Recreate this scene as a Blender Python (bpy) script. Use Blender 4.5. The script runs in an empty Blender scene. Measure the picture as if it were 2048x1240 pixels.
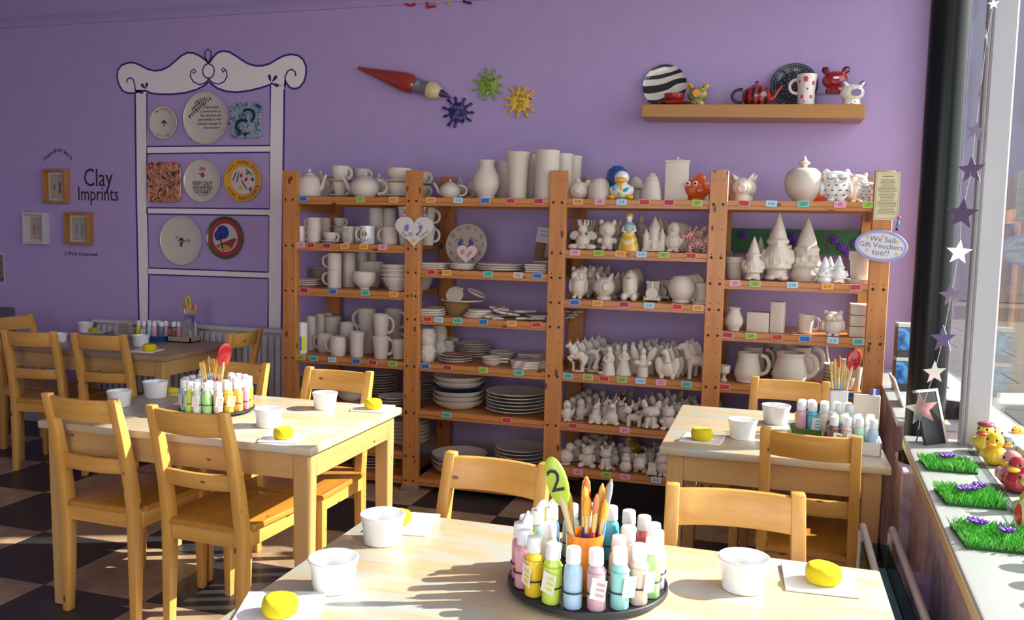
import bpy, bmesh, math, random
from math import sin, cos, pi, radians, sqrt
from mathutils import Vector, Matrix, Euler
random.seed(7)
scene = bpy.context.scene
COL = scene.collection

# ---------------------------------------------------------------- camera
PW, PH_, FOC = 2048, 1240, 1735.9
CAM = Vector((2.797, -5.1, 1.496))
YAW, PITCH, ROLL = .2895, .0873, .022
_fw = Vector((-sin(YAW)*cos(PITCH), cos(YAW)*cos(PITCH), -sin(PITCH)))
_ri = Vector((cos(YAW), sin(YAW), 0)); _up = _ri.cross(_fw)
CR = cos(ROLL)*_ri + sin(ROLL)*_up
CU = -sin(ROLL)*_ri + cos(ROLL)*_up
CF = _fw
cd = bpy.data.cameras.new('camera'); cam = bpy.data.objects.new('camera', cd); COL.objects.link(cam)
cd.sensor_fit = 'HORIZONTAL'; cd.sensor_width = 36; cd.lens = FOC/PW*36; cd.clip_start = .05; cd.clip_end = 200
mw = Matrix((CR, CU, -CF)).transposed().to_4x4(); mw.translation = CAM
cam.matrix_world = mw
scene.camera = cam

# ---------------------------------------------------------------- world, sun, exposure
scene.view_settings.view_transform = 'Standard'
scene.view_settings.look = 'None'
scene.view_settings.exposure = 0.0
scene.view_settings.gamma = 1
scene.view_settings.use_curve_mapping = False
w = bpy.data.worlds.new('sky'); scene.world = w; w.use_nodes = True
bg = w.node_tree.nodes['Background']
bg.inputs[0].default_value = (.93, .96, 1, 1); bg.inputs[1].default_value = 3.9
SUN_DIR = Vector((-.90, -.40, -.64)).normalized()      # the way the light travels
sd = bpy.data.lights.new('sun', 'SUN'); sd.energy = 12.5; sd.angle = radians(.55); sd.color = (1, .95, .85)
sun = bpy.data.objects.new('sun', sd); COL.objects.link(sun)
sun.rotation_euler = SUN_DIR.to_track_quat('-Z', 'Y').to_euler(); sun.location = (9, 3, 6)
def portal(loc, rot, sx, sy):
    l = bpy.data.lights.new('window_portal', 'AREA'); l.shape = 'RECTANGLE'; l.size = sx; l.size_y = sy
    l.cycles.is_portal = True
    o = bpy.data.objects.new('window_portal', l); COL.objects.link(o); o.location = loc; o.rotation_euler = rot
portal((3.68, -3.4, 2.0), (0, radians(90), 0), 2.5, 7.4)
portal((2.0, -7.3, 1.6), (radians(90), 0, 0), 2.6, 2.6)

# ---------------------------------------------------------------- pixel <-> place helpers (2048 x 1240 frame)
def ray(px, py): return CF + CR*((px-PW/2)/FOC) - CU*((py-PH_/2)/FOC)
def on(px, py, ax, v):
    d = ray(px, py); return CAM + d*((v-CAM[ax])/d[ax])
def zz(px, py, z): return on(px, py, 2, z)
def yy(px, py, y): return on(px, py, 1, y)
def ppm(p): return FOC/((Vector(p)-CAM).dot(CF))
def xat(px, Y, z):
    def u(X):
        d = Vector((X, Y, z))-CAM; return PW/2+FOC*d.dot(CR)/d.dot(CF)
    a, b = -6., 8.
    for _ in range(40):
        m = (a+b)/2
        if u(m) < px: a = m
        else: b = m
    return (a+b)/2

# ---------------------------------------------------------------- materials
MATS = {}
def _new(name):
    m = bpy.data.materials.new(name); m.use_nodes = True
    return m, m.node_tree.nodes, m.node_tree.links, m.node_tree.nodes['Principled BSDF']
def mcol(name, c, rough=.5, metal=0, coat=0, trans=0, noise=.0, bump=0, nscale=30, alpha=1, sss=0):
    if name in MATS: return MATS[name]
    m, N, L, b = _new(name)
    c4 = (*c, 1)
    b.inputs['Base Color'].default_value = c4; b.inputs['Roughness'].default_value = rough
    b.inputs['Metallic'].default_value = metal; b.inputs['Coat Weight'].default_value = coat
    b.inputs['Coat Roughness'].default_value = .08
    b.inputs['Transmission Weight'].default_value = trans; b.inputs['Alpha'].default_value = alpha
    if noise or bump:
        t = N.new('ShaderNodeTexCoord'); n = N.new('ShaderNodeTexNoise'); n.inputs['Scale'].default_value = nscale
        n.inputs['Detail'].default_value = 5
        L.new(t.outputs['Object'], n.inputs['Vector'])
        if noise:
            x = N.new('ShaderNodeMixRGB'); x.blend_type = 'MIX'
            x.inputs[1].default_value = tuple(max(0, v*(1-noise)) for v in c)+(1,)
            x.inputs[2].default_value = tuple(min(1, v*(1+noise)) for v in c)+(1,)
            L.new(n.outputs['Fac'], x.inputs[0]); L.new(x.outputs[0], b.inputs['Base Color'])
        if bump:
            p = N.new('ShaderNodeBump'); p.inputs['Strength'].default_value = bump; p.inputs['Distance'].default_value = .004
            L.new(n.outputs['Fac'], p.inputs['Height']); L.new(p.outputs[0], b.inputs['Normal'])
    if name == 'gloss_black_pipe': b.inputs['Specular IOR Level'].default_value = .25
    MATS[name] = m; return m
def ramp(N, stops, const=False):
    r = N.new('ShaderNodeValToRGB'); e = r.color_ramp.elements
    while len(e) < len(stops): e.new(.5)
    for k, (p, c) in enumerate(stops): e[k].position = p; e[k].color = (*c, 1)
    if const: r.color_ramp.interpolation = 'CONSTANT'
    return r
def mwood(name, c1, c2, axis, knots=.0, rough=.42, sc=1.0, coat=.15):
    m, N, L, b = _new(name)
    t = N.new('ShaderNodeTexCoord'); mp = N.new('ShaderNodeMapping')
    s = [26*sc]*3; s[axis] = 1.6*sc; mp.inputs['Scale'].default_value = s
    oi = N.new('ShaderNodeObjectInfo'); ad = N.new('ShaderNodeVectorMath'); ad.operation = 'MULTIPLY_ADD'
    ad.inputs[1].default_value = (1, 1, 1)
    cx = N.new('ShaderNodeCombineXYZ'); mu = N.new('ShaderNodeMath'); mu.operation = 'MULTIPLY'; mu.inputs[1].default_value = 37
    L.new(oi.outputs['Random'], mu.inputs[0])
    for k in range(3): L.new(mu.outputs[0], cx.inputs[k])
    L.new(t.outputs['Object'], mp.inputs['Vector']); L.new(mp.outputs[0], ad.inputs[0]); L.new(cx.outputs[0], ad.inputs[2])
    n = N.new('ShaderNodeTexNoise'); n.inputs['Scale'].default_value = 1.0; n.inputs['Detail'].default_value = 6
    n.inputs['Distortion'].default_value = .6
    L.new(ad.outputs[0], n.inputs['Vector'])
    mid = tuple((a+d)/2 for a, d in zip(c1, c2))
    r = ramp(N, [(.30, c2), (.5, mid), (.68, c1)])
    L.new(n.outputs['Fac'], r.inputs[0]); out = r.outputs[0]
    if knots:
        mp2 = N.new('ShaderNodeMapping'); s2 = [15.]*3; s2[axis] = 6.5; mp2.inputs['Scale'].default_value = s2
        a2 = N.new('ShaderNodeVectorMath'); a2.operation = 'ADD'
        L.new(t.outputs['Object'], mp2.inputs['Vector']); L.new(mp2.outputs[0], a2.inputs[0]); L.new(cx.outputs[0], a2.inputs[1])
        v = N.new('ShaderNodeTexVoronoi'); v.inputs['Scale'].default_value = 1.0
        L.new(a2.outputs[0], v.inputs['Vector'])
        k = ramp(N, [(0, (1, 1, 1)), (knots, (1, 1, 1)), (knots+.03, (0, 0, 0))])
        L.new(v.outputs['Distance'], k.inputs[0])
        x = N.new('ShaderNodeMixRGB'); x.inputs[2].default_value = (c2[0]*.30, c2[1]*.22, c2[2]*.2, 1)
        L.new(k.outputs[0], x.inputs[0]); L.new(out, x.inputs[1]); out = x.outputs[0]
    L.new(out, b.inputs['Base Color']); b.inputs['Roughness'].default_value = rough; b.inputs['Coat Weight'].default_value = coat
    p = N.new('ShaderNodeBump'); p.inputs['Strength'].default_value = .12; p.inputs['Distance'].default_value = .002
    L.new(n.outputs['Fac'], p.inputs['Height']); L.new(p.outputs[0], b.inputs['Normal'])
    MATS[name] = m; return m
def mstripe(name, c1, c2, scale, dist, rot=(0, 0, 0), rough=.2, coat=.6, thr=.5, kind='BANDS', direction='Z', detail=2):
    m, N, L, b = _new(name)
    t = N.new('ShaderNodeTexCoord'); mp = N.new('ShaderNodeMapping'); mp.inputs['Rotation'].default_value = rot
    v = N.new('ShaderNodeTexWave'); v.wave_type = kind; v.inputs['Scale'].default_value = scale; v.inputs['Distortion'].default_value = dist
    v.inputs['Detail'].default_value = detail
    if kind == 'BANDS': v.bands_direction = direction
    L.new(t.outputs['Object'], mp.inputs[0]); L.new(mp.outputs[0], v.inputs['Vector'])
    r = ramp(N, [(0, c1), (thr, c2)], True); L.new(v.outputs['Fac'], r.inputs[0]); L.new(r.outputs[0], b.inputs['Base Color'])
    b.inputs['Roughness'].default_value = rough; b.inputs['Coat Weight'].default_value = coat
    MATS[name] = m; return m
def mdots(name, base, dots, scale, size, rough=.25, coat=.5, rnd=1.0):
    m, N, L, b = _new(name)
    t = N.new('ShaderNodeTexCoord'); v = N.new('ShaderNodeTexVoronoi'); v.inputs['Scale'].default_value = scale
    v.inputs['Randomness'].default_value = rnd
    L.new(t.outputs['Object'], v.inputs['Vector'])
    r = ramp(N, [(0, (1, 1, 1)), (size, (0, 0, 0))], True); L.new(v.outputs['Distance'], r.inputs[0])
    x = N.new('ShaderNodeMixRGB'); L.new(r.outputs[0], x.inputs[0]); x.inputs[1].default_value = (*base, 1)
    if len(dots) == 1: x.inputs[2].default_value = (*dots[0], 1)
    else:
        s = N.new('ShaderNodeSeparateColor'); L.new(v.outputs['Color'], s.inputs[0])
        q = ramp(N, [(k/len(dots), c) for k, c in enumerate(dots)], True)
        L.new(s.outputs[0], q.inputs[0]); L.new(q.outputs[0], x.inputs[2])
    L.new(x.outputs[0], b.inputs['Base Color']); b.inputs['Roughness'].default_value = rough; b.inputs['Coat Weight'].default_value = coat
    MATS[name] = m; return m
def mcheck(name, c1, c2, scale, rough=.3, coat=.4):
    m, N, L, b = _new(name)
    t = N.new('ShaderNodeTexCoord'); v = N.new('ShaderNodeTexChecker'); v.inputs['Scale'].default_value = scale
    v.inputs[1].default_value = (*c1, 1); v.inputs[2].default_value = (*c2, 1)
    L.new(t.outputs['Object'], v.inputs['Vector']); L.new(v.outputs[0], b.inputs['Base Color'])
    b.inputs['Roughness'].default_value = rough; b.inputs['Coat Weight'].default_value = coat
    MATS[name] = m; return m
def mblotch(name, cols, scale, rough=.4, coat=.3, dist=1.0, bump=0):
    m, N, L, b = _new(name)
    t = N.new('ShaderNodeTexCoord'); v = N.new('ShaderNodeTexNoise'); v.inputs['Scale'].default_value = scale; v.inputs['Detail'].default_value = 3
    v.inputs['Distortion'].default_value = dist
    L.new(t.outputs['Object'], v.inputs['Vector'])
    k = len(cols); r = ramp(N, [(.36+.28*i/max(1, k-1), c) for i, c in enumerate(cols)]); L.new(v.outputs['Fac'], r.inputs[0])
    L.new(r.outputs[0], b.inputs['Base Color']); b.inputs['Roughness'].default_value = rough; b.inputs['Coat Weight'].default_value = coat
    if bump:
        p = N.new('ShaderNodeBump'); p.inputs['Strength'].default_value = bump; p.inputs['Distance'].default_value = .01
        L.new(v.outputs['Fac'], p.inputs['Height']); L.new(p.outputs[0], b.inputs['Normal'])
    MATS[name] = m; return m

BISQ = mcol('bisque_white', (.63, .55, .475), .62, noise=.04, nscale=14)
GLAZE = mcol('white_glaze', (.80, .80, .80), .12, coat=.6)
PURPLE = mcol('purple_wall_paint', (.455, .335, .60), .75, noise=.06, bump=.12, nscale=9)
LINE = mcol('dark_purple_paint', (.05, .016, .19), .6)
MURAL = mcol('white_mural_paint', (.88, .81, .78), .8, noise=.03, nscale=6)
PINE = [mwood('shelf_pine_%s' % 'xyz'[k], (.57, .235, .060), (.46, .160, .036), k, knots=.115) for k in range(3)]
CHAIRW = [mwood('chair_pine_%s' % 'xyz'[k], (.68, .365, .090), (.56, .265, .048), k, knots=.07) for k in range(3)]
SEATW = mwood('chair_seat_pine', (.52, .235, .030), (.42, .165, .018), 1, knots=.05)
FRAMEW = [mwood('table_frame_pine_%s' % 'xyz'[k], (.57, .345, .135), (.50, .28, .095), k, knots=.05) for k in range(3)]
BEECH = mwood('floating_shelf_beech', (.49, .228, .056), (.43, .19, .044), 0, rough=.4)
SPOONW = mwood('spoon_wood', (.72, .54, .33), (.62, .44, .25), 2)
BLACK = mcol('black_paint', (.012, .013, .016), .35)
WHITEP = mcol('white_gloss_paint', (.42, .41, .43), .4)
CERAM = mcol('white_tile_glaze', (.85, .84, .83), .3, coat=.2)
SPONGE = mcol('yellow_sponge', (.85, .68, .01), .95, noise=.18, bump=.9, nscale=55)
STEEL = mcol('brushed_steel', (.6, .6, .6), .3, metal=1)
MIRROR = mcol('silver_mirror_foil', (.82, .82, .84), .12, metal=1)
DARK = mcol('dark_ink', (.02, .015, .02), .5)
def tabletop_mat():
    m, N, L, b = _new('worn_stave_tabletop')
    t = N.new('ShaderNodeTexCoord'); mp = N.new('ShaderNodeMapping'); mp.inputs['Scale'].default_value = (1, 1, 1)
    L.new(t.outputs['Object'], mp.inputs[0])
    bk = N.new('ShaderNodeTexBrick'); bk.offset = .37; bk.inputs['Scale'].default_value = 1
    bk.inputs['Brick Width'].default_value = .42; bk.inputs['Row Height'].default_value = .045; bk.inputs['Mortar Size'].default_value = .0008
    bk.inputs[1].default_value = (.60, .45, .265, 1); bk.inputs[2].default_value = (.55, .45, .30, 1); bk.inputs[3].default_value = (.40, .29, .15, 1)
    L.new(mp.outputs[0], bk.inputs['Vector'])
    m2 = N.new('ShaderNodeMapping'); m2.inputs['Scale'].default_value = (4, 26, 1); L.new(t.outputs['Object'], m2.inputs[0])
    n = N.new('ShaderNodeTexNoise'); n.inputs['Scale'].default_value = 1; n.inputs['Detail'].default_value = 6; L.new(m2.outputs[0], n.inputs['Vector'])
    x = N.new('ShaderNodeMixRGB'); x.blend_type = 'MULTIPLY'; x.inputs[0].default_value = .35
    r = ramp(N, [(.3, (.75, .68, .6)), (.7, (1, 1, 1))]); L.new(n.outputs['Fac'], r.inputs[0])
    L.new(bk.outputs[0], x.inputs[1]); L.new(r.outputs[0], x.inputs[2])
    m3 = N.new('ShaderNodeMapping'); m3.inputs['Scale'].default_value = (2.6, 8, 1); L.new(t.outputs['Object'], m3.inputs[0])
    n3 = N.new('ShaderNodeTexNoise'); n3.inputs['Scale'].default_value = 1.3; n3.inputs['Detail'].default_value = 4; L.new(m3.outputs[0], n3.inputs['Vector'])
    r3 = ramp(N, [(.46, (0, 0, 0)), (.62, (1, 1, 1))]); L.new(n3.outputs['Fac'], r3.inputs[0])
    x3 = N.new('ShaderNodeMixRGB'); L.new(r3.outputs[0], x3.inputs[0]); L.new(x.outputs[0], x3.inputs[1]); x3.inputs[2].default_value = (.45, .465, .43, 1)
    L.new(x3.outputs[0], b.inputs['Base Color']); b.inputs['Roughness'].default_value = .38; b.inputs['Coat Weight'].default_value = .12
    return m
TOPM = tabletop_mat()
def shade_browned():
    m = TOPM.copy(); m.name = 'brown_varnished_tabletop'  # darker brown copy of the tabletop, with far-corner shade put into the colour
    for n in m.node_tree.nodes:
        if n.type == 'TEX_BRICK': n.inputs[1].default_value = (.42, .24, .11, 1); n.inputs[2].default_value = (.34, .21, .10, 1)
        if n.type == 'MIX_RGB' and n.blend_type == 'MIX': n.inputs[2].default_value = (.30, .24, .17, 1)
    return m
TOPSHADE = shade_browned()
def glass_mat(name, tint=(.97, .99, .98), gl=.5):
    m = bpy.data.materials.new(name); m.use_nodes = True; N = m.node_tree.nodes; L = m.node_tree.links
    N.remove(N['Principled BSDF']); o = N['Material Output']
    tr = N.new('ShaderNodeBsdfTransparent'); tr.inputs[0].default_value = (*tint, 1)
    g = N.new('ShaderNodeBsdfGlossy'); g.inputs['Roughness'].default_value = .02
    f = N.new('ShaderNodeFresnel'); f.inputs[0].default_value = 1.4
    mu = N.new('ShaderNodeMath'); mu.operation = 'MULTIPLY'; mu.inputs[1].default_value = gl; L.new(f.outputs[0], mu.inputs[0])
    x = N.new('ShaderNodeMixShader'); L.new(mu.outputs[0], x.inputs[0]); L.new(tr.outputs[0], x.inputs[1]); L.new(g.outputs[0], x.inputs[2])
    L.new(x.outputs[0], o.inputs[0]); return m
GLASS = glass_mat('window_glass')
ACRYL = glass_mat('clear_acrylic', (.88, .92, .95), .9)
BLUEPL = glass_mat('blue_tinted_plastic', (.48, .64, .70), .8)

# ---------------------------------------------------------------- mesh builder
class MB:
    def __init__(s): s.v = []; s.f = []; s.m = []
    def add(s, vs, fs, mi=0, M=None):
        o = len(s.v)
        s.v += [tuple(M @ Vector(v)) for v in vs] if M is not None else [tuple(v) for v in vs]
        s.f += [tuple(i+o for i in f) for f in fs]; s.m += [mi]*len(fs); return s
    def box(s, a, b, mi=0, M=None):
        x0, y0, z0 = a; x1, y1, z1 = b
        return s.add([(x0,y0,z0),(x1,y0,z0),(x1,y1,z0),(x0,y1,z0),(x0,y0,z1),(x1,y0,z1),(x1,y1,z1),(x0,y1,z1)],
                     [(0,3,2,1),(4,5,6,7),(0,1,5,4),(1,2,6,5),(2,3,7,6),(3,0,4,7)], mi, M)
    def lathe(s, prof, n=24, mi=0, M=None):
        vs = []; fs = []; rings = []
        for r, z in prof:
            if r < 1e-6: rings.append([len(vs)]); vs.append((0, 0, z))
            else:
                rings.append(list(range(len(vs), len(vs)+n)))
                vs += [(r*cos(2*pi*k/n), r*sin(2*pi*k/n), z) for k in range(n)]
        for a, b in zip(rings, rings[1:]):
            for k in range(n):
                k2 = (k+1) % n
                if len(a) == 1 and len(b) == 1: break
                if len(a) == 1: fs.append((a[0], b[k2], b[k]))
                elif len(b) == 1: fs.append((a[k], a[k2], b[0]))
                else: fs.append((a[k], a[k2], b[k2], b[k]))
        return s.add(vs, fs, mi, M)
    def tube(s, path, r, n=8, mi=0, M=None, sq=1.0):
        P = [Vector(p) for p in path]; R = r if isinstance(r, (list, tuple)) else [r]*len(P)
        vs = []; fs = []; T0 = (P[1]-P[0]).normalized()
        a = Vector((0, 0, 1)) if abs(T0.z) < .9 else Vector((1, 0, 0))
        U = T0.cross(a).normalized()
        for i, p in enumerate(P):
            T = (P[min(i+1, len(P)-1)]-P[max(i-1, 0)]).normalized()
            U = (U-T*U.dot(T)).normalized(); V = T.cross(U)
            vs += [p+U*(R[i]*cos(2*pi*k/n))+V*(R[i]*sq*sin(2*pi*k/n)) for k in range(n)]
        for i in range(len(P)-1):
            for k in range(n):
                k2 = (k+1) % n; fs.append((i*n+k, i*n+k2, (i+1)*n+k2, (i+1)*n+k))
        fs.append(tuple(range(n-1, -1, -1))); fs.append(tuple((len(P)-1)*n+k for k in range(n)))
        return s.add(vs, fs, mi, M)
    def ell(s, x, y, z, rx, ry, rz, ax=0, ay=0, az=0, mi=0, n=14, M=None):
        m = Matrix.Translation((x, y, z)) @ Euler((radians(ax), radians(ay), radians(az))).to_matrix().to_4x4() @ Matrix.Diagonal((rx, ry, rz, 1))
        if M is not None: m = M @ m
        k = n//2+1
        prof = [(0, -1)]+[(cos(-pi/2+pi*i/k), sin(-pi/2+pi*i/k)) for i in range(1, k)]+[(0, 1)]
        return s.lathe(prof, n, mi, m)
    def loft(s, secs, mi=0, M=None):            # rectangular sections (cx,cy,cz,wx,wy)
        vs = []; fs = []
        for cx, cy, cz, wx, wy in secs:
            vs += [(cx-wx/2, cy-wy/2, cz), (cx+wx/2, cy-wy/2, cz), (cx+wx/2, cy+wy/2, cz), (cx-wx/2, cy+wy/2, cz)]
        k = len(secs)
        for i in range(k-1):
            for q in range(4):
                q2 = (q+1) % 4; fs.append((i*4+q, i*4+q2, i*4+4+q2, i*4+4+q))
        fs += [(3, 2, 1, 0), tuple((k-1)*4+q for q in range(4))]
        return s.add(vs, fs, mi, M)
    def prism(s, poly, y0, y1, mi=0, M=None):   # polygon in x,z pushed along y
        n = len(poly)
        ar = sum(poly[i][0]*poly[(i+1) % n][1]-poly[(i+1) % n][0]*poly[i][1] for i in range(n))
        if ar < 0: poly = poly[::-1]
        vs = [(x, y0, z) for x, z in poly]+[(x, y1, z) for x, z in poly]
        fs = [tuple(range(n)), tuple(range(2*n-1, n-1, -1))]+[(i, i+n, (i+1) % n+n, (i+1) % n) for i in range(n)]
        return s.add(vs, fs, mi, M)
    def ribbon(s, path, wd, y, th=.0015, mi=0, M=None, closed=False):  # flat stroke in the x,z plane
        P = [Vector((a, b)) for a, b in path]
        if closed: P.append(P[0])
        L = []; R = []
        for i, p in enumerate(P):
            t = (P[min(i+1, len(P)-1)]-P[max(i-1, 0)]).normalized(); nn = Vector((-t.y, t.x))*wd/2
            L.append(p+nn); R.append(p-nn)
        k = len(P); vs = [(q.x, y, q.y) for q in L]+[(q.x, y, q.y) for q in R]+[(q.x, y-th, q.y) for q in L]+[(q.x, y-th, q.y) for q in R]
        fs = []
        for i in range(k-1):
            fs += [(2*k+i, 2*k+i+1, 3*k+i+1, 3*k+i), (i, 2*k+i, 2*k+i+1, i+1)[::-1], (k+i, k+i+1, 3*k+i+1, 3*k+i)[::-1]]
        return s.add(vs, fs, mi, M)
    def text(s, body, size, M, mi=0, ex=.0004):
        tv, tf = text_geo(body)
        return s.add([(x*size, y*size, z*ex/.01) for x, y, z in tv], tf, mi, M)
    def mesh(s, name, mats, smooth=38, bev=0, seg=1):
        me = bpy.data.meshes.new(name); me.from_pydata(s.v, [], s.f)
        for m in (mats if isinstance(mats, (list, tuple)) else [mats]): me.materials.append(m)
        if any(s.m): me.polygons.foreach_set('material_index', s.m)
        bm = bmesh.new(); bm.from_mesh(me)
        bmesh.ops.recalc_face_normals(bm, faces=bm.faces)
        if bev:
            es = [e for e in bm.edges if len(e.link_faces) == 2 and e.calc_face_angle(0) > .6]
            bmesh.ops.bevel(bm, geom=es, offset=bev, segments=seg, affect='EDGES', profile=.5, clamp_overlap=True)
        bm.to_mesh(me); bm.free()
        if smooth:
            me.polygons.foreach_set('use_smooth', [True]*len(me.polygons)); me.set_sharp_from_angle(angle=radians(smooth))
        return me
    def build(s, name, mats, parent=None, loc=None, rz=0, smooth=38, bev=0, seg=1):
        o = bpy.data.objects.new(name, s.mesh(name, mats, smooth, bev, seg)); COL.objects.link(o)
        if parent is not None: o.parent = parent
        if loc is not None: o.location = loc
        o.rotation_euler.z = rz
        return o
_txt = {}
def text_geo(body):
    if body not in _txt:
        c = bpy.data.curves.new('t', 'FONT'); c.body = body; c.align_x = 'CENTER'; c.align_y = 'CENTER'; c.resolution_u = 2; c.extrude = .005
        o = bpy.data.objects.new('t', c); COL.objects.link(o)
        me = bpy.data.meshes.new_from_object(o.evaluated_get(bpy.context.evaluated_depsgraph_get()))
        _txt[body] = ([tuple(v.co) for v in me.vertices], [tuple(p.vertices) for p in me.polygons])
        bpy.data.objects.remove(o); bpy.data.curves.remove(c); bpy.data.meshes.remove(me)
    return _txt[body]
FACE = Matrix.Rotation(pi/2, 4, 'X')      # text facing -Y
def T(x, y, z): return Matrix.Translation((x, y, z))
def RZ(a): return Matrix.Rotation(a, 4, 'Z')
def RX(a): return Matrix.Rotation(a, 4, 'X')
def RY(a): return Matrix.Rotation(a, 4, 'Y')
def mesh_obj(name, me, parent=None):
    o = bpy.data.objects.new(name, me); COL.objects.link(o)
    if parent is not None: o.parent = parent
    return o
def empty(name, loc=(0, 0, 0), rz=0):
    o = bpy.data.objects.new(name, None); COL.objects.link(o); o.location = loc; o.rotation_euler.z = rz; o.empty_display_size = .05
    return o
def tag(o, label, cat, group=None):
    o['label'] = label; o['category'] = cat
    if group: o['group'] = group
    return o
def struct(o, label=None):
    o['kind'] = 'structure'
    if label: o['label'] = label
    return o
def dup(o, parent=None):
    c = o.copy(); COL.objects.link(c)
    if parent is not None: c.parent = parent
    for ch in list(o.children): dup(ch, c)
    return c
def put(o, p, rz=None, s=None):
    o.location = p
    if rz is not None: o.rotation_euler.z = rz
    if s is not None: o.scale = (s, s, s) if isinstance(s, (int, float)) else s
    return o
# ================================================================ the room
WY = .10                                     # face of the back wall
def xin(y): return 3.283+.048*(y+1.708)      # inner edge of the window sill
b = MB(); b.box((-3.6, WY, 0), (3.75, WY+.2, 3.4)); struct(b.build('wall_back', PURPLE, smooth=0), 'purple painted back wall')
b = MB(); b.box((-3.8, -7.4, 0), (-3.6, WY+.2, 3.4)); struct(b.build('wall_left', PURPLE, smooth=0))
CEIL = mcol('ceiling_paint', (.46, .41, .50), .85)
b = MB(); b.box((-3.8, -7.6, 3.4), (3.95, WY+.2, 3.55)); struct(b.build('ceiling', CEIL, smooth=0))
b = MB()
for x0, x1, z0, z1 in ((-3.6, .7, 0, 3.4), (.7, 3.3, 0, .3), (.7, 3.3, 2.9, 3.4), (3.3, 3.75, 0, 3.4)): b.box((x0, -7.4, z0), (x1, -7.2, z1))
struct(b.build('wall_front', PURPLE, smooth=0))
# picture rail
b = MB(); b.prism([(0, 2.925), (0, 2.985), (.03, 2.985), (.035, 2.972), (.022, 2.962), (.028, 2.945), (.012, 2.925)], -3.6, 3.6, M=T(0, WY, 0) @ RZ(-pi/2))
struct(b.build('trim_1', PURPLE, smooth=30), 'purple picture rail moulding high on the wall')
b = MB(); b.box((-3.6, WY-.02, 0), (3.4, WY, .145)); b.box((-3.6, WY-.014, .145), (3.4, WY, .158))
struct(b.build('baseboard_back', mcol('pale_lilac_gloss', (.42, .37, .42), .4), smooth=0, bev=.003))
# floor: half-metre vinyl tiles laid in a chequer
FL = mcol('floor_screed', (.10, .09, .08), .8)
floor = MB().box((-3.8, -7.4, -.12), (3.75, WY+.2, -.004)).build('floor', FL, smooth=0); struct(floor, 'black and cream chequered tile floor')
TB = mblotch('black_floor_tile', [(.017, .018, .021), (.03, .032, .036)], 9, rough=.42, coat=.05)
TW = mblotch('cream_floor_tile', [(.30, .195, .115), (.41, .28, .175)], 7, rough=.45, coat=.05)
TS, TOX, TOY = .5, -1.0445, -1.2962
tile_me = [MB().box((.0015, .0015, -.004), (TS-.0015, TS-.0015, 0)).mesh('tile', m, 0, bev=.001) for m in (TB, TW)]
for i in range(-5, 10):
    for j in range(-12, 3):
        x, y = TOX+i*TS, TOY+j*TS
        if x > 3.2 or x < -3.55 or y > -.35: continue
        black = (i+j) % 2 == 1
        put(mesh_obj('tile', tile_me[0 if black else 1], floor), (x, y, 0))
# window side: low wall, sill, lintel, frame and panes
def strip(y0, y1, off0, xo, z0, z1, b):
    b.add([(xin(y0)+off0, y0, z0), (xo, y0, z0), (xo, y1, z0), (xin(y1)+off0, y1, z0), (xin(y0)+off0, y0, z1), (xo, y0, z1), (xo, y1, z1), (xin(y1)+off0, y1, z1)],
          [(0,3,2,1),(4,5,6,7),(0,1,5,4),(1,2,6,5),(2,3,7,6),(3,0,4,7)])
LOWW = mblotch('flaking_purple_paint', [(.42, .30, .46), (.55, .45, .53), (.64, .56, .57)], 7, rough=.8, coat=0, dist=1.5, bump=.5)
b = MB(); strip(-7.2, -1.74, .035, 3.66, -.0, .772, b); strip(-1.42, WY, .035, 3.66, 0, .772, b); strip(-1.74, -1.42, .0, 3.66, 0, .67, b)
struct(b.build('wall_right', LOWW, smooth=0, bev=.006), 'flaking purple low wall under the shop window')
b = MB(); b.box((3.5, -7.2, 3.12), (3.72, WY, 3.4)); struct(b.build('wall_right_top', PURPLE, smooth=0))
SILL = mcol('white_sill_gloss', (.45, .46, .46), .35, noise=.03, nscale=8)
b = MB(); strip(-7.2, -1.715, 0, 3.66, .772, .80, b); struct(b.build('trim_2', SILL, bev=.008, seg=2), 'white painted window sill')
b = MB(); strip(-1.44, WY, 0, 3.66, .772, .80, b); struct(b.build('trim_3', SILL, bev=.008, seg=2), 'white painted sill beyond the black pipe')
# timber nosing under the sill edge
b = MB()
b.add([(xin(y)+o, y, z) for y in (-7.2, -1.74) for o, z in ((-.004, .765), (-.004, .792), (.012, .792), (.012, .765))], [(0,1,2,3),(7,6,5,4),(0,4,5,1),(1,5,6,2),(2,6,7,3),(3,7,4,0)])
struct(b.build('trim_4', mcol('bare_sill_edge', (.62, .46, .24), .5), smooth=0), 'bare wood edge of the window sill')
b = MB()
wy = -2.33
b.add([(xin(wy)+.035-.05, wy-.045, 0), (xin(wy)+.07, wy-.045, 0), (xin(wy)+.07, wy+.045, 0), (xin(wy)+.035-.05, wy+.045, 0),
       (xin(wy)+.035-.05, wy-.045, .5), (xin(wy)+.07, wy-.045, .5), (xin(wy)+.07, wy+.045, .5), (xin(wy)+.035-.05, wy+.045, .5)],
      [(0,3,2,1),(4,5,6,7),(0,1,5,4),(1,2,6,5),(2,3,7,6),(3,0,4,7)])
struct(b.build('trim_5', PURPLE, smooth=0, bev=.004), 'purple boxed-in upright on the low wall')
win = empty('window_1', (3.6, -3.6, .8)); struct(win, 'shop window with white painted frame'); 
def wpart(name, mb, mat, bev=.004):
    for i, v in enumerate(mb.v): mb.v[i] = (v[0]-3.6, v[1]+3.6, v[2]-.8)
    return mb.build(name, mat, win, smooth=30, bev=bev)
mx, my = 3.462, -1.80
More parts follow.
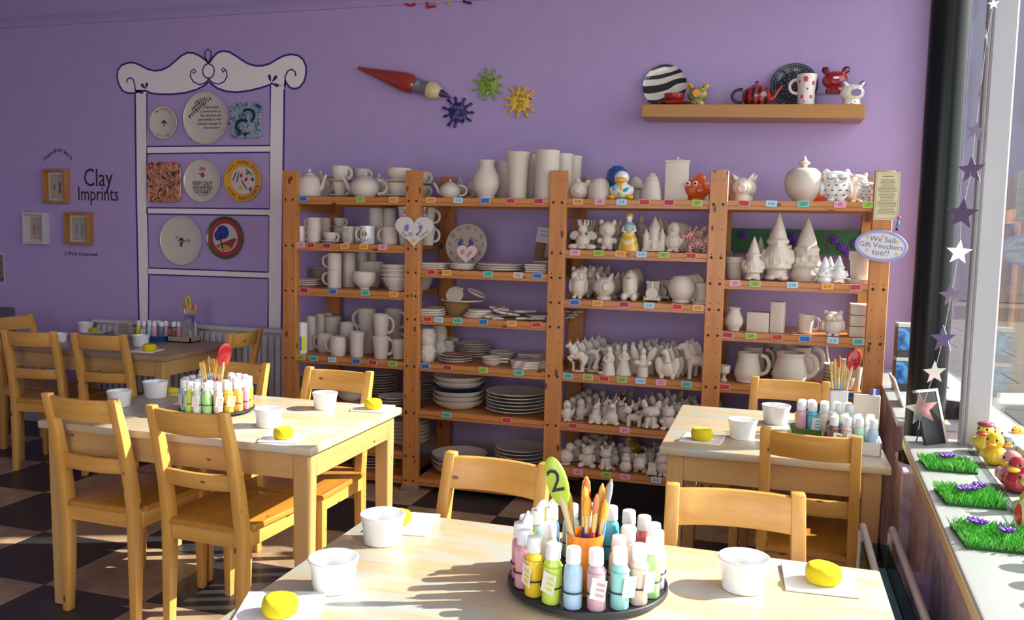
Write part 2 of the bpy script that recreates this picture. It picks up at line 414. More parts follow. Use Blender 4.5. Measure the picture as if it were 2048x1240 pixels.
for q in (0, -1.75, -3.5):
    bb = MB(); x0 = mx+.048*q
    bb.box((x0, my+q-.02, .79), (x0+.078, my+q+.05, 3.14)); bb.box((x0-.012, my+q-.016, .79), (x0, my+q+.036, 3.14))
    wpart('mullion', bb, WHITEP, .006)
wpart('bottom_rail', MB().box((3.57, -7.2, .79), (3.66, WY, .86)), WHITEP)
wpart('top_rail', MB().box((3.57, -7.2, 3.06), (3.66, WY, 3.13)), WHITEP)
wpart('corner_post', MB().box((3.57, -.02, .79), (3.66, WY, 3.13)), WHITEP)
ys = [-7.2, -5.3, -3.55, -1.79, -.02]
for a, c in zip(ys, ys[1:]):
    wpart('glass_pane', MB().box((3.615, a, .84), (3.621, c, 3.08)), GLASS, 0)
# black pipe in the corner
b = MB(); b.lathe([(0, .665), (.083, .665), (.083, .70), (.068, .702), (.068, 3.4), (0, 3.4)], 40)
pipe = b.build('black_pipe', mcol('gloss_black_pipe', (.008, .010, .011), .32), loc=(3.375, -1.56, 0))
tag(pipe, 'tall glossy black pipe rising beside the window', 'pipe')
# street outside
GR = mblotch('paving_stone', [(.066, .062, .054), (.085, .08, .068)], 3, rough=.9, coat=0)
og = MB().box((3.75, -12, -.3), (45, 60, -.13)).build('street_ground', mcol('street_joint', (.2, .19, .17), .9), smooth=0); struct(og, 'pavement outside the shop window')
slab_me = MB().box((.008, .008, -.13), (1.192, .892, -.1)).mesh('paving_slab', GR, 0, bev=.004)
k = 0
for i in range(9):
    for j in range(24):
        put(mesh_obj('paving_slab', slab_me, og), (3.8+i*1.2+(.6 if j % 2 else 0), -2+j*.9, 0))
fac = empty('street_building', (14, 22, -.1)); tag(fac, 'grey building across the street seen through the window', 'building')
FACM = mcol('grey_render', (.13, .135, .165), .9); FWN = mcol('dark_shop_glass', (.06, .07, .09), .1)
MB().box((-9, 0, 0), (14, 3, 11)).build('facade_wall', FACM, fac, smooth=0)
for i in range(6):
    for j in range(3):
        MB().box((-8+i*3.6, -.06, 1+j*3.4), (-6.2+i*3.6, .0, 3.3+j*3.4)).build('facade_window', FWN, fac, smooth=0)

# ================================================================ shelving unit
POSTX = [0, .789, 1.632, 2.475, 3.254]; PWD = .092; YF = -.529; PTOP = 1.841
Z1, Z2, Z3, Z4, Z5, Z6, Z7, Z8, Z9 = 1.690, 1.418, 1.285, 1.150, 1.017, .746, .473, .219, .074
BAYZ = [[Z1, Z2, Z4, Z6, Z7, Z8, Z9], [Z1, Z3, Z5, Z6, Z7, Z9], [Z1, Z2, Z4, Z6, Z7, Z8], [Z1, Z3, Z5, Z6, Z7, Z8]]
unit = empty('shelving_unit', (0, YF, 0)); tag(unit, 'long pine shelving unit of four bays against the back wall', 'shelving')
HOLE = mcol('bolt_hole_dark', (.025, .012, .006), .6)
YR = .005                                    # front of the rear posts
for i, x in enumerate(POSTX):
    MB().box((0, 0, 0), (PWD, .045, PTOP)).build('front_post', PINE[2], unit, (x, 0, 0), bev=.003)
    MB().box((0, 0, 0), (PWD, .045, PTOP)).build('rear_post', PINE[2], unit, (x, YR-YF, 0), bev=.003)
    MB().box((.0, 0, 0), (PWD*.5, YR-YF-.045, .07)).build('side_rail', PINE[1], unit, (x+.02, .045, PTOP-.24))
    MB().box((-.006, -.006, 0), (PWD+.006, .051, .022)).build('post_foot', mcol('grey_plastic_foot', (.23, .2, .17), .6), unit, (x, 0, 0), bev=.002)
    bb = MB(); zs = sorted(set((BAYZ[i-1] if i else [])+(BAYZ[i] if i < 4 else [])))
    for z in zs:
        for xx_ in (.022, .070):
            bb.lathe([(0, .002), (.006, .002), (.0075, 0)], 10, M=T(xx_, -.0005, z-.02) @ RX(pi/2))
    z = .15
    while z < 1.8:
        for xx_ in (.022, .070): bb.lathe([(0, .0008), (.0028, .0008), (.003, 0)], 8, M=T(xx_, -.0002, z) @ RX(pi/2))
        z += .1265
    o = bb.build('bolt_heads', HOLE, unit, (x, 0, 0)); o['kind'] = 'stuff'
TAGC = {'r': (.62, .03, .02), 'k': (.50, .01, .06), 'b': (.01, .16, .55), 'g': (.28, .48, .02), 'o': (.85, .34, .01), 'p': (.78, .28, .42),
        'l': (.38, .66, .86), 't': (.06, .50, .42), 'w': (.62, .45, .36)}
TAGT = {'r': '£14', 'k': '£18', 'b': '£12', 'g': '£7', 'o': '£10', 'p': '£5', 'l': '£16', 't': '£20', 'w': '£6'}
TAGS = {(0, 0): '606b 720g 787o', (1, 0): '861o 916l 970b 1021r 1077k', (2, 0): '1156o 1199p 1243l 1289r 1338k 1394g', (3, 0): '1488r 1543l 1607t 1680p 1737g',
 (0, 1): '601p 621r 653k 689o 727o 765p', (1, 1): '862r 893o 976t 1036w 1075b', (2, 1): '1150p 1197g 1241o 1283l 1328g 1382r', (3, 1): '1470p 1510g 1585l 1655o 1711r',
 (0, 2): '608k 665b 730t 787o', (1, 2): '855r 877l 915t 966b 1023o 1073r', (2, 2): '1149b 1195o 1248k 1298l 1354r 1396o', (3, 2): '1455k 1502g 1554r 1610b 1666l 1717t',
 (0, 3): '601g 627t 664l 712b 745r 785g', (1, 3): '850b 895k 966g 1037t', (2, 3): '1135t 1176g 1208r 1244g 1281l 1322p 1373t', (3, 3): '1449r 1702b',
 (1, 4): '893t 1013r', (1, 5): '1021b', (2, 4): '1145r 1249p', (2, 5): '1156p 1212g 1250p 1312l'}
tag_me = {}
def tag_mesh(c):
    if c not in tag_me:
        bb = MB(); bb.box((-.027, -.002, -.0155), (.027, 0, .0155), 0); bb.box((-.024, -.0024, -.0125), (.024, -.0015, .0125), 1)
        bb.text(TAGT[c], .021, T(0, -.0026, 0) @ FACE, 2)
        tag_me[c] = bb.mesh('price_tag', [mcol('tag_border_'+c, tuple(.35*v+.42 for v in TAGC[c]), .5), mcol('tag_'+c, TAGC[c], .5), mcol('tag_ink', (.05, .04, .06), .5)], 0)
    return tag_me[c]
for bi in range(4):
    x0, x1 = POSTX[bi]+PWD-.004, POSTX[bi+1]+.004
    plank_me = [MB().box((x0, .004 if q == 0 else q*.13-YF*0, -.026), (x1, q*.13+.122, 0)).mesh('shelf_plank', PINE[0], 0, bev=.002) for q in range(4)]
    for si, z in enumerate(BAYZ[bi]):
        sh = empty('shelf', (0, 0, z)); sh.parent = unit
        for q in range(4): mesh_obj('shelf_plank', plank_me[q], sh)
        for ya in (.012, .49): MB().box((x0, ya, -.045), (x1, ya+.018, -.026)).build('shelf_batten', PINE[0], sh, smooth=0)
        for tk in TAGS.get((bi, si), '').split():
            px, c = int(tk[:-1]), tk[-1]
            o = mesh_obj('price_tag', tag_mesh(c), sh); o.location = (xat(px, YF, z-.012), .0035, -.0135)
            o.rotation_euler = (0, random.uniform(-.06, .06), 0)

# ================================================================ painted dresser and lettering on the wall
def W2(px, py): p = yy(px, py, WY); return (p.x, p.z)
def zc(pts, ox=220, oy=80, s=4.133): return [W2(ox+x/s, oy+y/s) for x, y in pts]
dres = empty('painted_dresser', (-.96, WY, .8)); tag(dres, 'white dresser with scrolled top painted on the purple wall', 'mural')
def dpart(name, mb, mat):
    for i, v in enumerate(mb.v): mb.v[i] = (v[0]+.96, v[1]-WY, v[2]-.8)
    return mb.build(name, mat, dres, smooth=0)
ped = [(214,440),(150,440),(105,420),(75,370),(60,310),(65,250),(95,210),(150,188),(200,188),(250,208),(310,240),(370,255),(430,248),(490,218),(540,175),(590,130),(640,106),(690,108),(740,130),(790,165),(812,187),(830,180),(855,140),(890,105),(930,92),(985,98),(1040,130),(1090,165),(1140,195),(1200,213),(1260,213),(1320,197),(1380,160),(1440,130),(1500,118),(1560,130),(1600,165),(1622,220),(1622,280),(1605,345),(1570,390),(1530,404),(1490,395),(1462,360),(1452,330),(1444,380)]
low = [(1330,368),(1250,395),(1150,420),(1050,432),(960,425),(890,400),(840,365),(820,340),(790,370),(720,410),(620,438),(500,450),(400,448),(340,440),(305,425)]
bb = MB(); bb.prism(zc(ped+low), WY-.0012, WY-.0002); dpart('pediment', bb, MURAL)
def quad(name, a, b_, c, d):
    bb = MB(); bb.prism([W2(*a), W2(*b_), W2(*c), W2(*d)], WY-.0012, WY-.0002); dpart(name, bb, MURAL)
quad('upright', (271, 180), (294, 180), (297, 672), (279, 672)); quad('upright', (541.5, 165), (568.5, 172), (563, 672), (538, 672))
quad('rail', (293, 293), (541, 290.5), (541, 304.5), (293, 307.5)); quad('rail', (293, 415.6), (540, 417.8), (540, 431.2), (293, 427.8)); quad('rail', (295, 535.8), (539, 544.5), (539, 557), (295, 548.8))
bb = MB()
def stroke(pts, wd=.013, closed=False): bb.ribbon(pts, wd, WY-.0012, .001, closed=closed)
stroke(zc(ped)); stroke(zc(low))
stroke([W2(270.5, 188), W2(273, 400), W2(279, 672)]); stroke([W2(569, 178), W2(566, 400), W2(563, 672)])
for q in ([(294,186),(294,293),(540,291),(541.5,170)], [(294,307.5),(294,415.5),(539,417.8),(540,304.5)], [(295.5,427.8),(297.5,535.8),(536,544.5),(537.5,431.2)], [(298,548.8),(297,672)], [(297,548.8),(537,557),(536,672)]):
    stroke([W2(*p) for p in q], .010, closed=len(q) == 4 and q[0][1] > 300)
stroke(zc([(212,436),(206,370),(192,325),(168,312),(145,326),(141,352)]), .010); stroke(zc([(1447,400),(1450,300),(1470,258),(1500,242),(1530,262),(1538,300)]), .010)
stroke(zc([(815+48*cos(a*pi/10), 257+60*sin(a*pi/10)) for a in range(20)]), .009, True)
stroke(zc([(812,190),(785,140),(785,100),(810,75),(835,95),(838,140),(815,190)]), .009)
stroke(zc([(818,320),(790,355),(740,370),(690,345),(665,300),(672,255),(700,242),(712,262),(695,278),(683,262)]), .009)
stroke(zc([(818,320),(850,355),(900,365),(945,345),(970,300),(962,255),(938,230),(924,248),(936,266),(950,252)]), .009)
def petal(a, c, wd): 
    A, C_ = Vector(zc([a])[0]), Vector(zc([c])[0]); t = C_-A; n = Vector((-t.y, t.x)).normalized()*wd
    bb.prism([tuple(A), tuple(A+t*.45+n*.8), tuple(A+t*.8+n), tuple(C_), tuple(A+t*.8-n), tuple(A+t*.45-n*.8)], WY-.0024, WY-.0012)
for a, c in (((297,405),(258,362)),((299,402),(308,350)),((290,418),(248,438)),((1330,350),(1315,282)),((1338,352),(1382,292)),((1340,360),(1398,382))): petal(a, c, .012)
dpart('outline', bb, LINE)
def wall_text(body, px, py, hpx, label, mat=DARK, rot=0, name='wall_lettering', tall=1.0):
    p = yy(px, py, WY); s = hpx/ppm(p)/.72
    bb = MB(); bb.text(body, s, FACE @ Matrix.Diagonal((.9, tall, 1, 1)), 0, .0015)
    o = bb.build(name, mat, loc=(p.x, WY-.0012, p.z), smooth=0); o.rotation_euler = (0, -rot, 0)
    return tag(o, label, 'lettering')
wall_text('Clay', 196, 357, 32, 'black hand-painted word Clay on the purple wall', tall=1.15)
wall_text('Imprints', 196, 389, 24, 'black hand-painted word Imprints on the purple wall', tall=1.2)
wall_text('3 Week turnaround', 162, 508, 8, 'tiny black handwritten line under the right wooden frame')
# arched line above the top frame
bb = MB(); s_ = 'Please ask for details'
for k, ch in enumerate(s_):
    u = k/(len(s_)-1); px = 90+53*u; py = 319-42*u*(1-u)*1.7+(-2*u)
    p = yy(px, py, WY); a = -.62+1.24*u
    if ch != ' ': bb.text(ch, .042, T(p.x, WY-.001, p.z) @ RY(a) @ FACE, 0, .001)
o = bb.build('wall_lettering', DARK, smooth=0); tag(o, 'small arched black handwriting above the top wooden frame', 'lettering')
for ch, px, yb, h, c, r in (('C', 819, 14, 34, (.42, .03, .03), 0), ('R', 838, 5, 30, (.03, .03, .12), .1), ('E', 861, 17, 34, (.42, .02, .04), -.08), ('A', 889, 10, 32, (.70, .42, .03), .1), ('T', 917, 0, 30, (.1, .3, .1), 0), ('E', 938, 8, 32, (.03, .02, .06), .25)):
    p = yy(px, yb-h/2, WY); bb = MB(); bb.text(ch, h/ppm(p)/.7, FACE, 0, .012); zm = [v[2] for v in bb.v]; zo = (max(zm)+min(zm))/2; bb.v = [(v[0], v[1], v[2]-zo) for v in bb.v]
    o = bb.build('wall_letter', mcol('letter_%s_%d' % (ch, px), c, .4), loc=(p.x, WY-.011, p.z), smooth=0); o.rotation_euler = (0, r, 0)
    cn = {819: 'dark red', 838: 'navy', 861: 'crimson', 889: 'yellow', 917: 'green', 938: 'black'}[px]
    tag(o, '%s wooden letter %s cut off by the top edge above the paintbrush' % (cn, ch), 'letter', 'letters at the top of the wall')
# ================================================================ things hung on the back wall
def plate_prof(R, h=.018, rim=.68):
    return [(0, 0), (R*.55, 0), (R*.6, h*.15), (R*rim, h*.35), (R, h), (R*.985, h+.003), (R*rim, h*.35+.005), (R*.58, h*.15+.004), (0, h*.15+.003)]
def coupe_prof(R, h=.016): return [(0, 0), (R*.6, 0), (R*.93, h*.5), (R, h), (R*.99, h+.004), (R*.92, h*.5+.005), (R*.6, .006), (0, .005)]
def hung(name, px, py, dpx, mat, label, prof=coupe_prof, parts=()):
    p = yy(px, py, WY); R = dpx/2/ppm(p)
    bb = MB(); bb.lathe(prof(R), 48, M=RX(pi/2))
    o = bb.build(name, mat, loc=(p.x, WY-.003, p.z), smooth=50); tag(o, label, 'plate')
    return o, R
def deco(parent, name, mat, fn):
    bb = MB(); fn(bb); return bb.build(name, mat, parent, smooth=0)
GL = mcol('cream_glaze', (.66, .58, .49), .18, coat=.6)
o, R = hung('hanging_plate', 330.5, 246, 65, GL, 'small rimmed plate with a tree drawing, left on the painted dresser', plate_prof)
def tree(bb, s, y):
    for a, c, r in ((0, .25, .28), (-.3, .1, .13), (.3, .1, .13), (-.55, -.05, .12), (.55, -.05, .12)): bb.lathe([(0, .001), (s*r, .001), (s*r, 0)], 12, M=T(a*s, y, c*s) @ RX(pi/2))
    bb.box((-.06*s, y-.001, -.8*s), (.06*s, y, .2*s)); bb.box((-.06*s, y-.001, -.25*s), (.55*s, y, -.15*s))
deco(o, 'tree_drawing', mcol('brown_ink', (.10, .035, .02), .4), lambda bb: tree(bb, R*.32, -.010))
def ring_text(bb, s_, R, a0, a1, size, y, flip=False):
    for k, ch in enumerate(s_):
        a = a0+(a1-a0)*k/max(1, len(s_)-1)
        if ch != ' ': bb.text(ch, size, T(R*cos(a), y, R*sin(a)) @ RY((pi/2-a) if not flip else (-pi/2-a)) @ FACE, 0, .0006)
deco(o, 'rim_lettering', mcol('rust_ink', (.30, .10, .05), .4), lambda bb: (ring_text(bb, 'Mum & Molly', R*.83, radians(130), radians(50), R*.22, -.018), ring_text(bb, '21st Sep', R*.83, radians(-122), radians(-58), R*.22, -.018, True)))
o, R = hung('hanging_plate', 414, 237, 103, GL, 'large plate with bunting and handwriting, top centre of the painted dresser')
def hand(bb):
    for k, (l, dx) in enumerate((('Have blank', .02), ('a ceremonies plate', .06), ('Get all your guests', .05), ('and family to write a', .03), ('lasting message that you', .1), ('can treasure', .02))):
        bb.text(l, .0265, T(R*.24+dx*.2, -.0085, R*(.42-.155*k)) @ FACE, 0, .0005)
deco(o, 'handwriting', DARK, hand)
for nm, q, c in (('pennant', 0, (.02, .25, .22)), ('pennant', 1, (.35, .10, .12)), ('pennant', 2, (.03, .03, .04))):
    def pen(bb):
        for row in range(3):
            A = Vector(((-R*.52, R*.62), (-R*.66, R*.38), (-R*.80, R*.10))[row]); B = Vector(((R*.02, R*.97), (R*.14, R*.93), (R*.25, R*.84))[row])
            for k in range(10):
                if (k+row) % 3 != q: continue
                c0 = A.lerp(B, k/10); c1 = A.lerp(B, (k+.8)/10); m = (c0+c1)/2+Vector((.012, -.024))
                bb.prism([tuple(c0), tuple(c1), tuple(m)], -.0105, -.0085)
    deco(o, nm, mcol('pennant_%d' % q, c, .4), pen)
def square_plate(name, px, py, wpx, hpx, mat, label):
    p = yy(px, py, WY); s = hpx/2/ppm(p)
    pts = []
    for k in range(40):
        a = 2*pi*k/40; c, d = cos(a), sin(a); e = .32
        pts.append((s*math.copysign(abs(c)**e, c)*(1+.03*abs(sin(2*a))), s*math.copysign(abs(d)**e, d)))
    bb = MB(); bb.prism(pts, -.020, -.012); bb.prism([(x*.82, z*.82) for x, z in pts], -.013, 0)
    o = bb.build(name, mat, loc=(p.x, WY-.002, p.z), bev=.003); return tag(o, label, 'plate'), s
BLU = mblotch('teal_blue_mottle', [(.02, .07, .12), (.16, .28, .33), (.42, .46, .42), (.04, .13, .22)], 26, rough=.2, coat=.6)
o, s = square_plate('hanging_plate', 495, 242, 58, 70, BLU, 'mottled blue square plate with a dragon curl, top right of the painted dresser')
deco(o, 'dragon_drawing', mcol('navy_ink', (.01, .03, .07), .3), lambda bb: (bb.ribbon([(s*(.15+.42*cos(a/8)), s*(.28+.34*sin(a/8))) for a in range(-9, 20)], s*.16, -.0205, .0012), bb.ribbon([(s*(-.2+.42*cos(a/8)), s*(-.3+.32*sin(a/8))) for a in range(6, 36)], s*.18, -.0205, .0012), bb.prism([(s*.0, -s*.9), (-s*.25, -s*.7), (s*.2, -s*.65)], -.022, -.0205)))
ABS = mblotch('orange_red_black_swirl', [(.02, .02, .05), (.60, .16, .01), (.62, .45, .27), (.33, .02, .01), (.68, .24, .02), (.02, .02, .04)], 11, rough=.2, coat=.6, dist=2.5)
o, s = square_plate('hanging_plate', 331, 365, 66, 80, ABS, 'orange, red and black swirled square plate on the left of the painted dresser')
o, R = hung('hanging_plate', 407, 362, 85, GL, 'round plate with a red handprint and lettering, centre of the painted dresser')
def kc(bb):
    for k, l in enumerate(('KEEP CALM', 'AND REMEMBER', 'FATHERS', 'DAY')):
        bb.text(l, (.038, .031, .038, .038)[k], T(0, -.0085, -R*(.12+.21*k)) @ FACE @ Matrix.Diagonal(((.82, .70, .9, .9)[k], 1.1, 1, 1)), 0, .0005)
deco(o, 'lettering', DARK, kc)
def handp(bb, s, x, z, y=-.0085):
    bb.ell(x, y, z, s*.34, .0012, s*.36)
    for k in range(4): bb.ell(x+s*(-.36+.25*k), y, z+s*(.75+.12*(1.5-abs(k-1.5))), s*.075, .0012, s*.26, 0, -12+8*k, 0)
    bb.ell(x-s*.58, y, z+s*.18, s*.2, .0012, s*.07, 0, 30, 0)
deco(o, 'handprint', mcol('red_print', (.42, .06, .03), .5), lambda bb: handp(bb, R*.34, 0, R*.28))
o, R = hung('hanging_plate', 488.5, 361, 86, mcol('amber_glaze', (.72, .36, .03), .18, coat=.6), 'amber-rimmed plate lettered about a take home kit, right on the painted dresser', plate_prof)
deco(o, 'white_centre', GL, lambda bb: bb.lathe([(0, .0095), (R*.66, .0095), (R*.68, .006)], 40, M=RX(pi/2)))
deco(o, 'rim_lettering', mcol('brown_lettering', (.16, .06, .01), .4), lambda bb: (ring_text(bb, 'TAKE HOME KIT', R*.84, radians(160), radians(25), R*.23, -.0185), ring_text(bb, 'HIRE AVAILABLE', R*.84, radians(-150), radians(-20), R*.23, -.0185, True)))
for k, (x, z, a, l, c) in enumerate(((-.45, .2, 25, .5, 'n'), (-.28, .15, 15, .55, 'n'), (.32, .38, -50, .5, 'n'), (.05, -.2, -35, .55, 'n'), (-.1, .22, 10, .2, 'r'), (.16, .05, 35, .2, 'r'), (.22, .32, -60, .18, 'g'), (-.12, -.33, 40, .2, 'o'), (.38, -.4, 10, .2, 'b'), (.5, .05, -45, .18, 'v'))):
    cc = {'n': (.02, .03, .06), 'r': (.5, .03, .03), 'g': (.15, .32, .03), 'o': (.7, .38, .05), 'b': (.03, .10, .40), 'v': (.12, .04, .2)}[c]
    deco(o, 'brush_drawing' if c == 'n' else 'bottle_drawing', mcol('plate_ink_'+c, cc, .4), lambda bb: bb.ell(x*R, -.011, z*R, R*(.03 if c == 'n' else .075), .001, R*l/2*1.05, 0, a, 0))
o, R = hung('hanging_plate', 365, 481, 98, GL, 'large plain plate with a tiny tree, third row of the painted dresser')
deco(o, 'tree_drawing', mcol('dark_leaf_ink', (.03, .05, .07), .4), lambda bb: tree(bb, R*.24, -.0085))
deco(o, 'pot_drawing', mcol('terracotta_ink', (.22, .06, .03), .4), lambda bb: bb.prism([(-R*.06, -R*.26), (R*.03, -R*.26), (R*.06, -R*.06), (-R*.08, -R*.06)], -.01, -.0085))
deco(o, 'cloud_drawing', mcol('sky_ink', (.18, .38, .48), .4), lambda bb: (bb.ell(R*.32, -.009, 0, R*.1, .001, R*.07), bb.ell(-R*.22, -.009, R*.12, R*.08, .001, R*.06)))
o, R = hung('hanging_plate', 453, 475.5, 85, mcol('dark_green_glaze', (.07, .10, .03), .18, coat=.6), 'green-edged plate with a blue tree landscape, third row of the painted dresser')
deco(o, 'red_border', mcol('red_glaze', (.36, .025, .015), .2, coat=.5), lambda bb: bb.lathe([(0, .0085), (R*.86, .0125), (R*.88, .008)], 40, M=RX(pi/2)))
deco(o, 'white_sky', mcol('cream_paint', (.6, .53, .45), .3), lambda bb: bb.lathe([(0, .0135), (R*.66, .0140), (R*.67, .010)], 40, M=RX(pi/2)))
deco(o, 'red_hill', mcol('hill_red', (.30, .05, .02), .3), lambda bb: bb.prism([(-R*.5, -R*.38), (-R*.1, -R*.62), (R*.35, -R*.52), (R*.62, -R*.1), (R*.55, R*.02)], -.0152, -.0142))
deco(o, 'ochre_field', mcol('field_ochre', (.62, .30, .05), .3), lambda bb: bb.ell(0, -.0152, -R*.46, R*.34, .001, R*.13, 0, 10, 0))
deco(o, 'blue_tree', mcol('tree_blue', (.02, .05, .25), .3), lambda bb: (bb.ell(-R*.12, -.0156, R*.25, R*.34, .001, R*.33), bb.ell(-R*.38, -.0155, R*.1, R*.2, .001, R*.25)))
deco(o, 'tree_trunk', DARK, lambda bb: bb.ribbon([(-R*.2, R*.2), (-R*.22, -R*.1), (-R*.12, -R*.5)], R*.07, -.0157, .001))

# shadow-box frames
def box_frame(x0, y0, x1, y1, mat, label, prints, depth=.055, fw=.019):
    a = yy(x0, y0, WY-depth); c = yy(x1, y1, WY-depth); w, h = (c.x-a.x), (a.z-c.z)
    root = empty('shadow_box_frame', ((a.x+c.x)/2, WY, (a.z+c.z)/2)); tag(root, label, 'picture frame')
    for nm, bx in (('frame_side', (-w/2, -w/2+fw, -h/2, h/2)), ('frame_side', (w/2-fw, w/2, -h/2, h/2)), ('frame_rail', (-w/2+fw, w/2-fw, h/2-fw, h/2)), ('frame_rail', (-w/2+fw, w/2-fw, -h/2, -h/2+fw))):
        MB().box((bx[0], -depth, bx[2]), (bx[1], 0, bx[3])).build(nm, mat, root, bev=.002)
    MB().box((-w/2+fw, -.012, -h/2+fw), (w/2-fw, -.001, h/2-fw)).build('mount', mcol('mount_card', (.62, .56, .50), .9), root, smooth=0)
    MB().box((-w*.28, -.022, -h*.34), (w*.28, -.012, h*.34)).build('clay_tablet', mcol('clay_cream', (.42, .36, .29), .8), root, bev=.003)
    for kind, dx, c in prints:
        bb = MB()
        if kind == 'hand': handp(bb, w*.13, dx*w, -h*.05, -.0228)
        else:
            bb.ell(dx*w, -.0228, -h*.12, w*.05, .001, h*.09); bb.ell(dx*w+.003, -.0228, h*.04, w*.06, .001, h*.08)
            for k in range(5): bb.ell(dx*w+(-.05+.025*k)*w, -.0228, h*(.14-.012*k), w*.013, .001, w*.016)
        bb.build(kind+'_print', mcol('print_%s' % (c,), c, .6), root, smooth=0)
    return root
FRW = mwood('frame_beech', (.46, .22, .06), (.36, .15, .035), 2)
box_frame(83, 338, 130, 407, FRW, 'upper wooden box frame with hand and foot imprints on the wall', (('hand', -.1, (.12, .09, .08)), ('foot', .13, (.12, .09, .08))))
box_frame(43, 424, 88, 489, mcol('frame_white', (.55, .52, .55), .5), 'white box frame with pinkish imprints, left of the wall group', (('foot', -.1, (.33, .19, .15)), ('hand', .1, (.33, .19, .15))))
box_frame(126, 424, 177, 490, FRW, 'lower wooden box frame with blue footprints on the wall', (('foot', -.1, (.22, .27, .36)), ('foot', .12, (.22, .27, .36))))
p = yy(4, 537, WY); bb = MB(); bb.box((-.14, -.004, -.11), (.03, 0, .115)); o = bb.build('poster', mcol('poster_white_edge', (.5, .48, .5), .5), loc=(p.x, WY-.001, p.z), smooth=0); tag(o, 'white-edged poster cut by the left edge of the photo', 'poster')
MB().box((-.14, -.006, -.1), (.02, -.004, .105)).build('poster_print', mblotch('poster_blotch', [(.02, .04, .2), (.35, .22, .08), (.03, .05, .1)], 30), o, smooth=0)

# big paintbrush and three paint splats
brm = {'handle': mcol('red_lacquer', (.34, .035, .02), .22, coat=.7), 'ferrule': mcol('grey_silver_paint', (.25, .25, .27), .35, metal=.5), 'bristle': mcol('cream_bristle', (.72, .55, .28), .4, coat=.3), 'tip': mcol('purple_tip', (.06, .025, .12), .4)}
A, Bp = yy(714, 135, WY-.05), yy(902, 192, WY-.05); Ln = (Bp-A).length; ang = math.atan2(Bp.z-A.z, Bp.x-A.x)
br = empty('giant_paintbrush', (A.x, WY-.045, A.z)); br.rotation_euler = (0, -ang, 0); tag(br, 'giant red-handled wooden paintbrush fixed to the wall', 'paintbrush')
def bpart(nm, prof, mat): 
    bb = MB(); bb.lathe([(r, z*Ln) for r, z in prof], 24, M=RY(pi/2)); bb.build(nm, mat, br).scale = (1, .7, 1)
bpart('handle', [(0, 0), (.010, .01), (.022, .15), (.045, .35), (.062, .5), (.060, .58), (.047, .625), (0, .625)], brm['handle'])
bpart('ferrule', [(0, .62), (.047, .62), (.049, .645), (.044, .65), (.049, .665), (.044, .67), (.046, .76), (0, .76)], brm['ferrule'])
bpart('bristle', [(0, .75), (.048, .755), (.056, .79), (.052, .83), (.032, .885), (.018, .91), (0, .92)], brm['bristle'])
bb = MB(); bb.tube([(.89*Ln, 0, .0), (.94*Ln, 0, -.004), (1.0*Ln, 0, -.012)], [.026, .015, .004], 12); bb.build('painted_tip', brm['tip'], br)
def splat(px, py, dpx, c, label, lines, tc, seed):
    p = yy(px, py, WY); R = dpx/2/ppm(p); rnd = random.Random(seed)
    base = []; n = 11
    for k in range(n):
        a = 2*pi*k/n+rnd.uniform(-.08, .08); L = rnd.choice((1, .92, .72, 1.0)); w = .055
        for da, rr in ((-.19, .52), (-.085, .62), (-.06, L*.8), (-.10, L*.9), (-.06, L*.985), (.0, L), (.06, L*.985), (.10, L*.9), (.06, L*.8), (.085, .62)):
            base.append((R*rr*cos(a+da), R*rr*sin(a+da)))
    bb = MB(); bb.prism(base, -.018, 0)
    o = bb.build('paint_splat', mcol('splat_%d' % px, c, .35, coat=.3), loc=(p.x, WY-.001, p.z), bev=.004, seg=2); tag(o, label, 'wall sign', 'paint splat signs on the wall')
    bt = MB()
    for k, l in enumerate(lines): bt.text(l, R*.36, T(0, -.0185, R*(.3-.3*k)) @ RY(.08) @ FACE, 0, .0006)
    bt.build('lettering', mcol('splat_ink_%d' % px, tc, .5), o, smooth=0)
splat(978, 171, 68, (.22, .37, .02), 'lime green paint splat sign lettered Child fee', ('Child', 'fee', '£4'), (.02, .05, .02), 3)
splat(1042, 203, 70, (.75, .44, .01), 'yellow paint splat sign lettered Adult fee', ('Adult', 'fee', '£5'), (.12, .05, .01), 5)
splat(917, 225, 68, (.018, .01, .10), 'dark purple paint splat sign lettered Ready in 1 Week', ('Ready', 'in', '1 Week'), (.22, .20, .48), 8)

# floating shelf
fs = MB(); fs.box((-.59, -.22, -.073), (.59, 0, 0)); o = fs.build('floating_shelf', BEECH, loc=(2.642, WY, 2.2305), bev=.003); o.rotation_euler.y = .0212; tag(o, 'beech floating shelf high on the right of the purple wall', 'shelf')
# ================================================================ pottery makers: base at the origin, front towards -Y
def shell(prof, w, h, t=.004, n=28, bb=None, mi=0, M=None):
    bb = bb or MB(); out = [(0, 0)]+[(r*w/2, z*h) for r, z in prof]
    inn = [(max(.001, r*w/2-t), z*h) for r, z in reversed(prof) if z*h > t*1.5]
    return bb.lathe(out+inn+[(max(.001, inn[-1][0]*.9), t), (0, t)], n, mi, M)
P_CYL = [(.9, 0), (.97, .03), (1, .1), (1, 1)]
P_FLARE = [(.68, 0), (.72, .03), (.74, .3), (.76, .6), (.86, .85), (1, 1)]
P_LATTE = [(.68, 0), (.72, .03), (.85, .5), (1, 1)]
P_CUP = [(.45, 0), (.5, .05), (.74, .25), (.92, .6), (1, 1)]
P_BOWL = [(.38, 0), (.42, .06), (.40, .12), (.72, .32), (.95, .62), (1, 1)]
P_CONE = [(.42, 0), (.47, .05), (.62, .3), (.84, .66), (.95, .88), (1.03, .9), (1.03, 1)]
P_TUB = [(.78, 0), (.84, .03), (.90, .5), (1, 1)]
P_BELLY = [(.78, 0), (.85, .04), (1, .45), (.95, .8), (.96, 1)]
P_WIDE = [(.6, 0), (.68, .06), (.92, .5), (1, 1)]
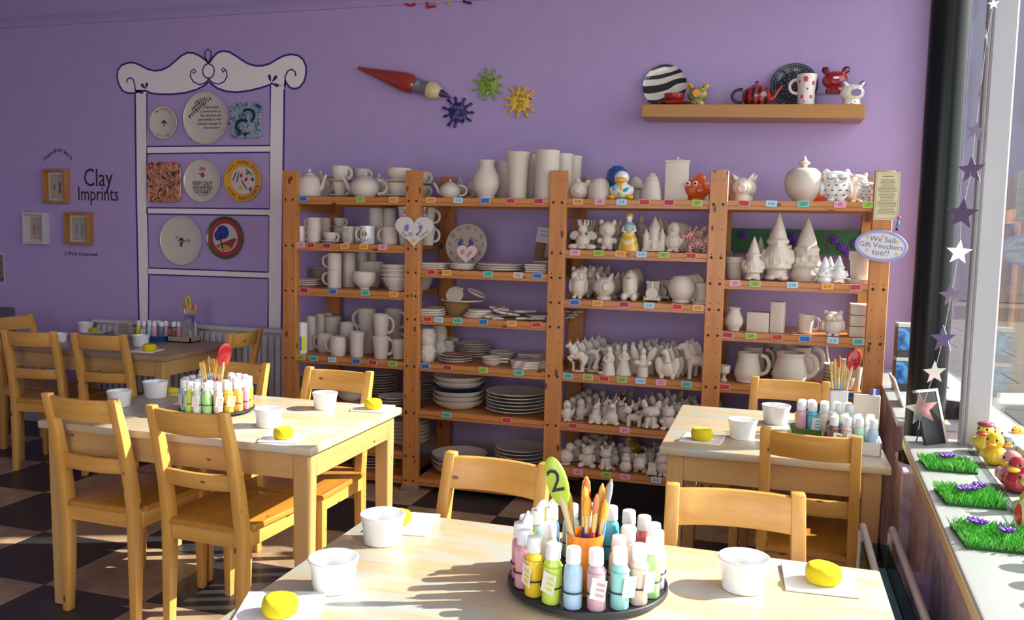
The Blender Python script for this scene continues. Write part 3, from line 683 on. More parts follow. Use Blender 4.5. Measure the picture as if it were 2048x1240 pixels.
P_VASE = [(.58, 0), (.64, .02), (.60, .06), (.9, .25), (1, .4), (.92, .58), (.62, .8), (.55, .88), (.66, 1)]
P_JUG = [(.66, 0), (.72, .02), (.96, .2), (1, .34), (.92, .55), (.78, .78), (.76, .88), (.82, 1)]
P_TALLF = [(.62, 0), (.66, .02), (.68, .3), (.72, .65), (.84, .88), (1, 1)]
P_POT = [(.70, 0), (.74, .02), (.88, .72), (.98, .73), (1, 1)]
def handle(parent, r, h, side, z0=.22, z1=.85, out=.6, th=.006, mat=BISQ, yaw=0):
    s = 1 if side == 'R' else -1; pts = []
    for k in range(11):
        a = -pi/2+pi*k/10
        pts.append((s*(r*.93+out*h*.55*max(0, cos(a))**.8), 0, h*((z0+z1)/2+(z1-z0)/2*sin(a))))
    bb = MB(); bb.tube(pts, th, 8, sq=1.3)
    o = bb.build('handle', mat, parent); o.rotation_euler.z = yaw; return o
def ware(name, prof, w, h, side=None, mat=BISQ, th=None, yaw=0, t=.004, out=.6, z0=.2, z1=.86):
    o = shell(prof, w, h, t).build(name, mat)
    if side:
        r = w/2*max(r_ for r_, z_ in prof if .2 < z_ < .9) if any(.2 < z_ < .9 for r_, z_ in prof) else w/2
        handle(o, r, h, side, z0, z1, out, th or max(.004, w*.06), mat, yaw)
    return o
def plate(R, h=.017, mat=BISQ, prof=plate_prof): return MB().lathe(prof(R, h), 40).build('plate', mat)
def teapot(w, h, spout='R', mat=BISQ, tall=False, sp=None):
    s = 1 if spout == 'R' else -1; r = w/2
    body = [(0, 0), (.6, 0), (.66, .02), (.92, .2), (1, .38), (.92, .58), (.62, .74), (.5, .76), (0, .76)] if not tall else [(0, 0), (.8, 0), (.9, .03), (1, .2), (.98, .42), (.88, .62), (.6, .74), (.4, .76), (0, .76)]
    o = MB().lathe([(a*r, z*h) for a, z in body], 32).build('teapot', mat)
    lid = MB().lathe([(.5*r, .755*h), (.46*r, .79*h), (.3*r, .84*h), (.1*r, .87*h), (0, .87*h)], 28).build('lid', mat, o)
    MB().lathe([(0, .86*h), (.10*r, .86*h), (.09*r, .89*h), (.14*r, .95*h), (.1*r, h), (0, h)], 14).build('knob', mat, lid)
    L = sp or .75*r
    MB().tube([(s*r*.75, 0, h*.22), (s*(r+.25*L), 0, h*.34), (s*(r+.55*L), 0, h*.56), (s*(r+L), 0, h*.80)], [r*.24, r*.19, r*.13, r*.10], 10).build('spout', mat, o)
    handle(o, r, h, 'L' if s > 0 else 'R', .14, .68, .75, r*.08, mat)
    return o
def solid(name, prof, w, h, mat=BISQ, n=32): return MB().lathe([(0, 0)]+[(r*w/2, z*h) for r, z in prof]+[(0, prof[-1][1]*h)], n).build(name, mat)

# modelled figures: unions of rounded forms in a unit-high space, skinned into one surface
PROTO = {}
def sculpt(key, fn, vox=.0185, sm=2):
    if key in PROTO: return PROTO[key]
    bb = MB(); fn(bb)
    ob = bb.build('tmp', BISQ, smooth=0)
    r = ob.modifiers.new('r', 'REMESH'); r.mode = 'VOXEL'; r.voxel_size = vox
    s = ob.modifiers.new('s', 'SMOOTH'); s.iterations = sm; s.factor = .5
    bpy.context.view_layer.update()
    me = bpy.data.meshes.new_from_object(ob.evaluated_get(bpy.context.evaluated_depsgraph_get()))
    me.name = key; zmin = min(v.co.z for v in me.vertices); zmax = max(v.co.z for v in me.vertices)
    k = 1/(zmax-zmin)
    for v in me.vertices: v.co = (v.co.x*k, v.co.y*k, (v.co.z-zmin)*k)
    me.polygons.foreach_set('use_smooth', [True]*len(me.polygons))
    om = ob.data; bpy.data.objects.remove(ob); bpy.data.meshes.remove(om)
    PROTO[key] = me; return me
def f_owl(b): b.ell(0,0,.38,.36,.32,.38); b.ell(0,0,.72,.35,.3,.27); [ (b.ell(s*.24,0,.93,.09,.07,.12,0,s*18), b.ell(s*.14,-.24,.74,.14,.09,.14), b.ell(s*.35,-.02,.4,.07,.2,.24), b.ell(s*.12,-.25,.04,.1,.1,.06)) for s in (-1,1)]; b.ell(0,-.31,.66,.05,.06,.07)
def f_pig(b): b.ell(0,0,.47,.48,.44,.38); [b.tube([(s*.2,-.02,.66),(s*.3,-.06,.86),(s*.36,-.08,1.0)],[.2,.14,.03],12,sq=.5) for s in (-1,1)]; b.tube([(.14,-.3,.5),(.18,-.5,.5)],.15,12); b.lathe([(0,0),(.34,0),(.3,.12),(0,.14)],20)
def f_pighead(b): b.ell(0,0,.5,.4,.38,.36); [b.tube([(s*.18,-.02,.68),(s*.32,-.05,.88),(s*.40,-.06,1.0)],[.2,.15,.04],12,sq=.5) for s in (-1,1)]; b.tube([(0,-.25,.45),(0,-.46,.45)],.15,14); b.lathe([(0,0),(.3,0),(.27,.2),(0,.2)],20)
def f_bear(b): b.ell(0,0,.34,.31,.27,.33); b.ell(0,-.03,.73,.28,.25,.24); [ (b.ell(s*.21,0,.92,.1,.07,.1), b.ell(s*.3,-.1,.42,.1,.13,.17,0,s*-20), b.ell(s*.27,-.2,.1,.15,.2,.11)) for s in (-1,1)]; b.ell(0,-.25,.67,.12,.1,.09)
def f_plainbear(b): b.ell(0,0,.25,.25,.22,.26); b.ell(0,-.02,.66,.34,.27,.27); [ (b.ell(s*.26,0,.9,.1,.08,.1), b.ell(s*.3,-.03,.3,.12,.1,.1,0,s*30), b.ell(s*.13,-.06,.06,.12,.14,.08)) for s in (-1,1)]; b.ell(0,-.27,.6,.08,.06,.06)
def f_penguin(b): b.ell(0,0,.33,.33,.3,.33); b.ell(0,0,.73,.24,.23,.27); b.ell(0,-.24,.72,.07,.1,.05); [ (b.ell(s*.34,.0,.4,.08,.15,.22,0,s*28), b.ell(s*.13,-.2,.03,.13,.16,.05)) for s in (-1,1)]
def f_cat(b): b.ell(0,.03,.28,.24,.24,.3); b.ell(0,-.05,.68,.25,.22,.21); [ (b.ell(s*.17,-.03,.9,.08,.06,.13,0,s*14), b.tube([(s*.1,-.18,.42),(s*.11,-.22,.03)],[.08,.08],8), b.ell(s*.2,-.02,.1,.1,.18,.1)) for s in (-1,1)]; b.tube([(.2,.15,.08),(.34,.0,.06),(.4,-.15,.07)],.05,8)
def f_fox(b): b.ell(0,.03,.24,.24,.24,.26); b.ell(0,-.05,.6,.34,.24,.2); [ (b.ell(s*.24,0,.85,.11,.06,.2,0,s*22), b.tube([(s*.1,-.18,.4),(s*.12,-.22,.03)],.07,8), b.ell(s*.2,-.02,.09,.12,.2,.09)) for s in (-1,1)]; b.ell(0,-.27,.55,.08,.1,.06)
def f_dog(b): b.ell(0,0,.42,.34,.17,.17); b.ell(-.3,-.05,.74,.2,.18,.19); b.ell(-.47,-.08,.68,.1,.1,.08); [b.ell(-.25+s*.13,0,.93,.06,.05,.12,0,s*20) for s in (-1,1)]; [b.tube([(x,y,.4),(x,y,.03)],[.1,.09],8) for x in (-.24,.24) for y in (-.09,.09)]; b.tube([(.3,0,.5),(.46,0,.7),(.42,0,.86)],[.07,.06,.05],8)
def f_scottie(b): b.ell(.05,0,.36,.42,.2,.24); b.ell(-.28,-.05,.66,.24,.18,.17,0,-15); b.ell(-.52,-.06,.6,.13,.1,.09); [b.ell(-.2+s*.1,0,.86,.06,.06,.12,0,s*16) for s in (-1,1)]; [b.tube([(x,y,.3),(x,y,.03)],[.12,.11],8) for x in (-.26,.32) for y in (-.1,.1)]; b.ell(.42,0,.62,.06,.06,.2,0,20); b.ell(.26,.02,.88,.12,.12,.12)
def f_unicorn(b): b.ell(.05,0,.52,.22,.13,.13,0,-20); b.tube([(-.08,0,.58),(-.16,0,.72),(-.2,0,.82)],[.13,.1,.08],10); b.ell(-.27,0,.82,.13,.07,.07,0,-35); b.tube([(-.2,0,.86),(-.23,0,1.0)],[.04,.012],8); b.tube([(-.1,.02,.86),(-.03,.03,.74),(.02,.03,.62)],[.05,.07,.05],8); b.tube([(-.1,-.05,.5),(-.26,-.05,.44),(-.14,-.05,.34)],[.08,.06,.05],8); b.tube([(-.08,.05,.5),(-.2,.05,.38),(-.1,.05,.26),(-.1,.05,.08)],[.08,.06,.045,.045],8); [b.tube([(.18,y,.48),(.26,y,.3),(.2,y,.16),(.2,y,.04)],[.12,.08,.05,.05],8) for y in (-.06,.06)]; b.tube([(.24,0,.55),(.34,0,.48),(.32,0,.3)],[.05,.06,.03],8); b.ell(.06,0,.03,.24,.12,.04)
def f_horse(b): b.ell(.12,0,.5,.26,.13,.14); b.tube([(-.05,0,.55),(-.14,0,.72),(-.17,0,.86)],[.14,.1,.07],10); b.ell(-.27,0,.83,.15,.07,.08,0,-30); b.tube([(-.16,0,.9),(-.14,0,1)],[.04,.012],8); b.tube([(-.08,.02,.9),(.0,.03,.76),(.05,.03,.62)],[.05,.08,.05],8); [b.tube([(x,y,.45),(x,y,.22),(x-.01,y,.03)],[.09,.05,.055],8) for x in (-.04,.3) for y in (-.07,.07)]; b.tube([(.36,0,.55),(.44,0,.4),(.42,0,.2)],[.05,.06,.03],8)
def f_dolphin(b): b.tube([(-.28,0,.78),(-.1,0,.86),(.1,0,.82),(.2,0,.6),(.12,0,.36),(.1,0,.14)],[.05,.12,.13,.11,.1,.16],10); b.ell(.0,0,.05,.28,.16,.06); b.ell(.2,0,.92,.05,.03,.1,0,25)
def f_mermaid(b): b.lathe([(0,0),(.3,0),(.24,.2),(.2,.4),(.14,.56),(.17,.68),(.08,.78),(0,.8)],16); b.ell(0,-.01,.88,.11,.11,.12); [b.tube([(s*.16,0,.68),(s*.2,-.08,.52),(s*.08,-.16,.46)],[.05,.05,.04],8) for s in (-1,1)]; b.ell(-.26,-.1,.06,.2,.12,.06); b.tube([(0,.08,.95),(.06,.12,.7),(.05,.13,.5)],[.08,.09,.06],8)
def f_lady(b): b.lathe([(0,0),(.27,0),(.25,.1),(.18,.35),(.1,.55),(.13,.68),(.06,.78),(0,.8)],18); b.ell(0,0,.87,.09,.09,.1); b.ell(0,.02,.95,.07,.07,.06); [b.tube([(s*.12,0,.68),(s*.17,-.05,.54),(s*.06,-.12,.48)],[.04,.04,.035],8) for s in (-1,1)]
def f_fairy(b): b.lathe([(0,0),(.2,0),(.18,.3),(0,.34)],16); b.ell(0,-.04,.42,.26,.18,.14); b.ell(0,-.06,.62,.12,.11,.14); b.ell(0,-.07,.82,.11,.11,.12); [ (b.ell(s*.28,.06,.72,.13,.04,.28,0,s*28), b.ell(s*.2,-.1,.46,.12,.12,.09)) for s in (-1,1)]
def f_pegasus(b): b.ell(0,0,.3,.3,.16,.24); b.tube([(0,-.05,.5),(-.03,-.05,.7),(-.08,-.08,.82)],[.14,.11,.09],10); b.ell(-.13,-.1,.82,.13,.08,.08,0,-20); b.tube([(-.05,-.05,.9),(-.04,-.05,1)],[.04,.015],8); [ (b.ell(s*.27,-.05,.38,.17,.07,.3,0,s*14), b.tube([(s*.2,-.05,.14),(s*.2,-.05,.02)],.09,8)) for s in (-1,1)]
def f_gnome(b): b.tube([(.26*cos(k*pi/8),.26*sin(k*pi/8),.2) for k in range(17)],.035,8); b.tube([(.19*cos(k*pi/8),.19*sin(k*pi/8)-.01,.57) for k in range(17)],.035,8); [b.ell(-.12+.06*k,-.2-.02*(k%2),.33-.02*(k%2),.03,.05,.12) for k in range(5)]; [b.ell(s*.11,-.06,.04,.12,.17,.05) for s in (-1,1)]; b.lathe([(0,.03),(.2,.03),(.2,.16),(.25,.2),(.27,.36),(.2,.5),(0,.56)],20); b.ell(0,-.13,.4,.17,.13,.17); b.ell(0,-.03,.53,.17,.16,.11); b.ell(0,-.2,.53,.045,.05,.045); b.lathe([(0,.54),(.2,.54),(.16,.68),(.09,.84),(.02,1.0),(0,1.0)],18); [b.tube([(s*.24,0,.42),(s*.28,-.08,.3),(s*.16,-.18,.28)],[.08,.07,.06],8) for s in (-1,1)]
def f_gnome2(b): b.tube([(.27*cos(k*pi/8),.27*sin(k*pi/8),.26) for k in range(17)],.03,8); b.tube([(.2*cos(k*pi/8),.2*sin(k*pi/8)-.01,.5) for k in range(17)],.035,8); [b.ell(-.16+.08*k,-.22-.02*(k%2),.33+.02*(k%2),.05,.05,.06) for k in range(5)]; b.lathe([(0,0),(.26,0),(.29,.1),(.24,.24),(.26,.28),(.22,.44),(0,.5)],20); b.ell(0,-.1,.34,.25,.17,.12); b.ell(0,-.12,.46,.16,.12,.1); b.lathe([(0,.48),(.21,.48),(.16,.66),(.08,.86),(.015,1.0),(0,1.0)],18); b.ell(0,-.22,.5,.045,.05,.04); b.tube([(-.24,0,.36),(-.34,-.04,.44),(-.34,-.06,.56)],[.08,.07,.09],8)
def f_crownfig(b): b.ell(0,0,.28,.26,.2,.22); b.ell(0,-.02,.66,.18,.17,.16); [b.tube([(.15*cos(a),.15*sin(a),.78),(.2*cos(a),.2*sin(a),.97)],[.06,.03],6) for a in [k*pi/3 for k in range(6)]]; [ (b.ell(s*.32,.05,.46,.2,.06,.15,0,s*20), b.ell(s*.3,-.15,.09,.22,.16,.1)) for s in (-1,1)]; b.ell(0,-.2,.08,.2,.12,.08)
def f_duck(b): b.ell(0,0,.3,.36,.34,.3); b.ell(0,-.06,.74,.25,.24,.24); b.ell(.0,.3,.36,.2,.16,.14); [b.ell(s*.32,.02,.32,.1,.2,.16) for s in (-1,1)]
def f_fish(b): b.ell(0,0,.46,.46,.3,.44); b.ell(.12,0,.88,.18,.07,.14,0,20); b.ell(.6,0,.45,.18,.08,.26); b.ell(.4,0,.45,.2,.14,.2); [b.ell(.05,s*.3,.36,.14,.06,.1,0,30) for s in (-1,1)]; b.ell(0,0,.05,.28,.2,.06)
def f_rocket(b): b.tube([(0,0,.12),(0,0,.4),(0,0,.7),(0,0,.9),(0,0,1.0)],[.26,.34,.33,.2,.05],18); [b.ell(.3*cos(a),.3*sin(a),.13,.15,.15,.14) for a in [k*pi/2+pi/4 for k in range(4)]]
def f_snowman(b): b.ell(0,0,.3,.33,.32,.3); b.ell(0,0,.7,.24,.23,.22); b.ell(0,-.02,.92,.18,.18,.09); b.ell(0,0,.52,.26,.25,.07)
def f_dragon(b): b.ell(0,0,.28,.28,.24,.28); b.tube([(0,0,.45),(.05,-.05,.65),(.06,-.1,.76)],[.18,.15,.14],10); b.ell(.06,-.2,.78,.15,.2,.13); [ (b.ell(.06+s*.12,-.05,.94,.05,.05,.1,0,s*25), b.ell(s*.22,-.12,.09,.13,.18,.09)) for s in (-1,1)]; b.tube([(-.2,.1,.15),(-.4,.0,.1),(-.5,-.1,.06)],[.12,.08,.04],8); [b.ell(-.12-.06*k,.1,.62-.13*k,.06,.06,.08) for k in range(4)]
def f_spiky(b): b.ell(0,0,.22,.3,.24,.22); b.tube([(0,0,.35),(.05,0,.6),(.12,0,.8)],[.2,.14,.1],10); b.tube([(.12,0,.8),(.17,0,1.0)],[.06,.02],8); b.ell(.02,-.1,.68,.1,.14,.1); b.ell(-.16,-.16,.08,.14,.16,.08); b.ell(.18,-.16,.08,.14,.16,.08); [b.ell(.17+.01*k,.03,.78-.14*k,.05,.05,.07) for k in range(4)]
def f_bird(b): b.ell(0,0,.36,.36,.28,.3,0,-12); b.ell(-.18,-.05,.76,.2,.19,.19); b.ell(-.38,-.08,.74,.1,.06,.05); b.ell(.36,.02,.42,.2,.1,.1,0,-20); b.ell(0,0,.05,.24,.2,.06)
def f_hippo(b): b.ell(0,.1,.42,.3,.42,.36); b.ell(0,-.35,.5,.26,.24,.24); b.ell(0,-.52,.4,.24,.18,.18); [ (b.ell(s*.17,-.28,.78,.06,.05,.08), b.tube([(s*.17,-.1,.25),(s*.17,-.1,.03)],.11,8), b.tube([(s*.17,.3,.25),(s*.17,.3,.03)],.11,8)) for s in (-1,1)]
def f_car(b): b.box((-.55,-.3,.16),(.55,.3,.5)); b.box((-.32,-.27,.45),(.3,.27,.95)); [b.lathe([(0,-.06),(.16,-.06),(.16,.06),(0,.06)],14,M=T(x,y,.16) @ RX(pi/2)) for x in (-.33,.33) for y in (-.3,.3)]
def f_train(b): b.box((-.3,.0,.2),(.3,.75,.95)); b.box((-.36,-.02,.92),(.36,.8,1.0)); b.tube([(0,-.5,.42),(0,.1,.42)],.3,16); b.tube([(0,-.35,.6),(0,-.35,1.0)],[.08,.11],10); b.box((-.34,-.55,.08),(.34,.75,.22)); [b.lathe([(0,-.05),(.14,-.05),(.14,.05),(0,.05)],12,M=T(s*.35,y,.14) @ RY(pi/2)) for s in (-1,1) for y in (-.35,.1,.5)]
def f_whale(b): b.ell(0,0,.4,.46,.42,.4); b.tube([(-.05,.0,.7),(-.08,0,.9),(-.1,0,1.0)],[.2,.08,.03],10); b.ell(.4,0,.72,.14,.1,.16,0,30); b.ell(0,-.4,.35,.12,.06,.1)
def f_dome(b): b.lathe([(0,0),(.48,0),(.5,.1),(.5,.5),(.44,.75),(.3,.92),(.1,1.0),(0,1.0)],24); [b.ell(.36*sin(a),-.36*cos(a),.35+.25*(k % 2),.1,.1,.16) for k, a in enumerate([-1.1,-.55,0,.55,1.1])]
def f_tower(b): [b.lathe([(0,z),(r,z),(r*.97,z+.12),(r*.8,z+.16),(0,z+.16)],18) for z, r in ((0,.4),(.14,.38),(.28,.36),(.42,.33),(.56,.30),(.70,.24))]; b.lathe([(0,.82),(.18,.82),(.12,.95),(.03,1),(0,1)],12)
def f_castle(b): b.box((-.34,-.22,0),(.34,.22,.3)); b.lathe([(0,0),(.24,0),(.22,.6),(.26,.66),(0,.66)],18); b.lathe([(0,.64),(.26,.64),(.1,.88),(.02,1),(0,1)],18); [ (b.lathe([(0,0),(.13,0),(.12,.4),(.15,.44),(0,.44)],14,M=T(s*.32,-.1,0)), b.lathe([(0,.43),(.15,.43),(.05,.6),(.01,.68),(0,.68)],14,M=T(s*.32,-.1,0))) for s in (-1,1)]; b.ell(0,-.22,.12,.1,.05,.14); b.box((-.46,-.26,0),(.46,.26,.06))
def f_mush(b): b.lathe([(0,0),(.2,0),(.17,.3),(.16,.6),(0,.6)],16); b.lathe([(0,.5),(.3,.5),(.34,.6),(.28,.8),(.14,.96),(0,1)],20)
def f_cupid(b): b.ell(0,0,.3,.3,.26,.3); b.ell(0,-.03,.7,.26,.24,.24); [ (b.ell(s*.25,-.12,.34,.1,.14,.1), b.ell(s*.18,-.22,.06,.13,.16,.07)) for s in (-1,1)]; b.ell(-.1,-.05,.93,.06,.06,.07); b.ell(.12,-.05,.93,.06,.06,.07); b.ell(0,-.27,.64,.12,.08,.09)
FIG = dict(owl=f_owl, pig=f_pig, pighead=f_pighead, bear=f_bear, plainbear=f_plainbear, penguin=f_penguin, cat=f_cat, fox=f_fox, dog=f_dog, scottie=f_scottie, unicorn=f_unicorn, horse=f_horse, dolphin=f_dolphin, mermaid=f_mermaid, lady=f_lady, fairy=f_fairy, pegasus=f_pegasus, gnome=f_gnome, gnome2=f_gnome2, crownfig=f_crownfig, duck=f_duck, fish=f_fish, rocket=f_rocket, snowman=f_snowman, dragon=f_dragon, spiky=f_spiky, bird=f_bird, hippo=f_hippo, car=f_car, train=f_train, whale=f_whale, dome=f_dome, tower=f_tower, castle=f_castle, mush=f_mush, cupid=f_cupid)
def fig(key, name, h, mat=None, wd=None):
    me = sculpt(key, FIG[key])
    if mat is not None:
        kk = key+mat.name
        if kk not in PROTO: m2 = me.copy(); m2.materials.clear(); m2.materials.append(mat); PROTO[kk] = m2
        me = PROTO[kk]
    o = mesh_obj(name, me); o.scale = (h, h, h); return o

# ---- placing: base pixel on a plane z, or a depth Y
def spot(px, py, z, Y=None):
    if Y is None: Y = min(max(zz(px, py, z).y, YF+.03), -.03)
    return Vector((xat(px, Y, z), Y, z+.0006))
def sz(p, *px): k = ppm(p); return [v/k for v in px]
BAYN = ['leftmost bay', 'second bay', 'third bay', 'rightmost bay']
def row(o, n, dx, dy, label, group):
    for k in range(1, n+1):
        c = dup(o); c.location = (o.location.x+dx*k, min(o.location.y+dy*k, -.02), o.location.z); tag(c, label, o['category'], group)
def pot(prof, px, py, z, w, h, label, cat='mug', name=None, side=None, Y=None, mat=BISQ, out=.6, yaw=0, rep=None, z0=.2, z1=.86, dz=0, t=.004):
    p = spot(px, py, z, Y); W_, H_ = sz(p, w, h)
    o = ware(name or cat.replace(' ', '_'), prof, W_, H_, side, mat, out=out, yaw=yaw, z0=z0, z1=z1, t=t)
    o.location = p+Vector((0, 0, dz)); tag(o, label, cat)
    if rep: o['group'] = rep[4]; row(o, *rep)
    return o
def figure(key, px, py, z, h, label, name='figurine', cat='figurine', Y=None, mat=None, rz=0, rep=None, sx=1):
    p = spot(px, py, z, Y); H_, = sz(p, h)
    o = fig(key, name, H_, mat); o.location = p; o.rotation_euler.z = rz; o.scale.x *= sx; tag(o, label, cat)
    if rep: o['group'] = rep[4]; row(o, *rep)
    return o
def stack(px, py, z, w, n, step, label, group, Y=None, prof=plate_prof, h=.017, mats=None, name='plate', cat='plate'):
    p = spot(px, py, z, Y); R = sz(p, w)[0]/2; me = {}
    for k in range(n):
        m = (mats or {}).get(k, BISQ)
        if m.name not in me: me[m.name] = MB().lathe(prof(R, h), 40).mesh(name, m, 50)
        o = mesh_obj(name, me[m.name]); o.location = p+Vector((random.uniform(-.003, .003), random.uniform(-.003, .003), k*step))
        tag(o, label if m is BISQ else label.replace('white', m.name.split('_')[0]), cat, group)
    return p, R
def bowl_prof(R, h): return [(0, 0), (R*.5, 0), (R*.55, h*.06), (R*.85, h*.45), (R, h), (R*.97, h), (R*.82, h*.5), (R*.5, h*.14), (0, h*.12)]
def square_stack(px, py, z, w, n, step, label, group, Y=None, rot=0, name='square_plate', cat='plate', d=1.0):
    p = spot(px, py, z, Y); s = sz(p, w)[0]/2
    me = MB().box((-s, -s*d, 0), (s, s*d, step*.86)).mesh(name, BISQ, 40, bev=min(.006, step*.4), seg=2)
    for k in range(n):
        o = mesh_obj(name, me); o.location = p+Vector((random.uniform(-.004, .004), random.uniform(-.004, .004), k*step)); o.rotation_euler.z = rot+random.uniform(-.05, .05)
        tag(o, label, cat, group)
    return p
# ================================================================ bisque ware on the shelves
# ---- leftmost bay, top
def tp(px, Y, z, w, h, spout, label, tall=False, sp=None, mat=BISQ, grp=None):
    p = spot(px, 0, z, Y); W_, H_ = sz(p, w, h); o = teapot(W_, H_, spout, mat, tall, sp and sz(p, sp)[0]); o.location = p; tag(o, label, 'teapot', grp); return o
tp(619, -.43, Z1, 50, 56, 'R', 'tall white teapot at the left end of the top shelf', True, 12)
tp(641, -.24, Z1, 46, 54, 'R', 'white teapot half hidden behind the leftmost teapot', True, 12)
def cupset(px, Y, z, sw, cw, ch, side, n, label, grp, big=None):
    p = spot(px, 0, z, Y); SW, CW, CH = sz(p, sw, cw, ch); zc_ = 0
    for k in range(n):
        s = MB().lathe(plate_prof(SW/2, .014), 36).build('saucer', BISQ); s.location = p+Vector((0, 0, zc_)); tag(s, 'white saucer '+label, 'saucer', grp+' saucers'); zc_ += .009
        w_, h_ = (CW, CH) if not (big and k == n-1) else sz(p, *big)
        c = ware('teacup', P_CUP, w_, h_, side, out=.55); c.location = p+Vector((0, 0, zc_)); tag(c, 'white teacup '+label, 'cup', grp+' cups'); zc_ += h_
cupset(680, -.38, Z1, 56, 30, 27, 'R', 2, 'stacked two high between the two front teapots', 'first stacked set', big=(38, 29))
cupset(722, -.16, Z1, 50, 30, 27, 'R', 2, 'stacked two high behind the round teapot', 'rear stacked set', big=(34, 27))
tp(730, -.44, Z1, 60, 50, 'L', 'round white teapot in the middle of the top left shelf', sp=20)
tp(757, -.24, Z1, 56, 50, 'L', 'round white teapot behind the middle teapot', sp=18)
cupset(797, -.42, Z1, 62, 44, 26, 'R', 2, 'stacked two high beside the second post', 'post stacked set', big=(50, 26))
cupset(838, -.16, Z1, 56, 42, 25, 'R', 2, 'stacked two high behind the second post', 'rear post set', big=(44, 24))
# second shelf
PM = mdots('pink_pattern_glaze', (.66, .58, .55), [(.45, .10, .12), (.5, .3, .3)], 60, .25)
pot(P_CYL, 600, 0, Z2, 24, 32, 'pink patterned mug at the left end of the second shelf', Y=-.44, mat=PM)
for k in range(2): pot(P_CYL, 628, 0, Z2, 28, 25, 'white mug in the front two-high stack on the second shelf', side='L', Y=-.43, dz=k*.074, out=.55)['group'] = 'front mug stack'
for k in range(2): pot(P_CYL, 648, 0, Z2, 26, 25, 'white mug in the two-high stack behind the front mugs', Y=-.25, dz=k*.074)['group'] = 'rear mug stack'
def oncup(px, Y, z, sw, cw, ch, side, label, dz=0):
    p = spot(px, 0, z, Y); SW, CW, CH = sz(p, sw, cw, ch)
    s = MB().lathe(plate_prof(SW/2, .012), 36).build('saucer', BISQ); s.location = p+Vector((0, 0, dz)); tag(s, 'white saucer under the '+label, 'saucer')
    c = ware('espresso_cup', P_CUP, CW, CH, side, out=.6); c.location = p+Vector((0, 0, dz+.007)); tag(c, label, 'cup')
oncup(661, -.43, Z2, 40, 28, 19, 'R', 'small espresso cup at the front of the second shelf')
pot(P_CYL, 683, 0, Z2, 30, 30, 'plain white pot holding up the small espresso cup', cat='pot', Y=-.22)
oncup(679, -.22, Z2, 30, 24, 18, 'R', 'raised espresso cup near the rear of the second shelf', dz=.09)
pot(P_BELLY, 697, 0, Z2, 26, 34, 'white mug with its handle to the front on the second shelf', Y=-.40, side='R', yaw=-1.2)
pot(P_BELLY, 714, 0, Z2, 22, 34, 'narrow white mug just behind the rainbow mug', Y=-.34)
o = pot(P_CYL, 735, 0, Z2, 30, 36, 'white mug painted with a rainbow heart and DAD lettering', side='L', Y=-.43, mat=GLAZE)
p = o.location; R = 15/ppm(p)
def curved(bb, body, size, R, y, z, a0):
    tv, tf = text_geo(body); vs = []
    for x, q, d in tv:
        a = a0+x*size/R; r = R+.0006+d*.05; vs.append((r*sin(a), -r*cos(a), z+q*size))
    bb.add(vs, tf, 0)
bb = MB(); curved(bb, 'DAD', .036, R, 0, .022, .1); curved(bb, 'I', .03, R, 0, .088, -.45); bb.build('lettering', mcol('navy_letter', (.03, .03, .12), .4), o, smooth=0)
for k, c in enumerate(((.5, .03, .03), (.75, .3, .02), (.75, .6, .03), (.1, .35, .06), (.05, .1, .4))):
    a = -.30+.15*k; hh = (.010, .017, .014, .017, .010)[k]
    bb = MB(); bb.add([((R+.0008)*sin(a+d), -(R+.0008)*cos(a+d), .058+v) for d, v in ((-.075, hh), (.075, hh), (.075, -hh), (-.075, -hh))], [(0, 1, 2, 3)]); bb.build('heart_stripe', mcol('rainbow_%d' % k, c, .4), o, smooth=0)
pot(P_CYL, 780, 0, Z2, 32, 35, 'white mug at the front beside the second post', side='L', Y=-.44)
for k in range(2): pot(P_CYL, 752, 0, Z2, 30, 36, 'white mug in the tall stack behind the rainbow mug', Y=-.30, dz=k*.104)['group'] = 'tall stack behind the rainbow mug'
for k in range(2): pot(P_CYL, 778, 0, Z2, 28, 36, 'white mug in the tall stack with handles left', side='L', Y=-.24, dz=k*.104)['group'] = 'tall stack with handles'
pot(P_CYL, 741, 0, Z2, 26, 36, 'white mug deep behind the tall mug stacks', Y=-.14, dz=0)
for k, Y in enumerate((-.44, -.30)):
    for q in range(2): pot(P_LATTE, 812+k*42, 0, Z2, 34, 38, ('tall white mug right behind the second post', 'tall white mug seen past the right of the heart')[k], side='R', Y=Y, dz=q*.11)['group'] = 'tall mugs by the heart %d' % k
# third shelf
stack(612, 0, Z4, 62, 3, .0125, 'white plate in the low front stack on the third shelf', 'front plates third shelf', Y=-.40)
stack(643, 0, Z4, 62, 8, .0125, 'white plate in the tall stack behind the jugs on the third shelf', 'rear plates third shelf', Y=-.14)
for k, (px, Y, side, n) in enumerate(((669, -.43, 'L', 2), (697, -.30, None, 2), (722, -.17, None, 2), (741, -.06, None, 2))):
    for q in range(n):
        pot(P_CYL, px, 0, Z4, 28-k, 35, ('ribbed white mug with handle in the front stack of the third shelf', 'white mug in the second column of the third shelf', 'white mug in the third column of the third shelf', 'white mug in the last column of the third shelf')[k], side=side, Y=Y, dz=q*.104, out=.7)['group'] = 'mug column %d third shelf' % k
for q in range(2): pot(P_BOWL, 729, 0, Z4, 49, 30, 'white footed bowl, nested pair at the front of the third shelf', cat='bowl', Y=-.44, dz=q*.016, t=.003)['group'] = 'footed bowl pair'
for q in range(3): pot(P_WIDE, 742, 0, Z4, 50, 38, 'deep white bowl nested behind the footed bowls', cat='bowl', Y=-.20, dz=q*.02, t=.0025)['group'] = 'deep bowl nest'
for q in range(4): pot(P_CONE, 792, 0, Z4, 56, 26, 'white bowl in the leaning nest beside the second post', cat='bowl', Y=-.43, dz=q*.025, t=.003)['group'] = 'leaning bowl nest'
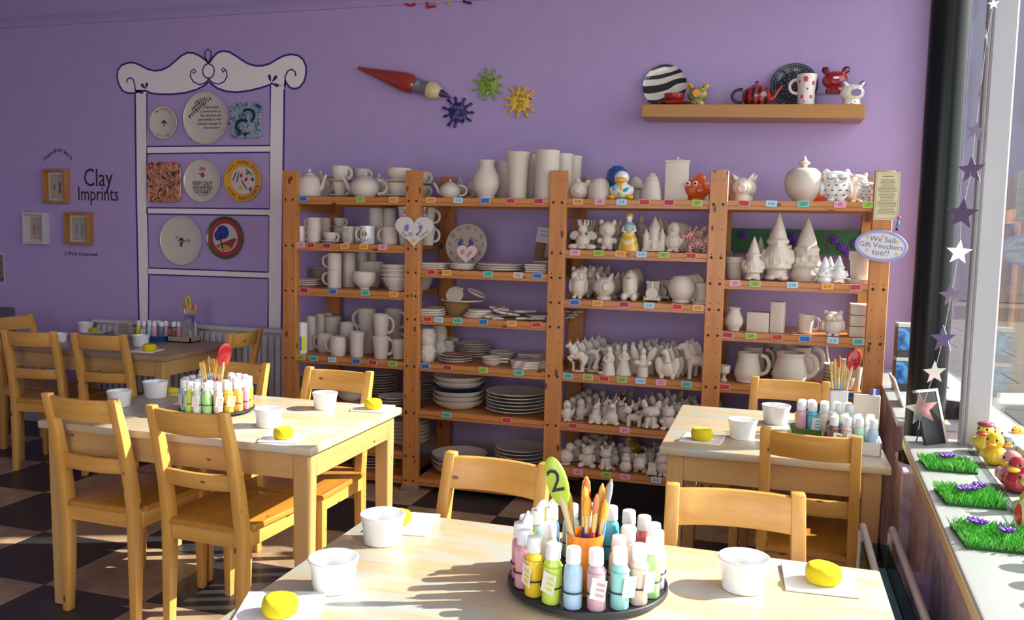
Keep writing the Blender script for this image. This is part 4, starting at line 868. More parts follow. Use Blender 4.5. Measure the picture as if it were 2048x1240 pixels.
for q in range(3): pot(P_CONE, 783, 0, Z4, 54, 26, 'white bowl in the nest at the rear of the third shelf', cat='bowl', Y=-.16, dz=q*.025, t=.003)['group'] = 'rear bowl nest'
pot(P_WIDE, 838, 0, Z4, 60, 40, 'large white bowl seen behind the second post', cat='bowl', Y=-.24)
# fourth shelf
def cylv(px, Y, h, label, mat=BISQ, w=20): return pot(P_CYL, px, 0, Z6, w, h, label, cat='vase', name='cylinder_vase', Y=Y, mat=mat)
o = cylv(605, -.45, 62, 'white cylinder with blue and yellow bands at the left of the fourth shelf', GLAZE)
for z0_, z1_, c, a0, a1 in ((.02, .105, (.02, .30, .60), -.9, .35), (.02, .105, (.80, .68, .02), .35, 1.2)):
    R = 10/ppm(o.location)+.0006; n = 8; vs = []; fs_ = []
    for k in range(n+1):
        a = a0+(a1-a0)*k/n; vs += [(R*sin(a), -R*cos(a), z0_), (R*sin(a), -R*cos(a), z1_)]
    fs_ = [(2*k, 2*k+2, 2*k+3, 2*k+1) for k in range(n)]
    MB().add(vs, fs_).build('colour_band', mcol('band_%.2f' % a0, c, .4), o)
cylv(622, -.30, 68, 'plain white cylinder vase second from the left on the fourth shelf')
cylv(640, -.18, 68, 'plain white cylinder vase third from the left on the fourth shelf')
cylv(655, -.08, 66, 'plain white cylinder vase furthest back on the fourth shelf')
pot(P_BELLY, 651, 710, Z6, 34, 36, 'rounded white mug behind the front rounded mug', side='L', Y=-.33, out=.55)
pot(P_BELLY, 676, 717, Z6, 34, 38, 'rounded white mug at the front of the fourth shelf', side='L', Y=-.44, out=.55)
pot(P_TUB, 666, 0, Z6, 34, 36, 'white planter raised at the rear of the fourth shelf', cat='planter', Y=-.15, dz=.085)
pot(P_CYL, 668, 0, Z6, 34, 32, 'white pot under the raised planter', cat='pot', Y=-.15)
pot(P_CYL, 694, 0, Z6, 28, 60, 'tall white tankard behind the flared tumbler', side='R', Y=-.28, out=.3, z0=.6, z1=.92)
pot(P_FLARE, 714, 720, Z6, 36, 50, 'flared white tumbler at the front of the fourth shelf', cat='tumbler', Y=-.43)
for q in range(2): pot(P_LATTE, 733, 0, Z6, 38, 46, 'white latte mug stacked behind the flared tumbler', side='L' if q else None, Y=-.26, dz=q*.132)['group'] = 'latte pair behind tumbler'
for q in range(2): pot(P_LATTE, 762, 725, Z6, 36, 46, 'white latte mug in the front two-high stack', side='R', Y=-.44, dz=q*.128, out=.5)['group'] = 'front latte stack'
for q in range(2): pot(P_LATTE, 786, 0, Z6, 36, 46, 'white latte mug in the stack behind the front latte mugs', side='R', Y=-.20, dz=q*.132, out=.5)['group'] = 'rear latte stack'
pot(P_POT, 797, 725, Z6, 28, 38, 'small white flowerpot beside the second post', cat='flowerpot', Y=-.44, dz=.008)
p = spot(797, 725, Z6, -.44); o = MB().lathe(plate_prof(16/ppm(p), .009), 30).build('saucer', BISQ); o.location = p; tag(o, 'white saucer under the small flowerpot', 'saucer')
# fifth shelf and below
stack(640, 0, Z7, 84, 8, .0165, 'white dinner plate in the stack behind the chair back', 'plates fifth shelf left', Y=-.33)
BLUEG = mcol('blue_glaze', (.02, .11, .36), .25, coat=.4)
stack(703, 0, Z7, 58, 5, .022, 'white bowl in the stack with one blue bowl', 'bowls with blue one', Y=-.40, prof=bowl_prof, h=.05, mats={2: BLUEG}, name='bowl', cat='bowl')
stack(760, 0, Z7, 72, 8, .0165, 'white plate in the tall rear stack of the fifth shelf', 'plates fifth shelf rear', Y=-.13)
stack(787, 0, Z7, 66, 3, .016, 'white plate in the short stack by the second post', 'plates fifth shelf right', Y=-.42)
stack(838, 0, Z7, 60, 7, .0165, 'white plate in the stack seen right behind the second post', 'plates fifth shelf behind post', Y=-.20)
stack(815, 0, Z8, 92, 6, .022, 'wide white dish in the low nest behind the second post', 'dishes low behind post', Y=-.33, prof=bowl_prof, h=.05, name='dish', cat='dish')
stack(740, 0, Z8, 92, 6, .018, 'wide white plate in the low stack behind the table leg', 'plates low left', Y=-.30)
stack(748, 0, Z9, 86, 5, .018, 'wide white plate in the bottom stack of the leftmost bay', 'plates bottom left', Y=-.36)

# ---- second bay, top
tp(900, -.42, Z1, 42, 38, 'L', 'small white teapot left on the second bay top', sp=14)
tp(916, -.22, Z1, 40, 36, 'L', 'small white teapot behind the small front teapot', sp=13)
tp(952, -.10, Z1, 44, 56, 'L', 'tall white coffee pot behind the round vase', True, 14)
def vase(prof, px, Y, z, w, h, label, rep=None): return pot(prof, px, 0, z, w, h, label, cat='vase', Y=Y, rep=rep)
vase(P_VASE, 972, -.42, Z1, 56, 76, 'round-bellied white vase in the middle of the top shelf')
vase(P_VASE, 1003, -.24, Z1, 54, 76, 'round-bellied white vase behind the front one')
vase(P_VASE, 1022, -.10, Z1, 52, 74, 'round-bellied white vase furthest back')
vase(P_TALLF, 1035, -.43, Z1, 56, 92, 'tall white vase with a flared mouth')
vase(P_TALLF, 1060, -.22, Z1, 54, 90, 'tall flared white vase hidden behind the front one')
P_TALLC = [(.92, 0), (.96, .02), (.95, .9), (1, .93), (1, 1)]
vase(P_TALLC, 1093, -.44, Z1, 50, 96, 'tall straight white vase beside the third post')
vase(P_TALLC, 1122, -.28, Z1, 44, 92, 'tall straight white vase behind the third post')
vase(P_TALLC, 1142, -.14, Z1, 40, 90, 'tall straight white vase furthest right behind the third post')
# second shelf of the second bay
square_stack(868, 541, Z3, 56, 3, .0125, 'square white plate in the left stack under the heart sign', 'square plates left', Y=-.40)
stack(925, 541, Z3, 52, 3, .0105, 'small white plate in the stack in front of the clock', 'small plates by clock', Y=-.42, prof=coupe_prof, h=.012)
stack(1000, 541, Z3, 94, 3, .0125, 'large white plate in the stack right of the clock', 'large plates by clock', Y=-.38, prof=coupe_prof, h=.012)
square_stack(1076, 544, Z3, 44, 4, .0125, 'square white dish in the stack by the third post', 'square dishes right', Y=-.42)
square_stack(1090, 540, Z3, 40, 5, .0125, 'square white dish in the rear stack by the third post', 'square dishes rear', Y=-.22)
p = spot(921, 0, Z3, -.30); R = 44/ppm(p)
ck = MB(); ck.lathe([(0, 0), (R, 0), (R, .010), (R*.985, .012), (0, .012)], 48, M=RX(pi/2)); ck = ck.build('clock', mcol('clock_glaze', (.48, .39, .32), .3, coat=.3), loc=(p.x, -.20, Z3+R*cos(.2)+.012), smooth=40); ck.rotation_euler = (-.2, 0, 0)
tag(ck, 'round ceramic clock with baby footprints leaning on the shelf', 'clock')
bb = MB()
for k in range(1, 13): a = pi/2-k*pi/6; bb.text(str(k), R*.24, T(R*.8*cos(a), -.0122, R*.8*sin(a)) @ FACE, 0, .0006)
bb.build('numerals', DARK, ck, smooth=0)
bb = MB()
for s in (-1, 1):
    bb.ell(s*R*.26-R*.02, -.0125, R*.10, R*.11, .001, R*.19, 0, s*-28); bb.ell(s*R*.18, -.0125, -R*.06, R*.08, .001, R*.1); [bb.ell(s*R*(.2+.075*k)-R*.02, -.0125, R*(.36-.045*k), R*.028, .001, R*.036) for k in range(5)]
bb.build('footprints', mcol('purple_print', (.12, .07, .22), .5), ck, smooth=0)
def heart_pts(w, n=40):
    pts = []
    for k in range(n):
        t = 2*pi*k/n; pts.append((16*sin(t)**3*w/32, (13*cos(t)-5*cos(2*t)-2*cos(3*t)-cos(4*t))*w/32))
    return pts
p = spot(932, 0, Z3, -.38); wd = 43/ppm(p)
ht = MB(); ht.prism(heart_pts(wd), -.006, 0); ht = ht.build('heart_tile', mcol('heart_cream', (.66, .55, .50), .4), loc=(p.x, -.37, Z3+wd*.52+.030), bev=.002); ht.rotation_euler = (-.25, 0, 0); tag(ht, 'small cream heart with pink prints propped in front of the clock', 'heart ornament')
bb = MB(); bb.ell(-wd*.2, -.0068, .006, wd*.12, .001, wd*.13, 0, 20); bb.ell(wd*.14, -.0068, -.005, wd*.09, .001, wd*.2, 0, 35); bb.build('pink_print', mcol('pink_print', (.58, .25, .25), .5), ht, smooth=0)
# brown picture frame behind third post
p = spot(1086, 0, Z3, -.12); w2 = 44/ppm(p); h2 = 70/ppm(p)
fr = empty('memory_frame', (p.x+.02, -.10, Z3+.03)); fr.rotation_euler = (-.12, .12, 0); tag(fr, 'brown frame with a red dotted border leaning behind the third post', 'picture frame')
MB().box((-w2*.7, 0, 0), (w2*.9, .012, h2)).build('board', mcol('brown_board', (.20, .09, .02), .5), fr, smooth=0)
MB().box((-w2*.35, -.003, h2*.14), (w2*.7, 0, h2*.85)).build('red_border', mdots('red_dotted', (.22, .02, .03), [(.7, .6, .55)], 45, .18, rnd=.1), fr, smooth=0)
MB().box((-w2*.2, -.005, h2*.24), (w2*.55, -.002, h2*.75)).build('inner_panel', mcol('mauve_panel', (.36, .25, .25), .6), fr, smooth=0)
bb = MB(); bb.box((-w2*.72, -.007, h2*.62), (w2*.05, -.004, h2*1.06)); nt = bb.build('note_card', mcol('white_card', (.6, .58, .62), .7), fr, smooth=0)
bb = MB(); bb.text('You can', .018, T(-w2*.34, -.0075, h2*.95) @ FACE); bb.text('paint a', .018, T(-w2*.34, -.0075, h2*.85) @ FACE); bb.build('note_lettering', DARK, nt, smooth=0)
# third shelf
square_stack(863, 635, Z5, 46, 3, .0135, 'square white tile in the stack left of the basket', 'tiles by basket', Y=-.42, name='square_tile', cat='tile')
square_stack(884, 630, Z5, 40, 3, .0135, 'square white tile in the stack behind the left tiles', 'tiles behind', Y=-.22, name='square_tile', cat='tile')
p = spot(914, 636, Z5, -.33); bw = 30/ppm(p); bh = 26/ppm(p)
bs = MB().lathe([(0, 0), (bw*.62, 0), (bw*.95, bh*.85), (bw, bh), (bw*.92, bh), (bw*.85, bh*.8), (bw*.55, .006), (0, .006)], 28).build('wicker_basket', mstripe('wicker', (.20, .10, .03), (.34, .19, .07), 60, 2, rough=.7, coat=0), loc=p); tag(bs, 'small brown wicker basket under the scalloped dish', 'basket')
dw = 43/ppm(p)
n = 48; prof = coupe_prof(dw, .012); bb = MB(); bb.lathe(prof, n)
for i, v in enumerate(bb.v):
    a = math.atan2(v[1], v[0]); k = 1+.035*cos(12*a)*(v[0]**2+v[1]**2 > (dw*.8)**2); bb.v[i] = (v[0]*k, v[1]*k, v[2])
o = bb.build('scalloped_dish', BISQ, loc=p+Vector((.035, 0, bh))); tag(o, 'scalloped white dish resting on the wicker basket', 'dish')
R = 18/ppm(p); bb = MB(); bb.lathe([(0, 0), (R, 0), (R*.98, .008), (0, .010)], 32, M=RX(pi/2)); bb.ell(R*.75, -.004, R*.75, .008, .008, .008)
o = bb.build('round_lid', BISQ, loc=p+Vector((-.008, -.02, bh+R*.75))); o.rotation_euler = (-.5, 0, 0); tag(o, 'white round lid tilted up in the scalloped dish', 'lid')
R = 20/ppm(p); o = MB().lathe(coupe_prof(R, .012), 36).build('small_dish', BISQ, loc=p+Vector((.115, 0, bh+.045))); o.rotation_euler = (.0, .42, 0); tag(o, 'small white dish tipped on the right of the scalloped dish', 'dish')
def flat_shape(fn, px, Y, z, w, th, label, rot=0, tilt=(0, 0), dz=0, name='flat_ornament'):
    p = spot(px, 0, z, Y); s = sz(p, w)[0]; bb = MB(); bb.prism([(x*s, y*s) for x, y in fn], -th, 0, M=RX(-pi/2))
    o = bb.build(name, BISQ, loc=p+Vector((0, 0, dz)), bev=.003, seg=2); o.rotation_euler = (tilt[0], tilt[1], rot); tag(o, label, 'ornament'); return o
def oval(a=.5, b_=.4, n=28): return [(a*cos(2*pi*k/n), b_*sin(2*pi*k/n)) for k in range(n)]
def starp(n, r1, r2): return [((r1 if k % 2 == 0 else r2)*cos(pi*k/n+pi/2), (r1 if k % 2 == 0 else r2)*sin(pi*k/n+pi/2)) for k in range(2*n)]
def lobes(n, a, b_): return [((a+b_*cos(n*2*pi*k/60))*cos(2*pi*k/60), (a+b_*cos(n*2*pi*k/60))*sin(2*pi*k/60)) for k in range(60)]
for q in range(3): flat_shape(oval(.5, .62), 954+q*4, -.36, Z5, 54, .0135, 'thick oval white plaque in the pile of three', dz=q*.0145, rot=.1*q, name='oval_plaque')['group'] = 'oval plaques'
SHN = [('lobed', lobes(5, .36, .13)), ('star', starp(5, .5, .3)), ('butterfly', lobes(4, .34, .16)), ('flower', lobes(6, .38, .1)), ('cloud', lobes(3, .38, .1)), ('starfish', starp(5, .52, .22)), ('leaf', oval(.5, .26)), ('petal', lobes(7, .4, .08))]
for k, (px, Y, w, dz, tx, ty) in enumerate(((988, -.44, 42, .002, .12, .18), (1003, -.30, 60, .004, 0, 0), (998, -.36, 44, .045, .1, -.12), (1015, -.40, 52, .022, .15, .05), (1042, -.32, 70, .03, .05, .06), (1060, -.43, 60, .003, .06, 0), (1082, -.36, 56, .014, .0, .04), (1075, -.20, 60, .004, 0, 0))):
    flat_shape(SHN[k][1], px, Y, Z5, w, .013, '%s-shaped flat white ornament in the loose pile of the second bay' % SHN[k][0], rot=k*.7, tilt=(tx, ty), dz=dz)
p = spot(1143, 0, Z5, -.22)
for k in range(3): flat_shape(lobes(6, .38, .1), 1128+k*8, -.2+.05*k, Z5, 46, .011, 'flat white flower seen right behind the third post', dz=k*.013, rot=k)['group'] = 'flat flowers behind post'
# fourth shelf
for k, (px, Y, n) in enumerate(((855, -.43, 2), (877, -.28, 2), (893, -.20, 1), (903, -.08, 1))):
    for q in range(n):
        p = spot(px, 0, Z6, Y); W_, H_ = sz(p, 32, 33)
        o = ware('embossed_tumbler', [(.8, 0), (.88, .04), (1, .3), (.98, .7), (.84, .97), (.82, 1)], W_, H_)
        for e in range(7):
            a = 2*pi*e/7; bb = MB(); bb.ell(W_*.47*cos(a), W_*.47*sin(a), H_*.62, .007, .007, .010); bb.ell(W_*.47*cos(a+.45), W_*.47*sin(a+.45), H_*.3, .006, .006, .016); bb.build('relief', BISQ, o)
        o.location = p+Vector((0, 0, q*H_)); tag(o, ('embossed white tumbler in the front pair beside the second post', 'embossed white tumbler in the pair behind the front pair', 'embossed white tumbler third along', 'embossed white tumbler furthest back')[k], 'tumbler', 'tumblers %d' % k)
PNK = mdots('pink_leaf_glaze', (.40, .20, .20), [(.26, .10, .11), (.55, .35, .33)], 70, .4)
stack(911, 728, Z6, 68, 3, .014, 'white plate in the stack topped by a pink leafy plate', 'plates with pink one', Y=-.40, mats={2: PNK})
stack(948, 718, Z6, 64, 6, .0145, 'white plate in the stack behind the pink plate', 'plates behind pink', Y=-.17)
for q in range(2):
    p = spot(984, 733, Z6, -.42); s = sz(p, 56)[0]; bb = MB(); bb.lathe(bowl_prof(s*.38, .03), 32)
    bb.box((s*.3, -.012, .022), (s*.62, .012, .030)); o = bb.build('handled_dish', BISQ, loc=p+Vector((0, 0, q*.018))); tag(o, 'shallow white dish with a tab handle, nested pair', 'dish', 'tab-handled dishes')
stack(1003, 716, Z6, 50, 4, .012, 'fluted white saucer in the low stack behind the handled dishes', 'fluted saucers', Y=-.20, prof=coupe_prof, h=.012)
for q in range(3): flat_shape(lobes(8, .46, .04), 1056, -.41, Z6, 72, .014, 'wavy-edged white tray in the front pile of three', dz=q*.0145, rot=.1*q, name='wavy_tray')['group'] = 'wavy trays'
square_stack(1062, 722, Z6, 46, 4, .013, 'square white coaster in the rear stack near the third post', 'square coasters', Y=-.18, name='square_coaster', cat='tile')
# fifth and bottom shelf
NAVY = mcol('navy_glaze', (.008, .016, .06), .25, coat=.4)
p, R = stack(917, 823, Z7, 104, 6, .028, 'wide white bowl in the stack with one navy bowl', 'bowls with navy one', Y=-.36, prof=bowl_prof, h=.055, mats={3: NAVY}, name='bowl', cat='bowl')
stack(1032, 830, Z7, 122, 6, .0195, 'wide white rimmed plate in the big stack of the second bay', 'big plates second bay', Y=-.33, h=.022)
stack(918, 0, Z9, 112, 3, .03, 'wide white bowl on the bottom shelf behind the chair', 'bottom bowls', Y=-.32, prof=bowl_prof, h=.06, name='bowl', cat='bowl')
stack(1040, 0, Z9, 104, 9, .021, 'large white plate in the bottom stack of the second bay', 'bottom plates second bay', Y=-.30, h=.020)

# ---- third bay
figure('whale', 1157, 0, Z1, 46, 'round white whale money bank with a raised tail', 'whale_bank', 'money bank', Y=-.42)
figure('dome', 1198, 0, Z1, 44, 'domed white hedgehog-like bank on the third bay top', 'domed_bank', 'money bank', Y=-.42)
p = spot(1233, 0, Z1, -.16); o = solid('globe_bank', [(.4, 0), (.5, .04), (.85, .25), (1, .55), (.85, .85), (.4, .99)], 48/ppm(p), 72/ppm(p), mblotch('blue_brown_globe', [(.01, .06, .28), (.02, .10, .38), (.10, .05, .03)], 9, rough=.15, coat=.7)); o.location = p; tag(o, 'glossy blue round bank behind the painted duck', 'money bank')
o = figure('duck', 1243, 0, Z1, 58, 'white painted duck bank with coloured petals', 'duck_bank', 'money bank', Y=-.43, mat=GLAZE); H_ = o.scale.z
MB().ell(0, -.33, .66, .22, .15, .11).build('beak', mcol('orange_beak', (.78, .36, .02), .25, coat=.4), o)
for x, z, c, a in ((-.2, .42, (.08, .35, .36), 20), (.04, .42, (.8, .5, .05), 0), (.2, .34, (.06, .40, .42), 60), (.0, .16, (.35, .50, .05), -40)): MB().ell(x, -.33, z, .06, .03, .12, 0, a).build('petal_spot', mcol('petal_%.2f_%.2f' % (x, z), c, .3, coat=.3), o)
for s in (-1, 1): MB().ell(s*.3, -.16, .1, .14, .16, .1).build('foot', mcol('yellow_foot', (.75, .45, .03), .3), o)
figure('mush', 1269, 0, Z1, 50, 'white toadstool ornament behind the duck', 'toadstool_ornament', 'ornament', Y=-.26)
figure('tower', 1303, 0, Z1, 56, 'tiered white tower ornament in front', 'tower_ornament', 'ornament', Y=-.42)
p = spot(1352, 0, Z1, -.40); w3, h3 = 23/ppm(p), 88/ppm(p)
o = MB().box((-w3, -w3*.8, 0), (w3, w3*.8, h3*.86)).build('box_canister', BISQ, loc=p, bev=.004, seg=2); o.rotation_euler.z = .1; tag(o, 'tall square white lidded canister on the third bay top', 'canister')
MB().box((-w3*1.06, -w3*.86, h3*.845), (w3*1.06, w3*.86, h3*.9)).build('lid', BISQ, o, bev=.003); MB().lathe([(0, .9*h3), (w3*.7, .9*h3), (w3*.3, .945*h3), (w3*.12, .95*h3), (w3*.14, h3*.98), (0, h3)], 16).build('lid_knob', BISQ, o)
figure('mush', 1409, 0, Z1, 44, 'white bank partly hidden behind the orange fish', 'hidden_bank', 'money bank', Y=-.2)
o = figure('fish', 1393, 0, Z1, 54, 'glossy orange-red fish money bank beside the fourth post', 'fish_bank', 'money bank', Y=-.42, mat=mcol('orange_fish_glaze', (.62, .085, .015), .18, coat=.7), rz=.18, sx=1.1)
for x, y in ((-.32, -.20), (-.08, -.285)):
    MB().ell(x, y, .62, .085, .06, .10).build('eye', GLAZE, o); MB().ell(x-.01, y-.05, .62, .045, .03, .05).build('pupil', DARK, o)
# second shelf
rr = lambda l, g, n=1, dx=.012, dy=.12: (n, dx, dy, l, g)
figure('crownfig', 1165, 0, Z2, 60, 'seated white winged figurine with a crown', Y=-.42, sx=.92, rep=rr('crowned winged figurine behind the front one', 'crowned figurines', 2))
figure('plainbear', 1214, 0, Z2, 62, 'plain white big-headed bear figurine on the second shelf', Y=-.42, sx=.82, rep=rr('big-headed bear figurine behind the front one', 'big-headed bears', 2))
o = figure('lady', 1257, 0, Z2, 76, 'lady figurine in a painted yellow ball gown', Y=-.43, mat=GLAZE)
bb = MB(); bb.lathe([(.30, 0), (.28, .1), (.205, .35), (.12, .54)], 24); o2 = bb.build('yellow_gown', mstripe('yellow_gown', (.75, .42, .02), (.72, .62, .40), 2.4, .5, thr=.72, kind='RINGS'), o)
MB().ell(0, .02, .93, .105, .10, .08).build('yellow_hair', mcol('yellow_hair', (.7, .42, .03), .4), o); MB().lathe([(.145, .56), (.15, .68), (.09, .76)], 16).build('blue_bodice', mcol('pale_blue_glaze', (.30, .45, .52), .3), o)
figure('lady', 1280, 0, Z2, 74, 'plain white lady figurine behind the yellow gown', Y=-.20)
figure('castle', 1308, 0, Z2, 70, 'white castle ornament with pointed towers', 'castle_ornament', 'ornament', Y=-.42, sx=.72, rep=rr('white castle ornament behind the front castle', 'castle ornaments', 2))
figure('penguin', 1346, 0, Z2, 61, 'plump white penguin figurine on the second shelf', Y=-.42, sx=.9, rep=rr('plump white penguin behind the front penguin', 'plump penguins', 2))
figure('scottie', 1393, 0, Z2, 55, 'terrier figurine painted in red and white checks', Y=-.43, sx=.85, mat=mcheck('red_white_check', (.45, .02, .03), (.72, .62, .58), 16))
figure('scottie', 1408, 0, Z2, 55, 'plain white terrier figurine behind the checked one', Y=-.2)
# third shelf
figure('owl', 1157, 594, Z4, 64, 'white owl money bank at the left of the third bay', 'owl_bank', 'money bank', Y=-.42, sx=.78, rep=rr('white owl bank behind the front owl', 'owl banks', 3, .022, .12))
figure('pig', 1208, 598, Z4, 54, 'white piggy bank with upright ears', 'piggy_bank', 'money bank', Y=-.42, sx=.88, rep=rr('white piggy bank behind the front pig', 'piggy banks', 2))
o = figure('rocket', 1259, 602, Z4, 62, 'white rocket money bank with a coin slot', 'rocket_bank', 'money bank', Y=-.43, sx=.72)
MB().box((-.085, -.345, .735), (.085, -.25, .752)).build('coin_slot', DARK, o, smooth=0)
for k in (1, 2): c = figure('rocket', 1259+6*k, 0, Z4, 60, 'white rocket bank behind the front rocket', 'rocket_bank', 'money bank', Y=-.43+.15*k, sx=.72); c['group'] = 'rear rockets'
figure('train', 1305, 604, Z4, 40, 'white steam train ornament seen head-on', 'train_ornament', 'ornament', Y=-.40, rep=rr('white train ornament behind the front train', 'train ornaments', 2, .03, .17))
p = spot(1362, 606, Z4, -.42); o = solid('ball_bank', [(.6, 0), (.66, .03), (.62, .12), (.78, .2), (1, .5), (.9, .78), (.55, .96)], 56/ppm(p), 56/ppm(p)); o.location = p; tag(o, 'plain white ball bank on a round foot', 'money bank', 'ball banks'); row(o, 2, .01, .16, 'plain white ball bank behind the front ball', 'ball banks rear')
p = spot(1408, 608, Z4, -.43); o = solid('bollard_ornament', [(1, 0), (1, .1), (.72, .2), (.62, .6), (.8, .9), (.78, 1)], 46/ppm(p), 42/ppm(p)); o.location = p; tag(o, 'white waisted ornament half hidden by the fourth post', 'ornament')
# fourth shelf
figure('unicorn', 1152, 742, Z6, 64, 'rearing white unicorn at the front left', 'unicorn_figurine', Y=-.46, rep=rr('rearing white unicorn in the row behind the front one', 'unicorn row', 4, .022, .095))
figure('dolphin', 1186, 742, Z6, 49, 'white leaping dolphin ornament', 'dolphin_figurine', Y=-.43, rep=rr('leaping dolphin behind the front dolphin', 'dolphin row', 3, .022, .12), sx=1.0)
figure('mermaid', 1217, 747, Z6, 57, 'white mermaid figurine with a spread tail', 'mermaid_figurine', Y=-.47, sx=.85, rep=rr('white mermaid in the row behind the front one', 'mermaid row', 4, .028, .1))
figure('lady', 1247, 748, Z6, 62, 'white robed lady figurine at the front', 'lady_figurine', Y=-.45, rep=rr('white robed lady in the row behind the front lady', 'lady row', 4, .03, .1))
figure('fairy', 1285, 750, Z6, 60, 'white fairy bust with raised wings', 'fairy_figurine', Y=-.46, rep=rr('white fairy in the row behind the front fairy', 'fairy row', 3, .02, .12), sx=.95)
figure('pegasus', 1334, 754, Z6, 66, 'white winged horse ornament with folded wings', 'winged_horse_figurine', Y=-.47, sx=.82, rep=rr('white winged horse in the row behind the front one', 'winged horse row', 4, .018, .07))
figure('horse', 1383, 752, Z6, 78, 'white standing unicorn beside the fourth post', 'unicorn_figurine', Y=-.43, rep=rr('white standing unicorn behind the front one', 'standing unicorns', 1, .02, .12))
# fifth shelf
figure('penguin', 1133, 842, Z7, 42, 'small white penguin at the left end of the fifth shelf', Y=-.47, rep=rr('small white penguin in the left row', 'small penguins left', 4, .010, .1), sx=.85, rz=.4)
figure('penguin', 1161, 835, Z7, 42, 'small white penguin second from the left', Y=-.40, rep=rr('small white penguin in the second row', 'small penguins second', 3, .022, .1), sx=.85)
figure('spiky', 1190, 845, Z7, 51, 'small white sitting unicorn figurine', Y=-.48, rep=rr('small sitting unicorn in the row behind', 'sitting unicorns', 4, .03, .1), sx=.85)
figure('dragon', 1222, 848, Z7, 52, 'small white sitting dragon figurine', Y=-.48, rep=rr('small sitting dragon in the row behind', 'sitting dragons', 1, .03, .1))
o = figure('dragon', 1243, 0, Z7, 50, 'small brown glazed dragon behind the white ones', Y=-.24, mat=mcol('brown_glaze', (.16, .035, .02), .2, coat=.6))
figure('dog', 1268, 847, Z7, 46, 'small white dog figurine with a raised tail', Y=-.47, rep=rr('small white dog in the row behind', 'small dogs', 4, .022, .1))
figure('fox', 1301, 857, Z7, 58, 'small white fox figurine with big pointed ears', Y=-.49, rep=rr('small white fox in the row behind', 'small foxes', 3, .028, .12))
figure('cupid', 1336, 860, Z7, 50, 'small white cub figurine by the table corner', Y=-.48, rep=rr('small white cub in the row behind', 'small cubs', 3, .03, .12))
figure('cat', 1370, 0, Z7, 50, 'small white kitten figurine behind the table corner', Y=-.48, rep=rr('small white kitten in the row behind', 'small kittens', 4, .028, .1))
figure('bird', 1404, 0, Z7, 44, 'small white bird figurine by the fourth post', Y=-.44, rep=rr('small white bird in the row behind', 'small birds', 3, .028, .1))
# bottom shelf
figure('bird', 1130, 937, Z8, 46, 'white duckling figurine at the left of the bottom shelf', Y=-.46, rep=rr('white duckling in the row behind', 'ducklings', 4, .024, .1), rz=pi)
figure('bear', 1175, 940, Z8, 46, 'white teddy bear figurine on the bottom shelf', Y=-.45, rep=rr('white teddy bear in the row behind', 'teddy bears', 3, .014, .125))
figure('cat', 1211, 946, Z8, 49, 'white sitting cat figurine on the bottom shelf', Y=-.47, rep=rr('white sitting cat in the row behind', 'sitting cats', 1, .0, .1))
figure('snowman', 1227, 0, Z8, 38, 'small white figure row between the cat and the snowman', Y=-.36, rep=rr('small white figure further back between cat and snowman', 'small figures', 3, .022, .1))
figure('snowman', 1251, 949, Z8, 40, 'white snowman figurine at the front of the bottom shelf', Y=-.49)
figure('bird', 1262, 0, Z8, 42, 'white bird figurine behind the snowman', Y=-.36)
figure('bird', 1266, 0, Z8, 44, 'yellow glazed bird at the rear of the bottom shelf', Y=-.14, mat=mcol('yellow_bird_glaze', (.55, .36, .02), .25, coat=.4))
figure('hippo', 1281, 945, Z8, 40, 'white hippo figurine facing forward', Y=-.44, rep=rr('white hippo in the row behind', 'hippos', 2, .03, .15))
figure('car', 1304, 951, Z8, 26, 'small white car figurine on the bottom shelf', Y=-.49, rep=rr('small white car in the row behind', 'small cars', 4, .024, .1), rz=pi/2)
figure('owl', 1326, 953, Z8, 46, 'white owl figurine by the table leg', Y=-.47, rep=rr('white owl in the row behind the table corner', 'small owls', 3, .03, .11))
figure('bear', 1360, 0, Z8, 44, 'white cub figurine behind the table leg', Y=-.46)
figure('snowman', 1390, 0, Z8, 44, 'white snowman figurine hidden by the table leg', Y=-.46)

# ---- rightmost bay
figure('pighead', 1483, 0, Z1, 56, 'white pig head bank beside the fourth post', 'pig_head_bank', 'money bank', Y=-.42, rep=rr('white pig head bank behind the front one', 'pig heads', 1))
p = spot(1605, 0, Z1, -.40); o = solid('onion_jar', [(.5, 0), (.52, .03), (.62, .08), (.9, .22), (1, .42), (.9, .62), (.6, .73), (.18, .745)], 75/ppm(p), 91/ppm(p)); o.location = p; tag(o, 'large round white jar with a pointed finial', 'jar')
hh = 91/ppm(p); MB().lathe([(0, .73*hh), (.015, .73*hh), (.014, .79*hh), (.028, .84*hh), (.03, .86*hh), (.014, .9*hh), (.004, hh), (0, hh)], 18).build('finial', BISQ, o)
p2 = spot(1628, 0, Z1, -.18); o = solid('red_ball_bank', [(.5, 0), (.8, .15), (1, .5), (.8, .85), (.4, .98)], 62/ppm(p2), 62/ppm(p2), mcol('red_orange_glaze', (.60, .09, .03), .2, coat=.6)); o.location = p2; tag(o, 'red-orange round bank peeking from behind the onion jar', 'money bank')
def owl_lantern(px, w, h, Y, label):
    p = spot(px, 0, Z1, Y); W_, H_ = sz(p, w, h); o = fig('owl', 'owl_lantern', H_, GLAZE); o.scale.x = W_/.76; o.location = p; tag(o, label, 'lantern')
    for r_ in range(3):
        for k in range(3+r_ % 2):
            a = (-.75+.5*k) if r_ % 2 else (-.5+.5*k)
            MB().ell(.37*sin(a), -.335*cos(a), .5-.15*r_, .036, .016, .022, 0, 35 if k % 2 else -35).build('cut_out', mcol('lantern_hole', (.16, .14, .125), .8), o)
    for s in (-1, 1): MB().ribbon([(s*.14+.09*cos(a), .74+.07*sin(a)) for a in (pi+.2, pi+.8, pi*1.5, 2*pi-.8, 2*pi-.2)], .03, -.335, .01).build('eyelid', mcol('lid_brown', (.16, .12, .09), .6), o)
